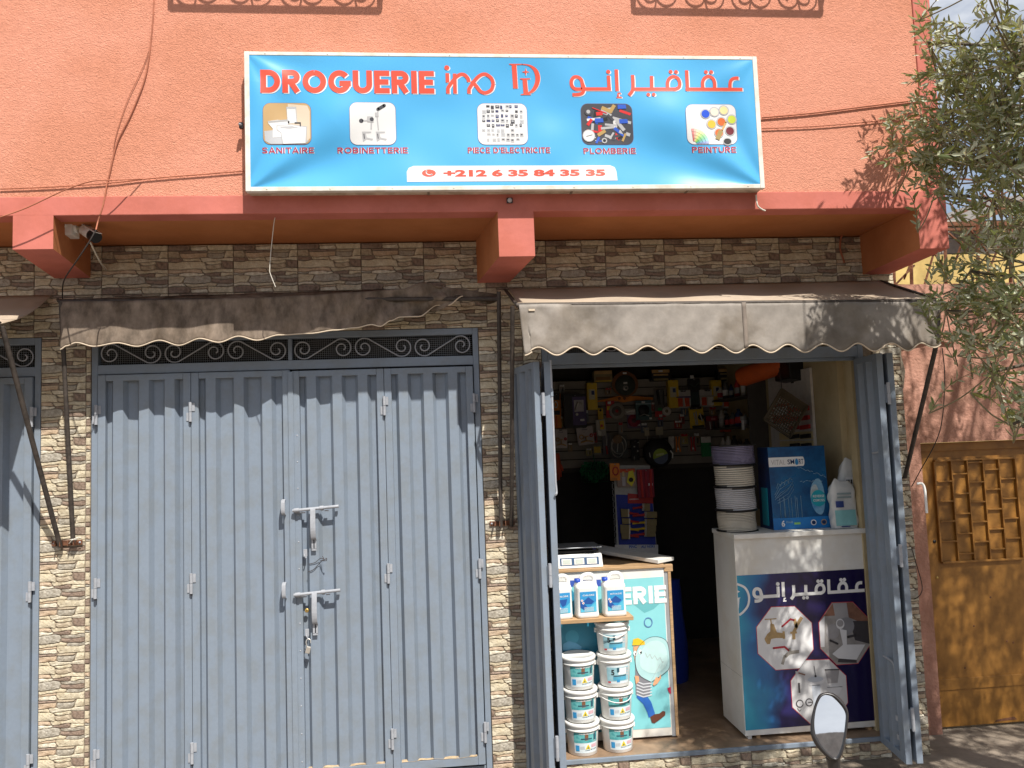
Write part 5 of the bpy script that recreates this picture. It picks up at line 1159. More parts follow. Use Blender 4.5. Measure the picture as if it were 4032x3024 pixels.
# ------------------------------------------------------------------ inside: slat wall and goods
YW2 = 2.30
SW = thing('slat_wall', 'grey slatted display wall at the back of the dark shop', 'display wall', (1.8, YW2, 1.7))
slm = mat('slat_grey', (.30, .27, .23), .6, var=.08)
z = 1.735; i = 0
while z < 2.48:
    MB().box(.46, 2.51, YW2-.016, YW2, z+.004, z+.0715, slm).build('slat', SW, bevel=.003); z += .0757
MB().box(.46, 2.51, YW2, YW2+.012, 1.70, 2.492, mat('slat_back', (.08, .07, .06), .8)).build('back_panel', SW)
def c6(x, y): return (2150+x/3.687, 1400+y/3.687)
def c7(x, y): return (2500+x/3.318, 1400+y/3.318)
def c8(x, y): return (2400+x/3.016, 1700+y/3.016)
def c9(x, y): return (2100+x/1.8438, 1350+y/1.8438)
def pack(name, label, cat, conv, rect, Y, base, deco, th=.012, group=None, tilt=0., hook=True):
    """a hanging pack: card or bag plus the things seen on it; deco in unit coordinates, v down"""
    x0, y0, x1, y1 = rect; a, b = P(*conv(x0, y1), Y), P(*conv(x1, y0), Y)
    X0, X1, Z0, Z1 = a.x, b.x, a.z, b.z; w, h = X1-X0, Z1-Z0
    r = thing(name, label, cat, ((X0+X1)/2, Y, Z0), group)
    ct, st = cos(tilt), sin(tilt); cx_, cz_ = (X0+X1)/2, Z1
    def R2(x, z): dx, dz = x-cx_, z-cz_; return (cx_+dx*ct-dz*st, cz_+dx*st+dz*ct)
    U = lambda u, v: R2(X0+w*u, Z1-h*v)
    m = MB(); e = .04
    m.prism([U(e, 0), U(1-e, 0), U(1, e), U(1, 1-e), U(1-e, 1), U(e, 1), U(0, 1-e), U(0, e)][::-1], Y-th, Y, base)
    if hook:
        c = U(.5, .03); m.tube([(c[0], Y-th-.03, c[1]-.004), (c[0], YW2-.016 if Y > 1.9 else Y+.05, c[1])], .003, gr, 6)
    m.build('backing', r)
    for k, d in enumerate(deco):
        q = MB(); y = Y-th-.001-.0012*k; m_ = d[-1]
        if d[0] == 'b': q.prism([U(d[1], d[2]), U(d[3], d[2]), U(d[3], d[4]), U(d[1], d[4])][::-1], y-(d[5] if len(d) > 6 else .004), y, m_)
        elif d[0] == 'd': c = U(d[1], d[2]); q.lathe([(.0001, -.012), (d[3]*w*.93, -.012), (d[3]*w, -.006), (d[3]*w, 0)], (c[0], y, c[1]), m_, 20, 'y')
        elif d[0] == 'r': c = U(d[1], d[2]); q.tube([(c[0]+d[3]*w*cos(t*pi/10), y-.006, c[1]+d[3]*w*sin(t*pi/10)*(d[4] if len(d) > 5 else 1)) for t in range(21)], .0045, m_, 6)
        elif d[0] == 'l': q.tube([(U(*p)[0], y-.008, U(*p)[1]) for p in d[1]], d[2]*w, m_, 7)
        elif d[0] == 'p': q.prism([U(*p) for p in d[1]][::-1], y-.006, y, m_)
        elif d[0] == 't': c0, c1 = U(d[2], d[5]), U(d[4], d[3]); q.text(d[1], c0[0], c0[1], c1[0], c1[1], y-.006, m_, bold=.02)
        q.build({'b': 'product', 'd': 'disc', 'r': 'ring', 'l': 'tool', 'p': 'product', 't': 'lettering'}[d[0]], r)
    return r
yw, og, rd, blk_, wh_, gn, nvy, pur, gld, rdo, tk = ink(.62, .42, .03), ink(.62, .20, .02), ink(.42, .03, .03), ink(.02, .02, .022), ink(.62, .60, .56), ink(.03, .22, .08), ink(.02, .04, .12), ink(.08, .06, .16), ink(.42, .26, .10), ink(.50, .07, .02), ink(.05, .10, .11)
lab_ = ink(.72, .70, .66); steel = mat('tool_steel', (.5, .48, .45), .3, metal=.8, var=.1); khk = ink(.24, .19, .09)
HG = 'goods hanging on the slatted display wall'
pack('tool_pack', 'orange pack with black tool at the far left of the slat wall', 'packaged tool', c6, (100, 545, 205, 1058), YW2-.06, og, [('b', .1, .0, .9, .2, blk_), ('b', .15, .5, .85, .62, blk_), ('r', .4, .33, .18, 2., wh_), ('b', .35, .65, .5, .98, rdo)], group=HG)
pack('tap_box', 'tall dark violet box with a chrome tap photo at upper left of the slat wall', 'box', c6, (260, 560, 560, 1060), YW2-.12, blk_, [('b', .38, .08, .98, .92, pur), ('b', .45, .18, .88, .52, ink(.40, .38, .40)), ('l', [(.5, .48), (.62, .25), (.8, .3)], .05, steel), ('d', .56, .6, .06, wh_), ('b', .70, .74, .88, .80, lab_)], th=.05, group=HG)
for k, (cv, rect, lab) in enumerate(((c6, (590, 400, 715, 795), 'fat yellow rolled sack hanging left of the saw disc'), (c7, (425, 325, 535, 690), 'yellow rolled sack hanging between the reel of tape and the white cards'), (c7, (985, 325, 1095, 660), 'yellow rolled sack half hidden behind white cards at right of the slat wall'))):
    r = pack('sack_roll', lab, 'bag roll', cv, rect, YW2-.05, yw, [('b', .15, .25, .75, .62, ink(.50, .46, .32)), ('b', .4, .3, .7, .45, nvy), ('b', .1, .02, .9, .2, yw)], th=.06, group='yellow rolls on the slat wall')
pack('amber_box', 'amber carton on top of the slat wall, leftmost of three', 'box', c6, (670, 232, 925, 398), YW2-.02, khk, [('b', .02, .0, .98, .3, gld), ('b', .1, .55, .88, .85, ink(.20, .10, .03)), ('b', .06, .88, .94, .98, yw)], th=.09, group='amber cartons on top of the slat wall', hook=False)
pack('amber_box', 'amber carton on top of the slat wall, middle of three', 'box', c7, (185, 195, 413, 343), YW2-.02, blk_, [('b', .02, .0, .98, .28, gld), ('b', .1, .38, .9, .55, gld), ('b', .1, .8, .9, .98, khk), ('b', .38, .05, .6, .22, lab_)], th=.09, group='amber cartons on top of the slat wall', hook=False)
pack('amber_box', 'amber carton on top of the slat wall, rightmost of three', 'box', c7, (1048, 180, 1278, 332), YW2-.02, blk_, [('b', .02, .0, .98, .28, gld), ('b', .1, .40, .9, .55, khk), ('b', .1, .8, .9, .98, khk)], th=.09, group='amber cartons on top of the slat wall', hook=False)
r = thing('saw_disc', 'large amber cutting disc pack on top of the slat wall', 'cutting disc', P(*c6(1145, 560), YW2-.08), HG)
c = P(*c6(1145, 415), YW2-.08); rad = (P(*c6(1335, 415), YW2-.08).x-c.x); m = MB()
m.prism([(c.x+rad*cos(pi*2*i/18), c.z+rad*sin(pi*2*i/18)*(1 if i % 3 else .95)) for i in range(18)], c.y-.008, c.y, ink(.16, .06, .015)); m.tube([(c.x, c.y, c.z+.03), (c.x, YW2-.01, c.z+.035)], .003, gr, 6); m.build('disc_card', r)
m = MB(); m.lathe([(.0001, -.012), (rad*.75, -.012), (rad*.78, 0)], (c.x, c.y-.008, c.z-.01), ink(.05, .06, .05), 24, 'y'); m.build('disc', r)
m = MB(); m.lathe([(rad*.10, -.016), (rad*.2, -.018), (rad*.22, 0)], (c.x, c.y-.015, c.z-.035), steel, 16, 'y'); m.build('hub_ring', r)
m = MB(); m.box(c.x-.02, c.x+.012, c.y-.030, c.y-.026, c.z+.085, c.z+.10, lab_); m.box(c.x-.018, c.x+.014, c.y-.030, c.y-.026, c.z+.0, c.z+.016, lab_); m.build('price_tag', r)
r = thing('spirit_level', 'long orange tool bar lying across the slats below the amber disc', 'tool', P(*c6(1135, 640), YW2-.05), HG)
m = MB(); q = [c6(720, 665), c6(1000, 600), c6(1070, 585), c6(1300, 590), c6(1545, 610), c6(1550, 640), c6(1270, 655), c6(1130, 680), c6(1040, 660), c6(720, 672)]
m.prism([(P(*p, YW2-.05).x, P(*p, YW2-.05).z) for p in q][::-1], YW2-.06, YW2-.018, og); m.build('bar_body', r)
for u in (1065, 1140): c = P(*c6(u, 622), YW2-.062); m = MB(); m.lathe([(.0001, -.003), (.012, -.003), (.013, 0)], tuple(c), ink(.2, .08, .03), 16, 'y'); m.build('vial', r)
pack('blade_pack', 'slim yellow blade pack on a white card at centre left of the slats', 'packaged tool', c6, (755, 765, 820, 930), YW2-.05, yw, [('d', .5, .2, .22, blk_), ('b', .3, .5, .8, .9, ink(.5, .33, .02))], group=HG)
pack('glove_card', 'white wedge shaped pack hanging below the slim yellow blade pack', 'packaged tool', c6, (725, 930, 850, 1170), YW2-.08, ink(.40, .39, .36), [('b', .4, .05, .85, .6, yw), ('b', .45, .3, .7, .45, rd), ('p', [(.1, .6), (.5, .75), (.35, 1.), (.1, .9)], wh_)], group=HG, tilt=.06)
pack('grinding_disc', 'grey grinding disc with red and yellow card on the slat wall', 'cutting disc', c6, (875, 655, 985, 905), YW2-.06, rd, [('b', .1, .32, .6, .55, yw), ('b', .2, .05, .55, .2, lab_), ('d', 1.25, .62, .95, ink(.30, .28, .25)), ('d', 1.2, .62, .62, ink(.12, .10, .09)), ('d', 1.2, .62, .2, rd)], group=HG)
pack('tape_roll', 'round dark red tape roll in a clear bag right of the grinding disc', 'tape', c6, (1180, 830, 1360, 1060), YW2-.05, ink(.16, .12, .18), [('d', .5, .5, .47, ink(.26, .02, .05)), ('d', .5, .5, .2, ink(.10, .05, .06)), ('b', .42, .3, .62, .42, lab_), ('b', .7, .75, .95, .84, lab_)], group=HG)
pack('wrapped_brush', 'crumpled white wrapped brush above the dark red tape roll', 'brush', c6, (1140, 770, 1290, 860), YW2-.07, ink(.42, .40, .38), [('l', [(.1, .6), (.5, .3), (.9, .4)], .12, wh_)], group=HG)
pack('blister_pack', 'dark teal blister pack with black tool, right of the tape roll', 'packaged tool', c6, (1305, 650, 1520, 940), YW2-.10, tk, [('b', .0, .14, 1., .2, ink(.20, .28, .32)), ('b', .38, .03, .6, .13, lab_), ('d', .5, .5, .35, blk_), ('l', [(.2, .8), (.5, .7), (.8, .8)], .04, steel), ('b', .82, .88, .97, .98, lab_)], group=HG)
for rect, lab, tl in (((128, 1068, 300, 1345), 'white card with a brass tap at the lower left edge of the slats', -.03), ((440, 1030, 665, 1300), 'white card with two brass tap parts, tilted, lower left of the slats', .10)):
    pack('tap_card', lab, 'tap', c6, rect, YW2-.08, ink(.46, .42, .42), [('p', [(.35, .02), (.62, .02), (.58, .08), (.4, .08)], blk_), ('b', .32, .14, .66, .17, pur), ('r', .24, .55, .12, gld), ('r', .85, .52, .08, rd), ('l', [(.15, .85), (.4, .80), (.6, .80), (.9, .88)], .05, gld), ('l', [(.5, .8), (.5, .58)], .04, gld), ('l', [(.4, .56), (.65, .56)], .03, gld)], th=.02, group='tap cards on the slat wall', tilt=tl)
pack('hose_pack', 'pale shower hose coiled in a clear bag at the centre of the slats', 'hose', c6, (930, 1150, 1170, 1500), YW2-.10, ink(.12, .12, .11), [('r', .5, .42, .42, 1.2, ink(.5, .48, .44)), ('r', .42, .55, .34, 1.5, ink(.5, .48, .44)), ('d', .45, .18, .26, ink(.30, .20, .12)), ('l', [(.45, .35), (.38, .72)], .035, wh_)], group=HG)
pack('file_pack', 'narrow red and steel tool in a clear bag left of the hose', 'packaged tool', c6, (825, 1120, 915, 1440), YW2-.07, ink(.14, .13, .15), [('l', [(.5, .05), (.5, .6)], .08, steel), ('l', [(.45, .6), (.55, .98)], .14, rd)], group=HG)
pack('sponge_pack', 'small yellow sponge in a clear bag under the slats', 'sponge', c6, (685, 1305, 795, 1440), YW2-.06, ink(.30, .28, .22), [('b', .1, .1, .9, .8, yw)], group=HG)
pack('black_tool', 'black handled tool with white marks right of the hose bag', 'tool', c6, (1240, 1225, 1340, 1520), YW2-.10, blk_, [('b', .3, .3, .5, .36, wh_), ('b', .7, .5, .9, .6, wh_), ('l', [(.8, .15), (.95, .1)], .05, wh_), ('l', [(.3, .8), (.3, 1.)], .06, wh_)], group=HG)
for i, (cx_, cy_, cv) in enumerate(((640, 600, c7), (640, 720, c7), (610, 830, c7), (1010, 730, c7), (1180, 800, c7), (960, 570, c7), (330, 870, c7), (560, 900, c7), (800, 1090, c7), (640, 1090, c7), (230, 480, c6), (560, 880, c6), (700, 1190, c6), (350, 1330, c6), (620, 1400, c6), (1080, 1050, c6), (1420, 1050, c6), (1560, 740, c6), (900, 520, c6), (210, 960, c6))):
    c1 = [ink(.30, .28, .26), ink(.22, .16, .10), ink(.10, .12, .16), ink(.35, .30, .12), ink(.28, .05, .04)][i*7 % 5]; w, h = 26+(i*13 % 24), 48+(i*29 % 40)
    pack('fittings_bag', 'small bag of fittings hanging between larger packs on the slat wall', 'packaged tool', cv, (cx_-w, cy_-h, cx_+w, cy_+h), YW2-.045, c1, [('b', .1, .02, .9, .25, lab_ if i % 3 else rd), ('l', [(.3, .4), (.35, .85)], .08, steel), ('l', [(.65, .4), (.6, .85)], .08, gld if i % 2 else blk_)], group='small fittings bags on the slat wall', th=.010)
# gloves, net bag
def glove(px, py0, py1, Y, col_, label):
    a = P(px, py0, Y); b = P(px, py1, Y); H = a.z-b.z; r = thing('rubber_glove', label, 'glove', (a.x, Y, b.z), HG)
    m = MB(); x = a.x; m.tube([(x, Y, a.z), (x+.002, Y-.005, a.z-H*.55)], [.022, .034], col_, 10)
    for i, (dx, L) in enumerate(((-.024, .85), (-.008, 1.), (.009, .97), (.024, .86))): m.tube([(x+dx*.9, Y-.005, a.z-H*.5), (x+dx*1.1, Y-.008, a.z-H*L)], [.011, .007], col_, 8)
    m.tube([(x+.03, Y-.005, a.z-H*.42), (x+.045, Y-.012, a.z-H*.65)], [.010, .007], col_, 8); m.build('glove_body', r); m = MB(); m.tube([(x, Y, a.z-.005), (x, Y+.04 if Y < 1.9 else YW2-.01, a.z)], .003, gr, 6); m.build('hook', r)
glove(2192, 1785, 1893, 2.1, rdo, 'bright orange rubber glove hanging beside the left gate leaf')
r = thing('net_bag', 'green net bag of small goods hanging below the slats', 'bag', P(*c9(440, 1015), 2.16), HG)
m = MB(); rr = random.Random(4); a, b = P(*c9(345, 1010), 2.16), P(*c9(535, 870), 2.16)
grn = mat('net_green', (.02, .25, .09), .5, var=.2)
for j in range(9):
    for i in range(13):
        u, v_ = (i+rr.uniform(-.3, .3))/12, (j+rr.uniform(-.3, .3))/8; ww = sin(pi*min(1, max(.05, v_*.7+.25)))
        x, z = lerp(a.x, b.x, .5+(u-.5)*ww), lerp(b.z, a.z, v_); m.lathe([(.0001, -.012), (.012, -.005), (.010, .008), (.0001, .012)], (x, 2.15+rr.uniform(-.03, .01), z), grn, 6)
m.build('net_contents', r); m = MB()
for j in range(14): t = j/13; m.tube([(lerp(a.x, b.x, t), 2.10, a.z+.01), (lerp(a.x, b.x, .5+(t-.5)*1.05), 2.095, (a.z+b.z)/2), (lerp(a.x, b.x, .5+(t-.5)*.5), 2.12, b.z+.015)], .0014, grn, 4)
for j in range(6): z = lerp(a.z, b.z, j/5); m.tube([(a.x+.01, 2.10, z), ((a.x+b.x)/2, 2.09, z-.005), (b.x-.01, 2.10, z)], .0014, grn, 4)
m.tube([((a.x+b.x)/2, 2.12, b.z+.01), ((a.x+b.x)/2+.01, 2.2, b.z+.07)], .004, grn, 6); m.build('net', r)
pack('tape_hanger', 'white measuring tape ring on a black strap at the slat wall', 'tape', c7, (355, 680, 465, 785), YW2-.08, ink(.10, .10, .10), [('d', .5, .45, .5, ink(.5, .46, .42)), ('d', .45, .45, .2, ink(.16, .12, .08))], group=HG)
pack('brush_set', 'red scrubbing head on black handles left of the yellow roll', 'brush', c7, (262, 445, 380, 810), YW2-.07, ink(.09, .09, .085), [('l', [(.3, .02), (.45, .55)], .13, blk_), ('l', [(.9, .05), (.8, .5), (.95, .65)], .05, blk_), ('b', .3, .66, .7, .76, gn), ('b', .0, .78, 1., .98, rd), ('b', .35, .9, .65, .98, lab_)], group=HG, th=.006)
for k, (rect, lab) in enumerate((((540, 450, 715, 690), 'white card with orange plastic wall plugs, leftmost of three on the slats'), ((848, 442, 1032, 672), 'clear white pack with red parts, middle of the three cards on the slats'), ((1135, 408, 1328, 690), 'white card with orange handled tools, rightmost of three on the slats'))):
    pack('plug_card', lab, 'packaged tool', c7, rect, YW2-.09, ink(.42, .40, .38), [('p', [(.3, .03), (.7, .03), (.65, .1), (.35, .1)], blk_), ('b', .0, .35, 1., .43, pur if k != 1 else ink(.32, .30, .27)), ('b', .1, .45, .42, .92, rdo), ('b', .55, .45, .88, .92, rdo if k != 1 else wh_), ('l', [(.5, .42), (.55, .9)], .03, wh_)], group='white cards with orange parts on the slat wall', th=.015)
pack('cable_tie_pack', 'tall black pack hanging between two white cards on the slats', 'packaged tool', c7, (702, 300, 838, 662), YW2-.06, blk_, [('b', .1, .5, .9, .95, ink(.03, .05, .05)), ('l', [(.1, .2), (.5, .3), (.9, .15)], .04, ink(.06, .09, .08)), ('b', .2, -.12, .5, .0, lab_)], group=HG)
pack('screwdriver_card', 'shiny yellow and black tool card at centre right of the slats', 'packaged tool', c7, (712, 672, 880, 950), YW2-.12, yw, [('b', .05, .0, .9, .1, blk_), ('l', [(.3, .25), (.4, .85)], .05, steel), ('l', [(.45, .2), (.5, .85)], .04, steel), ('d', .78, .5, .2, blk_), ('b', .1, .88, .95, 1., blk_), ('l', [(.7, .3), (.85, .7)], .05, steel)], group=HG, tilt=.04)
pack('knife_pack', 'dark red tapered tool pack right of the shiny yellow card', 'packaged tool', c7, (925, 790, 1070, 975), YW2-.06, ink(.12, .05, .05), [('b', .0, .0, 1., .32, ink(.26, .02, .03)), ('b', .45, .15, .8, .28, ink(.45, .2, .2)), ('l', [(.3, .4), (.35, .95)], .05, steel), ('l', [(.6, .4), (.65, .95)], .08, blk_)], group=HG)
r = pack('red_bin', 'two red plastic bins on the slats above the cable reels', 'bin', c7, (1112, 890, 1330, 1000), YW2-.03, rdo, [('b', .0, .0, .55, 1., .03, rdo), ('p', [(.6, .05), (1., .05), (.85, .7), (.7, .7)], ink(.5, .12, .05))], th=.07, group=HG, hook=False)
for k, (rect, lab, c1) in enumerate((((442, 1055, 500, 1215), 'white card with pliers, leftmost in the lower tool row', wh_), ((505, 1045, 600, 1270), 'orange handled pliers card, second in the lower tool row', og), ((700, 1050, 795, 1260), 'red handled pliers card, third in the lower tool row', rd), ((868, 1058, 980, 1322), 'green and white card at the right end of the lower tool row', gn))):
    d = [('b', .0, .0, 1., .3, wh_), ('b', .1, .5, .9, .9, .01, c1)] if k in (0, 3) else [('l', [(.3, .05), (.35, .5), (.25, .95)], .10, c1), ('l', [(.7, .05), (.6, .5), (.75, .95)], .10, c1), ('b', .3, .72, .8, .84, lab_)]
    pack('pliers_card', lab, 'packaged tool', c7, rect, YW2-.09, c1 if k in (0, 3) else ink(.20, .17, .14), d, group='cards in the lower tool row')
for k, (rect, lab) in enumerate((((125, 940, 178, 1050), 'beige price card with long needles at left of the hanging black disc'), ((272, 930, 358, 1040), 'pair of beige price cards above the hanging black disc'))):
    pack('price_card', lab, 'card', c7, rect, YW2-.08, ink(.42, .38, .28), [('l', [(.5, 1.), (.5, 2.2)], .06, steel), ('b', .2, .2, .8, .3, gr)], group=HG)
r = thing('cable_disc', 'big black round case with lime green label hanging at centre', 'hose', P(*c7(300, 1490), YW2-.22), HG)
c = P(*c7(300, 1270), YW2-.22); rad = P(*c7(485, 1270), YW2-.22).x-c.x
m = MB(); m.lathe([(.0001, -.04), (rad*.96, -.04), (rad, -.02), (rad, .03), (rad*.9, .05)], tuple(c), blk_, 32, 'y'); m.tube([(c.x, c.y, c.z+rad), (c.x, YW2-.01, c.z+rad+.02)], .004, gr, 6); m.build('case', r)
m = MB(); cg = Vector((c.x+.01, c.y-.0425, c.z-.03)); lime = ink(.30, .40, .05)
m.flat([(cg.x+.065*cos(t), cg.z+.065*sin(t)) for t in [radians(20+i*9) for i in range(21)]], cg.y, lime); m.flat([(cg.x+.065*cos(t), cg.z+.065*sin(t)) for t in [radians(200+i*9) for i in range(21)]], cg.y, ink(.10, .13, .20)); m.flat([(cg.x-.04, cg.z+.02), (cg.x+.03, cg.z+.03), (cg.x+.03, cg.z+.012), (cg.x-.04, cg.z)], cg.y-.001, ink(.45, .50, .2))
m.stroke([(cg.x+.085, cg.z+.045), (cg.x+.105, cg.z+.02), (cg.x+.1, cg.z-.02)], .012, cg.y, wh_); m.stroke([(cg.x-.095, cg.z+.035), (cg.x-.088, cg.z-.005)], .006, cg.y, wh_); m.build('round_label', r)
# display board on a wire stand
YD = 1.55
DB = thing('display_board', 'white board with blue panel of paint brushes behind the left counter', 'display board', P(*c8(310, 1560), YD))
def Dp(x, y): p = P(*c8(x, y), YD); return (p.x, p.z)
m = MB(); m.prism([Dp(50, 400), Dp(480, 400), Dp(575, 1560), Dp(95, 1560)][::-1], YD, YD+.012, ink(.42, .42, .40)); m.build('board', DB)
m = MB(); m.prism([Dp(75, 745), Dp(505, 760), Dp(550, 1345), Dp(110, 1345)][::-1], YD-.004, YD-.001, ink(.015, .035, .30)); m.build('blue_panel', DB)
m = MB(); m.prism([Dp(215, 730), Dp(510, 760), Dp(515, 850), Dp(215, 850)][::-1], YD-.008, YD-.005, rd); c0, c1 = Dp(232, 810), Dp(345, 790); m.text('ORIGINAL', c0[0], c0[1], c1[0], c1[1], YD-.009, lab_, bold=.02); m.build('red_header', DB)
m = MB(); m.prism([Dp(60, 1340), Dp(572, 1340), Dp(572, 1460), Dp(60, 1440)][::-1], YD-.012, YD-.009, lab_); c0, c1 = Dp(228, 1383), Dp(318, 1340); m.text('PINC', c0[0], c0[1], c1[0], c1[1], YD-.0135, ink(.02, .12, .5), bold=.03); c0, c1 = Dp(370, 1380), Dp(530, 1340); m.text('AU NISKI', c0[0], c0[1], c1[0], c1[1], YD-.0135, ink(.02, .12, .5), bold=.03); m.build('name_card', DB)
for a, b in ((100, 220), (300, 430)): m = MB(); m.prism([Dp(a, 1460), Dp(b, 1460), Dp(b, 1530), Dp(a, 1530)][::-1], YD-.016, YD-.012, lab_); m.build('small_card', DB)
m = MB(); pts = []
for i in range(12): y = 600+i*72; x = 28+i*3.6; pts += [Dp(x, y), Dp(x+16, y+6), Dp(x+16, y+16), Dp(x+2, y+20)]
m.tube([(p[0], YD-.006, p[1]) for p in pts], .0025, gr, 5); m.build('wire_rack', DB)
PBs = [((120, 910, 205, 1010), (215, 0)), ((130, 1020, 215, 1090), 0), ((110, 1095, 215, 1200), 0), ((125, 1180, 215, 1270), 0), ((395, 845, 465, 935), 1), ((420, 940, 545, 1020), 1), ((425, 1030, 545, 1110), 1), ((425, 1100, 535, 1180), 1), ((420, 1170, 525, 1240), 1)]
desc = ['top left', 'second left', 'third left', 'bottom left', 'top right', 'second right', 'third right', 'fourth right', 'bottom right']
for i, (rc, sd) in enumerate(PBs):
    sd = 0 if isinstance(sd, tuple) else sd; x0_, y0_, x1_, y1_ = rc; y = YD-.03-.004*(i % 3)
    r = thing('paint_brush', 'khaki bristled paint brush with %s handle, %s on the blue panel' % ('yellow' if i in (2, 6, 7) else 'red', desc[i]), 'paint brush', (Dp((x0_+x1_)/2, y1_)[0], y, Dp(x0_, y1_)[1]), 'paint brushes on the blue panel')
    m = MB(); h = .012; m.prism([Dp(x0_, y0_), Dp(x1_, y0_+4), Dp(x1_, y1_-2), Dp(x0_+6, y1_)][::-1], y-h, y, khk); m.build('bristles', r, bevel=.003)
    fx = (x1_, x1_+14) if sd == 0 else (x0_-24, x0_); m = MB(); m.prism([Dp(fx[0], y0_+3), Dp(fx[1], y0_+3), Dp(fx[1], y1_-3), Dp(fx[0], y1_-3)][::-1], y-h-.001, y, steel); m.build('ferrule', r)
    hx = (fx[1], 330) if sd == 0 else (fx[0], 260); a, b = Dp(hx[0], (y0_+y1_)/2), Dp(hx[1], (y0_+y1_)/2+14); m = MB(); m.tube([(a[0], y-.006, a[1]), ((a[0]+b[0])/2, y-.010, (a[1]+b[1])/2), (b[0], y-.006, b[1])], [.011, .007, .009], yw if i in (2, 6, 7) else rd, 8); m.build('handle', r)
def c8n(x, y): return c8(x, y)
pack('chalk_line_set', 'chalk line kit with yellow body and bottle on the white board', 'packaged tool', c8, (88, 435, 300, 655), YD-.03, ink(.30, .22, .18), [('b', .05, .0, .95, .2, rdo), ('p', [(.62, .15), (.85, .1), (.95, .6), (.75, 1.), (.5, .75)], ink(.66, .55, .04)), ('d', .72, .62, .12, blk_), ('b', .25, .45, .42, .95, ink(.45, .42, .45)), ('b', .28, .15, .38, .42, ink(.5, .42, .2))], th=.02)
pack('orange_tape', 'orange pouch with a red hook left of the chalk line kit', 'packaged tool', c8, (5, 372, 110, 580), YD-.05, og, [('r', .55, .45, .28, 1.4, rd), ('b', .1, .85, .7, .97, ink(.4, .15, .03))], th=.02)
pack('red_wrapped_bundle', 'long red bundle wrapped in film on the right of the white board', 'packaged tool', c8, (335, 440, 510, 785), YD-.05, ink(.22, .02, .04), [('l', [(.2, .02), (.25, .98)], .08, rd), ('l', [(.5, .02), (.5, .98)], .08, ink(.3, .02, .04)), ('l', [(.8, .02), (.78, .98)], .08, rd), ('b', .65, .5, .9, .58, lab_)], th=.02)
# right wall of the shop: goods shelf, white board, grate, television, orange tube
def rx(px, py, X=2.515): return PX(px, py, X)
SH = thing('shelf_rack', 'dark shelf of bottles and tools on the right inner wall', 'shelf', (2.45, 1.9, 1.6))
m = MB(); zs_ = [1.55, 1.78, 2.02, 2.26]
for z in zs_: m.box(2.37, 2.516, 1.40, 2.26, z, z+.015, mat('shelf_board', (.10, .09, .08), .7))
m.box(2.37, 2.516, 1.385, 1.40, 1.40, 2.45, MATS['shelf_board']); m.build('shelf_frame', SH)
rr = random.Random(12)
for si, z in enumerate(zs_):
    for k in range(6):
        y = 1.46+k*.13; col_ = rr.choice([blk_, nvy, ink(.10, .10, .10), rd, ink(.5, .48, .44), steel]); rad = rr.uniform(.018, .032); h = rr.uniform(.09, .17)
        r = thing('bottle', 'small %s bottle or can number-less in the dark shelf rack of the shop' % 'dark', 'bottle', (2.42, y, z+.015), 'bottles in the dark shelf rack')
        m = MB(); m.lathe([(.0001, 0), (rad, 0), (rad, h*.72), (rad*.5, h*.85), (rad*.45, h), (.0001, h)], (2.42, y, z+.0155), col_, 12); m.build('bottle_body', r)
        m = MB(); m.lathe([(rad+.0008, h*.2), (rad+.0008, h*.55)], (2.42, y, z+.0155), rr.choice([lab_, gr, rd, ink(.3, .3, .3)]), 12); m.build('label_sheet', r)
        r['label'] = 'small bottle or can in the dark shelf rack on the right inner wall'
WB = thing('knife_board', 'white board with rows of red and black handled tools on the right inner wall', 'display board', (2.50, .95, 1.7))
ya, yb = .62, 1.30
m = MB(); m.box(2.498, 2.516, ya, yb, 1.72, 2.40, ink(.50, .47, .44)); m.build('board', WB)
yl = ink(.52, .42, .22)
for j in range(6):
    z = 2.13-.062*j
    for k, y in enumerate((ya+.03, ya+.20)):
        m = MB(); up = j < 3; m.beam((2.488, y, z), (2.488, y+.14, z-.006), .012, .028, rd if up else blk_); m.build('tool_handle', WB)
    if j >= 3: m = MB(); m.box(2.494, 2.4975, ya+.01, yb-.15, z-.024, z+.028, yl); m.build('tool_strip', WB)
m = MB(); m.box(2.485, 2.497, .95, 1.22, 2.04, 2.18, ink(.30, .05, .03)); m.box(2.483, 2.485, .97, 1.2, 2.10, 2.16, lab_); m.build('red_label', WB)
# perforated drain grate hanging as a diamond
GRT = thing('drain_grate', 'brown perforated plastic grate hanging diagonally above the blue box', 'grate', P(3100, 1720, .55))
YG = .55; ctr = P(3103, 1625, YG); u_ = (P(3170, 1585, YG)-P(3020, 1650, YG)); 
cA, cB, cC, cD = P(3078, 1532, YG), P(3180, 1600, YG), P(3110, 1722, YG), P(3008, 1652, YG)
m = MB(); gmt = mat('grate_brown', (.10, .075, .045), .55, var=.1); N = 11
def gp(u, v): return cA*(1-u)*(1-v)+cB*u*(1-v)+cC*u*v+cD*(1-u)*v
for i in range(N+1): t = .06+.88*i/N; m.beam(gp(t, .05), gp(t, .95), .006, .008, gmt, up=(0, 1, 0)); m.beam(gp(.05, t), gp(.95, t), .0055, .007, gmt, up=(0, 1, 0))
m.build('lattice', GRT)
m = MB()
for a, b in (((0, 0), (1, 0)), ((1, 0), (1, 1)), ((1, 1), (0, 1)), ((0, 1), (0, 0))): m.beam(gp(*a), gp(*b), .014, .014, gmt, up=(0, 1, 0))
q0, q1 = gp(.0, .0), gp(.0, .22); m.add([gp(0, 0)+Vector((0, -.004, 0)), gp(1, 0)+Vector((0, -.004, 0)), gp(1, .2)+Vector((0, -.004, 0)), gp(0, .2)+Vector((0, -.004, 0))], [(0, 1, 2, 3)], gmt)
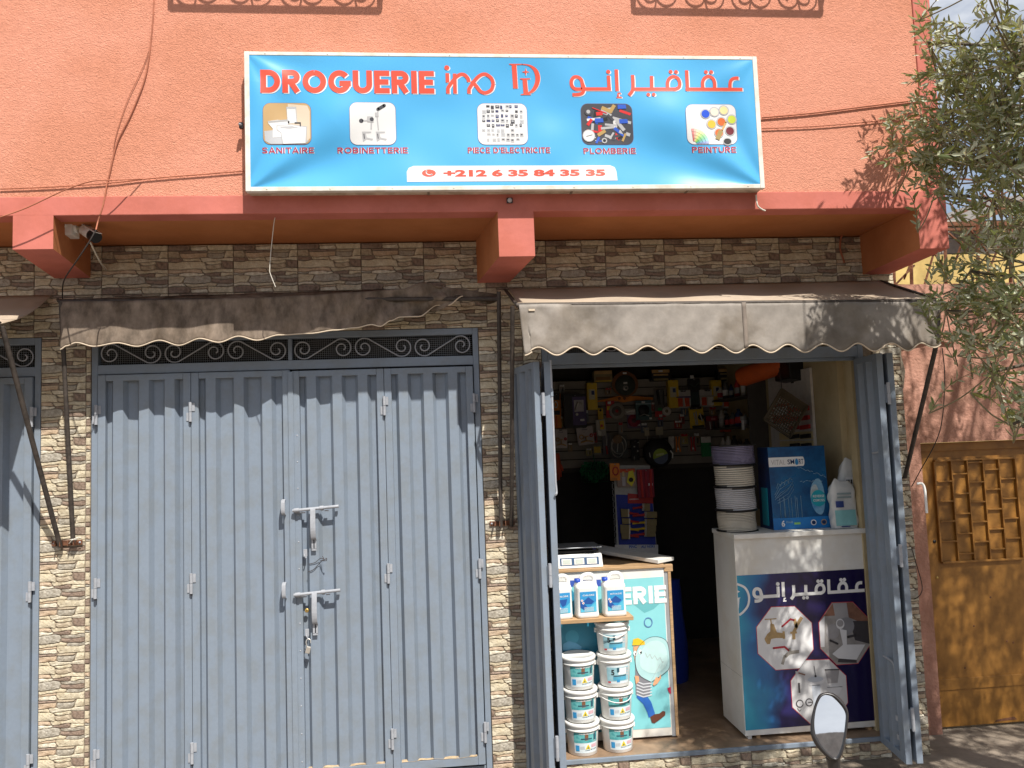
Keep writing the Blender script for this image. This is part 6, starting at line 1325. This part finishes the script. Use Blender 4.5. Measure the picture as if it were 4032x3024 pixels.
m.tube([gp(0, 0), gp(0, 0)+Vector((0, 0, .04)), (cA.x, YG+.02, 2.40)], .003, blk_, 6); m.build('rim', GRT)
# television / speaker under the transom
TV = thing('wall_speaker', 'black speaker box on a wall bracket at the top right of the entrance', 'speaker', P(3185, 1520, .75))
m = MB(); a0, a1, a2, a3 = P(3100, 1410, .75), P(3240, 1412, .75), P(3232, 1512, .75), P(3112, 1490, .75)
m.prism([(a0.x, 2.55), (a1.x, 2.55), (a2.x, a2.z), (a3.x, a3.z)][::-1], .75, 1.0, black); m.build('speaker_body', TV, bevel=.006)
m = MB(); m.beam((a1.x+.01, .88, a2.z+.14), (2.515, .88, a2.z+.12), .03, .03, black); m.beam((2.50, .88, a2.z+.02), (2.50, .88, a2.z+.2), .02, .03, black); m.build('wall_bracket', TV)
m = MB(); m.tube(cat_([(a2.x, .8, a2.z+.01), (a2.x+.02, .8, a2.z-.06), (2.508, .72, 1.95), (2.510, .70, 1.70), (2.511, .70, 1.40)], 5), .003, wblk, 5); m.build('speaker_cable', TV)
m = MB(); a, b = P(2912, 1488, 1.2), P(3110, 1425, .9); m.tube([a, a+(b-a)*.1, b, b+(b-a)*.25], [.06, .072, .070, .068], ink(.55, .10, .02), 16)
m.tube([b+Vector((0, 0, .06)), (b.x, b.y, 2.7)], .003, blk_, 5); k = m.build('orange_tube'); tag(k, 'fat orange rolled tube hanging under the shop ceiling', 'tube')
m = MB(); a = P(2925, 1655, 1.5); m.tube([a, a+Vector((0, 0, -.075))], .013, lab_, 12); m.tube([a+Vector((0, 0, .03)), a+Vector((0, 0, 0))], .020, gr, 12); m.beam((a.x, 1.5, a.z+.03), (2.38, 1.6, a.z+.04), .01, .01, blk_); k = m.build('torch'); tag(k, 'pale metal torch standing out in front of the dark right shelf', 'torch')
struct(MB().box(1.06, 1.10, -.0, .05, 0, 0.0001, dark).build('threshold_shadow_strip')) if False else None
# dim things behind, in the aisle
ba = thing('blue_sack', 'dark blue sack standing in the dim aisle between the counters', 'bag', (1.62, 1.3, RZ)); m = MB(); vs = []
for j in range(9):
    for i in range(16):
        t = 2*pi*i/16; rr_ = .14*(1+.06*sin(3*t+j)) * (1-.25*(j/8)**3); vs.append((1.62+rr_*cos(t), 1.3+rr_*.7*sin(t), RZ+.09*j))
m.add(vs, [(j*16+i, j*16+(i+1) % 16, (j+1)*16+(i+1) % 16, (j+1)*16+i) for j in range(8) for i in range(16)], ink(.015, .04, .30), True); m.add(vs[-16:], [list(range(16))], ink(.015, .04, .30)); m.build('sack_body', ba)
ba = thing('white_sack', 'crumpled white plastic bag low in the dim aisle', 'bag', (1.47, .95, RZ)); m = MB(); vs = []
for j in range(9):
    for i in range(14):
        t = 2*pi*i/14; rr_ = .10*(1+.15*sin(3*t+j*1.3)+.1*sin(5*t)) * (.5+.6*sin(pi*(j+1)/9.5)); vs.append((1.45+rr_*cos(t), .95+rr_*.7*sin(t), RZ+.055*j))
m.add(vs, [(j*14+i, j*14+(i+1) % 14, (j+1)*14+(i+1) % 14, (j+1)*14+i) for j in range(8) for i in range(14)], ink(.40, .40, .38), True); m.add(vs[-14:], [list(range(14))], ink(.40, .40, .38)); m.build('sack_body', ba)

# ------------------------------------------------------------------ neighbouring wall with yellow metal door
pink = mat('pink_render', (.52, .285, .215), .95, var=.14, scale=7, bump=.8, bscale=45, stain=.35, sscale=3.5, col2=(.36, .18, .13))
YN = .27
NW = thing('neighbour_wall', 'rough faded pink wall with a yellow metal door, right of the shop', 'wall', (3.6, YN, .09))
dl, dt = P(3674, 2400, YN).x, P(3640, 1745, YN).z
m = MB(); m.box(2.772, dl, YN, .62, .08, dt, pink); m.box(2.772, 6.5, YN, .62, dt, 2.885, pink); m.box(dl+1.06, 6.5, YN, .62, .08, dt, pink); m.build('wall', NW)
m = MB(); m.prism([(2.773, 2.2), (2.93, 2.22), (2.95, 2.33), (2.93, 2.43), (2.94, 2.50), (2.773, 2.52)][::-1], YN-.012, YN-.0005, mat('bare_render', (.26, .22, .17), .95, var=.2, scale=12, bump=.6)); m.build('patch', NW)
m = MB(); m.prism([(2.773, 2.50), (2.95, 2.485), (3.12, 2.515), (3.30, 2.50), (3.30, 2.58), (2.773, 2.59)][::-1], YN-.02, YN-.0005, pink); m.build('render_edge', NW)
door = mat('yellow_metal', (.33, .155, .032), .45, var=.12, scale=3, stain=.28, sscale=7, bump=.1, bscale=20, spec=.4)
YDr = .335
DR = thing('metal_door', 'ochre yellow metal door with a lattice window panel in the pink wall', 'door', (dl+.53, YDr, .09))
m = MB(); m.box(dl+.004, dl+1.055, YDr, YDr+.04, .105, dt-.003, door); m.box(dl+.004, dl+1.055, YDr-.018, YDr, dt-.055, dt-.003, door); m.build('door_leaf', DR, bevel=.003)
za, zb_ = P(3800, 2712, YDr).z, P(3800, 2668, YDr).z
m = MB(); m.box(dl+.004, dl+1.055, YDr-.007, YDr, za, zb_, door); m.build('cross_band', DR, bevel=.002)
px0, px1, pz1, pz0 = P(3690, 2000, YDr).x, P(4003, 2000, YDr).x, P(3830, 1812, YDr).z, P(3860, 2203, YDr).z
m = MB(); fw = .012; y = YDr
def bar_(a, b, c, d, mm_=door): m.box(a, b, y-.020, y, c, d, mm_)
bar_(px0-.004, px1+.004, pz1, pz1+fw); bar_(px0-.004, px1+.004, pz0-fw, pz0); bar_(px0-fw, px0, pz0, pz1); bar_(px1, px1+fw, pz0, pz1); m.build('lattice_frame', DR, bevel=.002)
cw5 = (px1-px0)/5; hz_ = (pz1-pz0)
for c_ in range(1, 5): m = MB(); m.box(px0+cw5*c_-.0038, px0+cw5*c_+.0038, y-.018, y, pz0, pz1, door); m.build('lattice_bar', DR, bevel=.001)
for c_ in range(5):
    offs = [.0, .13, .02, .10, .0][c_]
    for k in range(6):
        z = pz1-hz_*(.20*k+offs if offs else .20*(k+1))
        if z < pz0+.015 or z > pz1-.012: continue
        m = MB(); m.box(px0+cw5*c_+.006, px0+cw5*(c_+1)-.006, y-.017, y, z-.0038, z+.0038, door); m.build('lattice_bar', DR)
for (px, py, mm_, r_) in ((3675, 2274, brass, .009), (3665, 2132, black, .011)):
    q = P(px+14, py, YDr); m = MB(); m.lathe([(.0001, -.006), (r_*.8, -.006), (r_, 0)], tuple(q), mm_, 14, 'y'); m.build('keyhole', DR)
m = MB()
for (u, v_) in ((3990, 2530), (3900, 2352), (3835, 2465), (3965, 2525), (3800, 2630)): q = P(u, v_, YDr); m.lathe([(.0001, -.001), (.006, -.0006), (.0065, 0)], tuple(q), rust, 9, 'y')
q0, q1 = P(3915, 2842, YDr), P(4005, 2832, YDr); m.prism([(q0.x, q0.z), (q1.x, q1.z), (q1.x-.02, q1.z+.018), (q0.x+.02, q0.z+.012)][::-1], YDr-.0012, YDr-.0004, rust)
m.build('rust_spot', DR)
# rusty truss on top of the wall
TR = thing('steel_truss', 'rusty steel truss frame standing on the pink wall behind the olive tree', 'truss', (3.6, .45, 2.885))
def seg(a, b, w=.02, Y0=.45, Y1=None, nm='chord'):
    p, q = P(*a, Y0), P(*b, Y1 if Y1 else Y0); k = MB(); k.beam(p, q, w, w, rust); k.build(nm, TR)
seg((3500, 1126), (4150, 1140), .022); seg((3640, 884), (4150, 880), .030, .6); seg((3640, 905), (4150, 898), .018, .6)
for a, b in (((3590, 1126), (3584, 890)), ((3726, 1128), (3722, 984)), ((3850, 1130), (3850, 884)), ((3980, 1130), (3980, 884)), ((3522, 1122), (3520, 1060))): seg(a, b, .018, .45, .5, 'post')
for a, b in (((3525, 1122), (3600, 1045)), ((3640, 1122), (3680, 985)), ((3735, 918), (3830, 1000)), ((3760, 1035), (3806, 905)), ((3812, 905), (3822, 985)), ((3822, 905), (3900, 1010)), ((3600, 900), (3720, 1050)), ((3870, 1120), (3960, 905)), ((3640, 900), (3560, 1100))): seg(a, b, .010, .5, .55, 'diagonal')
for a, b in (((3722, 868), (3990, 745)), ((3725, 760), (3960, 835)), ((3890, 745), (4150, 870)), ((3824, 875), (4150, 735)), ((3945, 700), (3945, 880)), ((3740, 800), (3800, 880)), ((3860, 760), (3990, 860)), ((3990, 720), (3720, 700)), ((3700, 640), (3700, 900))): seg(a, b, .012, 1.2, 1.3, 'diagonal')
# buildings further back
yw_ = mat('yellow_render', (.62, .47, .18), .9, var=.12, scale=5, stain=.2)
a, b = P(3500, 1130, 3.0), P(3860, 1000, 3.0)
o = MB().box(a.x-.6, 9, 3.0, 3.3, .09, b.z, yw_).build('yellow_wall'); tag(o, 'pale yellow wall seen through the rusty truss', 'wall')
BB = thing('block_building', 'unfinished grey concrete block building far behind the olive tree', 'building', (8, 5.5, .09))
blk2 = mat('concrete_block', (.24, .21, .19), .9, var=.15, scale=7, bump=.3); cnc = mat('pale_concrete', (.46, .43, .38), .9, var=.1)
a, b, c = P(3650, 1000, 5.0), P(3850, 896, 5.0), P(3850, 850, 5.0)
m = MB(); m.box(a.x-.8, b.x, 5.01, 5.5, .09, b.z, mat('block_joint', (.15, .13, .12), .9)); m.build('wall', BB)
z = a.z-.6; row = 0
while z < b.z-.02:
    x = a.x-.8-(.2 if row % 2 else 0)
    while x < b.x:
        xa_, xb_ = max(x, a.x-.8), min(x+.39, b.x)
        if xb_-xa_ > .03: m = MB(); m.box(xa_, xb_, 4.99, 5.02, z, min(z+.19, b.z), blk2); m.build('block', BB)
        x += .40
    z += .20; row += 1
m = MB(); m.box(a.x-.8, 14, 5.2, 5.9, b.z+.01, c.z, cnc); m.build('parapet', BB)
m = MB(); m.box(b.x+.02, 14, 5.05, 5.6, .09, b.z-.01, cnc); m.build('pale_wall', BB)
m = MB(); p0, p1 = P(3824, 876, 4.6), P(4200, 725, 4.6); m.add([p0, p1, p1+Vector((0, 2, .3)), p0+Vector((0, 2, .3))], [(0, 1, 2, 3)], mat('roof_sheet', (.22, .20, .18), .7, var=.2)); m.beam(p0, p1, .06, .05, rust); m.build('roof', BB, solid=.02)

# ------------------------------------------------------------------ olive tree
OT = thing('olive_tree', 'olive tree with grey green leaves at the right edge of the photo', 'tree', (3.55, -1.55, .09))
bark = mat('olive_bark', (.16, .13, .10), .95, var=.3, scale=14, bump=.8)
twig = mat('olive_twig', (.24, .20, .12), .8, var=.15)
trunk = MB(); trunk.tube(cat_([(3.6, -1.6, .05), (3.57, -1.58, .6), (3.63, -1.55, 1.3), (3.55, -1.5, 1.9), (3.5, -1.45, 2.4)], 5), [.16-.09*i/20 for i in range(21)], bark, 12)
trunk.build('trunk', OT)
def leafmat(name, c, c2, back):
    m = bpy.data.materials.new(name); m.use_nodes = True; nt = m.node_tree; n, l = nt.nodes, nt.links; b = n['Principled BSDF']
    b.inputs['Roughness'].default_value = .42; b.inputs['Specular IOR Level'].default_value = .5
    t = n.new('ShaderNodeTexCoord'); no = n.new('ShaderNodeTexNoise'); no.inputs['Scale'].default_value = 9; no.inputs['Detail'].default_value = 2; l.new(t.outputs['Object'], no.inputs['Vector'])
    rp = n.new('ShaderNodeValToRGB'); rp.color_ramp.elements[0].position = .35; rp.color_ramp.elements[1].position = .65; rp.color_ramp.elements[0].color = (*c2, 1); rp.color_ramp.elements[1].color = (*c, 1); l.new(no.outputs['Fac'], rp.inputs[0])
    ge = n.new('ShaderNodeNewGeometry'); mx = n.new('ShaderNodeMix'); mx.data_type = 'RGBA'; l.new(ge.outputs['Backfacing'], mx.inputs[0]); l.new(rp.outputs[0], mx.inputs[6]); mx.inputs[7].default_value = (*back, 1)
    l.new(mx.outputs[2], b.inputs['Base Color'])
    tr = n.new('ShaderNodeBsdfTranslucent'); tr.inputs[0].default_value = (.34, .38, .10, 1); ms = n.new('ShaderNodeMixShader'); ms.inputs[0].default_value = .30
    l.new(b.outputs[0], ms.inputs[1]); l.new(tr.outputs[0], ms.inputs[2]); l.new(ms.outputs[0], n['Material Output'].inputs[0]); return m
LM = [leafmat('olive_leaf', (.20, .25, .10), (.105, .14, .055), (.42, .44, .31)), leafmat('olive_leaf_pale', (.38, .40, .24), (.24, .27, .14), (.50, .52, .38)), leafmat('olive_leaf_young', (.36, .34, .09), (.25, .26, .08), (.40, .40, .22))]
flw = mat('olive_flower', (.42, .36, .10), .8, var=.1)
rt = random.Random(21)
leaves = MB(); twigs = MB(); flowers = MB(); limbs = MB()
def leaf(p, d, L, w, mm_):
    d = d.normalized(); s_ = d.cross(Vector((rt.uniform(-1, 1), rt.uniform(-1, 1), rt.uniform(-.2, 1)))).normalized(); nrm = s_.cross(d)
    q = p+d*L; c = nrm*L*.05
    vs = [p, p+d*L*.30+s_*w*.5+c, p+d*L*.68+s_*w*.42+c, q, p+d*L*.68-s_*w*.42+c, p+d*L*.30-s_*w*.5+c, p+d*L*.5]
    leaves.add(vs, [(0, 6, 1), (1, 6, 2), (2, 6, 3), (3, 6, 4), (4, 6, 5), (5, 6, 0)], mm_)
def sprig(tip, dr, L, hub, n=9):
    base = tip-dr*L; base.z -= 0; mid = (base+tip)/2+Vector((rt.uniform(-.02, .02), rt.uniform(-.02, .02), .03)); pts = cat_([base, mid, tip], 6)
    twigs.tube(pts, [.0024-.0015*i/len(pts) for i in range(len(pts))], twig, 4, smooth=False, cap=False)
    if (base-hub).length > .05 and (base-hub).length < .9:
        mm = (base+hub)/2+Vector((0, 0, -.02)); twigs.tube(cat_([hub, mm, base], 4), .0035, twig, 4, smooth=False, cap=False)
    for i in range(n):
        t = (i+.5)/n*(len(pts)-1); k = int(t); p = pts[k].lerp(pts[min(k+1, len(pts)-1)], t-k); ax = (pts[min(k+1, len(pts)-1)]-pts[max(k-1, 0)]).normalized()
        ph = i*pi/2+rt.uniform(-.4, .4); s1 = ax.orthogonal().normalized(); s2 = ax.cross(s1)
        side = s1*cos(ph)+s2*sin(ph)
        for sg in (1, -1):
            if rt.random() < .1: continue
            d = ax*rt.uniform(.5, 1.0)+side*sg*rt.uniform(.6, 1)+Vector((0, 0, rt.uniform(-.1, .25))); l_ = rt.uniform(.038, .062)*(1-.25*i/n)
            r_ = rt.random(); leaf(p, d, l_, l_*rt.uniform(.25, .33), LM[0] if r_ < .52 else LM[1] if r_ < .84 else LM[2])
        if rt.random() < .10:
            for _ in range(4): c = p+Vector([rt.uniform(-.012, .012) for _ in range(3)]); s_ = .0032; flowers.add([c+Vector((s_, 0, 0)), c+Vector((-s_, 0, 0)), c+Vector((0, s_, 0)), c+Vector((0, -s_, 0)), c+Vector((0, 0, s_)), c+Vector((0, 0, -s_))], [(0, 2, 4), (2, 1, 4), (1, 3, 4), (3, 0, 4), (2, 0, 5), (1, 2, 5), (3, 1, 5), (0, 3, 5)], flw)
    leaf(tip, dr, .045, .011, LM[1])
def depth(px): return -.80-.85*max(0, (px-3480))/560
clusters = [(3628, 120, 50, 130, 13), (3750, 205, 90, 60, 15), (3960, 190, 90, 120, 28), (3675, 330, 110, 80, 26), (3850, 380, 160, 110, 44), (3575, 490, 140, 50, 22), (3530, 615, 120, 55, 18),
            (3740, 590, 140, 100, 40), (3950, 600, 100, 170, 44), (3640, 745, 85, 40, 10), (3840, 770, 140, 50, 14), (3995, 860, 50, 70, 8), (3920, 1000, 100, 60, 12), (3765, 1055, 110, 35, 12), (3860, 1170, 160, 60, 34),
            (3680, 1215, 90, 30, 11), (3770, 1320, 80, 40, 10), (3985, 1350, 50, 80, 9), (3890, 1450, 50, 35, 5), (4000, 1560, 45, 110, 11), (3960, 1660, 40, 40, 4),
            (4250, 200, 200, 300, 60), (4300, 800, 200, 300, 60), (4250, 1300, 180, 250, 40), (3900, -160, 130, 110, 14), (4250, -400, 300, 300, 60)]
for (cx_, cy_, rx_, ry_, n) in clusters:
    Yc = depth(cx_); hub = P(cx_+rx_*.5, cy_+ry_*.35, Yc)
    root = Vector((3.5, -1.45, min(3.4, max(2.2, hub.z-.5)))); md = (root+hub)/2+Vector((0, 0, .08)); limbs.tube(cat_([root, md, hub], 6), [.016-.010*i/12 for i in range(13)], bark, 6)
    for i in range(int(n*.82)):
        a_, r_ = rt.uniform(0, 2*pi), math.sqrt(rt.random()); px, py = cx_+rx_*r_*cos(a_), cy_+ry_*r_*sin(a_)
        tip = P(px, py, depth(px)+rt.uniform(-.16, .16)-.0); out = Vector((-.75+rt.uniform(-.6, .7), rt.uniform(-.5, .5), rt.uniform(-.45, .75))).normalized()
        if cx_ > 3880: out = Vector((rt.uniform(-1, .6), rt.uniform(-.6, .6), rt.uniform(-.7, .7))).normalized()
        sprig(tip, out, rt.uniform(.14, .30), hub)
# crown above and to the right of the photo: it shades the right of the scene
for i in range(260):
    x, y, z = rt.uniform(3.5, 5.0), rt.uniform(-2.6, -.4), rt.uniform(3.3, 5.4)
    if x-.38*(z-1.95) < 2.2: continue
    px_chk = 0
    sprig(Vector((x, y, z)), Vector((rt.uniform(-1, 1), rt.uniform(-1, 1), rt.uniform(-.4, 1))).normalized(), .3, Vector((x, y, z-.3)), 12)
for i in range(330):
    x, y, z = rt.uniform(3.5, 5.0), rt.uniform(-2.3, -1.2), rt.uniform(2.4, 4.9)
    v_ = Vector((x, y, z))-Vector(CAM)
    if 2016+F*v_.dot(RT)/v_.dot(FW) < 4190: continue
    sprig(Vector((x, y, z)), Vector((rt.uniform(-1, .6), rt.uniform(-1, 1), rt.uniform(-.4, 1))).normalized(), .22, Vector((x+.2, y, z-.2)), 10)
for i in range(110):
    x, y, z = rt.uniform(2.65, 3.4), rt.uniform(-1.5, -.95), rt.uniform(3.4, 4.7)
    v_ = Vector((x, y, z))-Vector(CAM)
    if 2016+F*v_.dot(RT)/v_.dot(FW) < 4150: continue
    sprig(Vector((x, y, z)), Vector((rt.uniform(-1, .2), rt.uniform(-1, 1), rt.uniform(-.4, 1))).normalized(), .2, Vector((x+.2, y, z-.2)), 10)
for i in range(270):
    x, y, z = rt.uniform(2.5, 3.7), rt.uniform(-2.0, -1.25), rt.uniform(2.1, 4.6)
    v_ = Vector((x, y, z))-Vector(CAM)
    if 2016+F*v_.dot(RT)/v_.dot(FW) < 4190: continue
    sprig(Vector((x, y, z)), Vector((rt.uniform(-1, .2), rt.uniform(-1, 1), rt.uniform(-.4, 1))).normalized(), .2, Vector((x+.2, y, z-.2)), 10)
for i in range(9):
    limbs.tube(cat_([(3.5, -1.45, 2.4), (rt.uniform(3.3, 3.8), rt.uniform(-1.8, -1.2), 3.2), (rt.uniform(3., 4.6), rt.uniform(-2.3, -.7), rt.uniform(4.2, 5.3))], 6), [.05-.04*k/12 for k in range(13)], bark, 7)
stuff(leaves.build('leaves', OT)); stuff(twigs.build('twigs', OT)); stuff(flowers.build('flowers', OT)); limbs.build('limb', OT)

# ------------------------------------------------------------------ motorcycle mirror in front of the shop
MO = thing('motorcycle_mirror', 'black framed motorcycle mirror reflecting sky at the bottom right', 'mirror', P(3280, 3060, -3.0))
dvec = ray(3265, 2860).normalized(); rv_ = Vector((.10, -.93, .255)).normalized(); nm_ = (rv_-dvec).normalized(); c0 = P(3265, 2860, -3.0)
def onp(px, py, off=0): d = ray(px, py); o = Vector(CAM); c = c0+nm_*off; t = (c-o).dot(nm_)/d.dot(nm_); return o+d*t
def mc(x, y): return (3100+x/3.912, 2600+y/3.912)
go = [tuple(p) for p in cat_([(600, 528), (700, 555), (790, 635), (875, 740), (914, 840), (905, 980), (880, 1180), (845, 1340), (805, 1450), (760, 1503), (700, 1490), (600, 1400), (500, 1265), (435, 1130), (417, 980), (430, 820), (465, 680), (525, 565), (600, 528)], 4)][:-1]
fo_ = [tuple(p) for p in cat_([(600, 490), (715, 512), (820, 590), (900, 690), (941, 810), (938, 950), (910, 1160), (880, 1350), (835, 1480), (780, 1545), (690, 1548), (600, 1490), (450, 1330), (372, 1180), (355, 1020), (375, 850), (420, 680), (490, 530), (600, 490)], 4)][:-1]
mg = bpy.data.materials.new('mirror_glass'); mg.use_nodes = True; b = mg.node_tree.nodes['Principled BSDF']; b.inputs['Metallic'].default_value = 1; b.inputs['Roughness'].default_value = .02; b.inputs['Base Color'].default_value = (.86, .88, .90, 1)
N = len(go); cen = (sum(p[0] for p in go)/N, sum(p[1] for p in go)/N); vs = []
for r_ in (1, .75, .5, .25):
    for p in go: w_ = onp(*mc(cen[0]+(p[0]-cen[0])*r_, cen[1]+(p[1]-cen[1])*r_), .004); R_ = (w_-c0).length; vs.append(w_-nm_*(R_*R_*.38))
vs.append(onp(*mc(*cen), .004))
fs = [(k*N+i, k*N+(i+1) % N, (k+1)*N+(i+1) % N, (k+1)*N+i) for k in range(3) for i in range(N)] + [(3*N+i, 3*N+(i+1) % N, 4*N) for i in range(N)]
m = MB(); m.add(vs, fs, mg, True); m.build('mirror_glass', MO)
blkp = mat('mirror_housing_black', (.022, .020, .020), .33, var=.15, scale=30, spec=.6)
m = MB(); M_ = len(fo_); A_ = [onp(*mc(*p), .0065) for p in go]; B_ = [onp(*mc(*p), .001) for p in fo_]; C_ = [onp(*mc(cen[0]+(p[0]-cen[0])*.99, cen[1]+(p[1]-cen[1])*.99), -.018) for p in fo_]; D_ = [onp(*mc(cen[0]+(p[0]-cen[0])*.6, cen[1]+(p[1]-cen[1])*.6), -.045) for p in fo_]
A2 = [onp(*mc(*[g_*.45+f__*.55 for g_, f__ in zip(a__, b__)]), .0075) for a__, b__ in zip(go, fo_)]
rings = [[onp(*mc(*p), .001) for p in go], A_, A2, B_, C_, D_]; vs = [v for r_ in rings for v in r_]
m.add(vs, [(k*N+i, k*N+(i+1) % N, (k+1)*N+(i+1) % N, (k+1)*N+i) for k in range(len(rings)-1) for i in range(N)], blkp, True); m.add(D_, [list(range(N))], blkp); m.build('mirror_housing', MO)
m = MB(); s0 = onp(*mc(705, 1530), -.012); m.tube([s0+Vector((0, 0, .004)), s0+Vector((.001, 0, -.012)), s0+Vector((.003, .0, -.035)), s0+Vector((.004, 0, -.045))], [.013, .0115, .0105, .0115], blkp, 14); m.tube([s0+Vector((.004, 0, -.045)), s0+Vector((.006, .002, -.10)), s0+Vector((.03, .01, -.20)), s0+Vector((.06, .02, -.26))], .0065, blkp, 10); m.build('mirror_stem', MO)
mo = thing('motorcycle', 'black motorcycle handlebar just below the photo under the mirror', 'motorcycle', (s0.x+.1, -2.9, .09))
m = MB(); hz0 = s0+Vector((.06, .02, -.28)); m.tube(cat_([hz0+Vector((-.16, .05, -.02)), hz0, hz0+Vector((.16, -.12, 0)), hz0+Vector((.36, -.30, -.06)), hz0+Vector((.52, -.42, -.02)), hz0+Vector((.62, -.48, -.02))], 5), .013, gatelt, 10); m.build('handlebar', mo)
m = MB(); m.tube([hz0+Vector((-.17, .05, -.02)), hz0+Vector((-.05, .015, -.006))], .018, black, 12); m.build('grip', mo)
for dx in (-.0,): pass
fw0 = hz0+Vector((.30, -.25, -.10)); m = MB(); m.tube([fw0, fw0+Vector((-.12, .22, -.85))], .022, gatelt, 10); m.tube([fw0+Vector((.10, .05, 0)), fw0+Vector((-.02, .27, -.85))], .022, gatelt, 10); m.build('fork', mo)
wc_ = fw0+Vector((-.07, .25, -.80)); wc_.z = .09+.30
m = MB(); dirw = Vector((-.45, .9, 0)).normalized(); m.tube([wc_+dirw*.27*cos(t*pi/14)+Vector((0, 0, .27*sin(t*pi/14))) for t in range(29)], .035, black, 10); m.build('front_wheel', mo)
m = MB(); b0_, b1_ = fw0+Vector((0, 0, -.05)), fw0+Vector((.55, -1.1, -.10)); m.tube([b0_, b0_+(b1_-b0_)*.25, b0_+(b1_-b0_)*.5, b1_], [.06, .13, .12, .07], black, 12); m.tube([b0_, b0_+Vector((.25, -.5, -.45)), b1_+Vector((0, 0, -.2))], .03, black, 8); m.build('body', mo)
wr = fw0+Vector((.55, -1.1, 0)); wr.z = .39; m = MB(); m.tube([wr+dirw*.27*cos(t*pi/14)+Vector((0, 0, .27*sin(t*pi/14))) for t in range(29)], .04, black, 10); m.tube([wr, b0_+Vector((.25, -.5, -.45))], .02, black, 8); m.build('rear_wheel', mo)

# ------------------------------------------------------------------ across the street (seen only in the mirror)
ow = MB().box(-12, 16, -17.2, -17, .09, 4.9, mat('far_wall_render', (.45, .42, .39), .95, var=.2, scale=1.5, bump=.3)).build('opposite_wall'); tag(ow, 'grey wall across the street, reflected in the motorcycle mirror', 'wall')
et = thing('street_tree', 'tall tree across the street, reflected in the motorcycle mirror', 'tree', (3.0, -14, .09))
m = MB(); m.tube([(3.0, -14, .05), (2.95, -14, 4), (2.75, -14, 6.5)], [.16, .12, .04], bark, 8); m.build('trunk', et)
m = MB()
for i in range(1500):
    a_, b_, r_ = rt.uniform(0, 2*pi), rt.uniform(-1, 1), rt.random()**.4; k_ = rt.choice([(2.75, 6.3, .32), (2.5, 5.8, .22), (2.95, 5.7, .30), (2.7, 6.8, .25), (3.1, 6.4, .3)])
    c = Vector((k_[0]+k_[2]*r_*cos(a_)*math.sqrt(1-b_*b_), -14+k_[2]*r_*sin(a_), k_[1]+k_[2]*r_*b_)); d = Vector((rt.uniform(-1, 1), rt.uniform(-1, 1), rt.uniform(-1, 1))).normalized()*.05; s_ = d.orthogonal()*.35
    m.add([c-d, c+s_, c+d, c-s_], [(0, 1, 2, 3)], LM[0])
stuff(m.build('leaves', et))
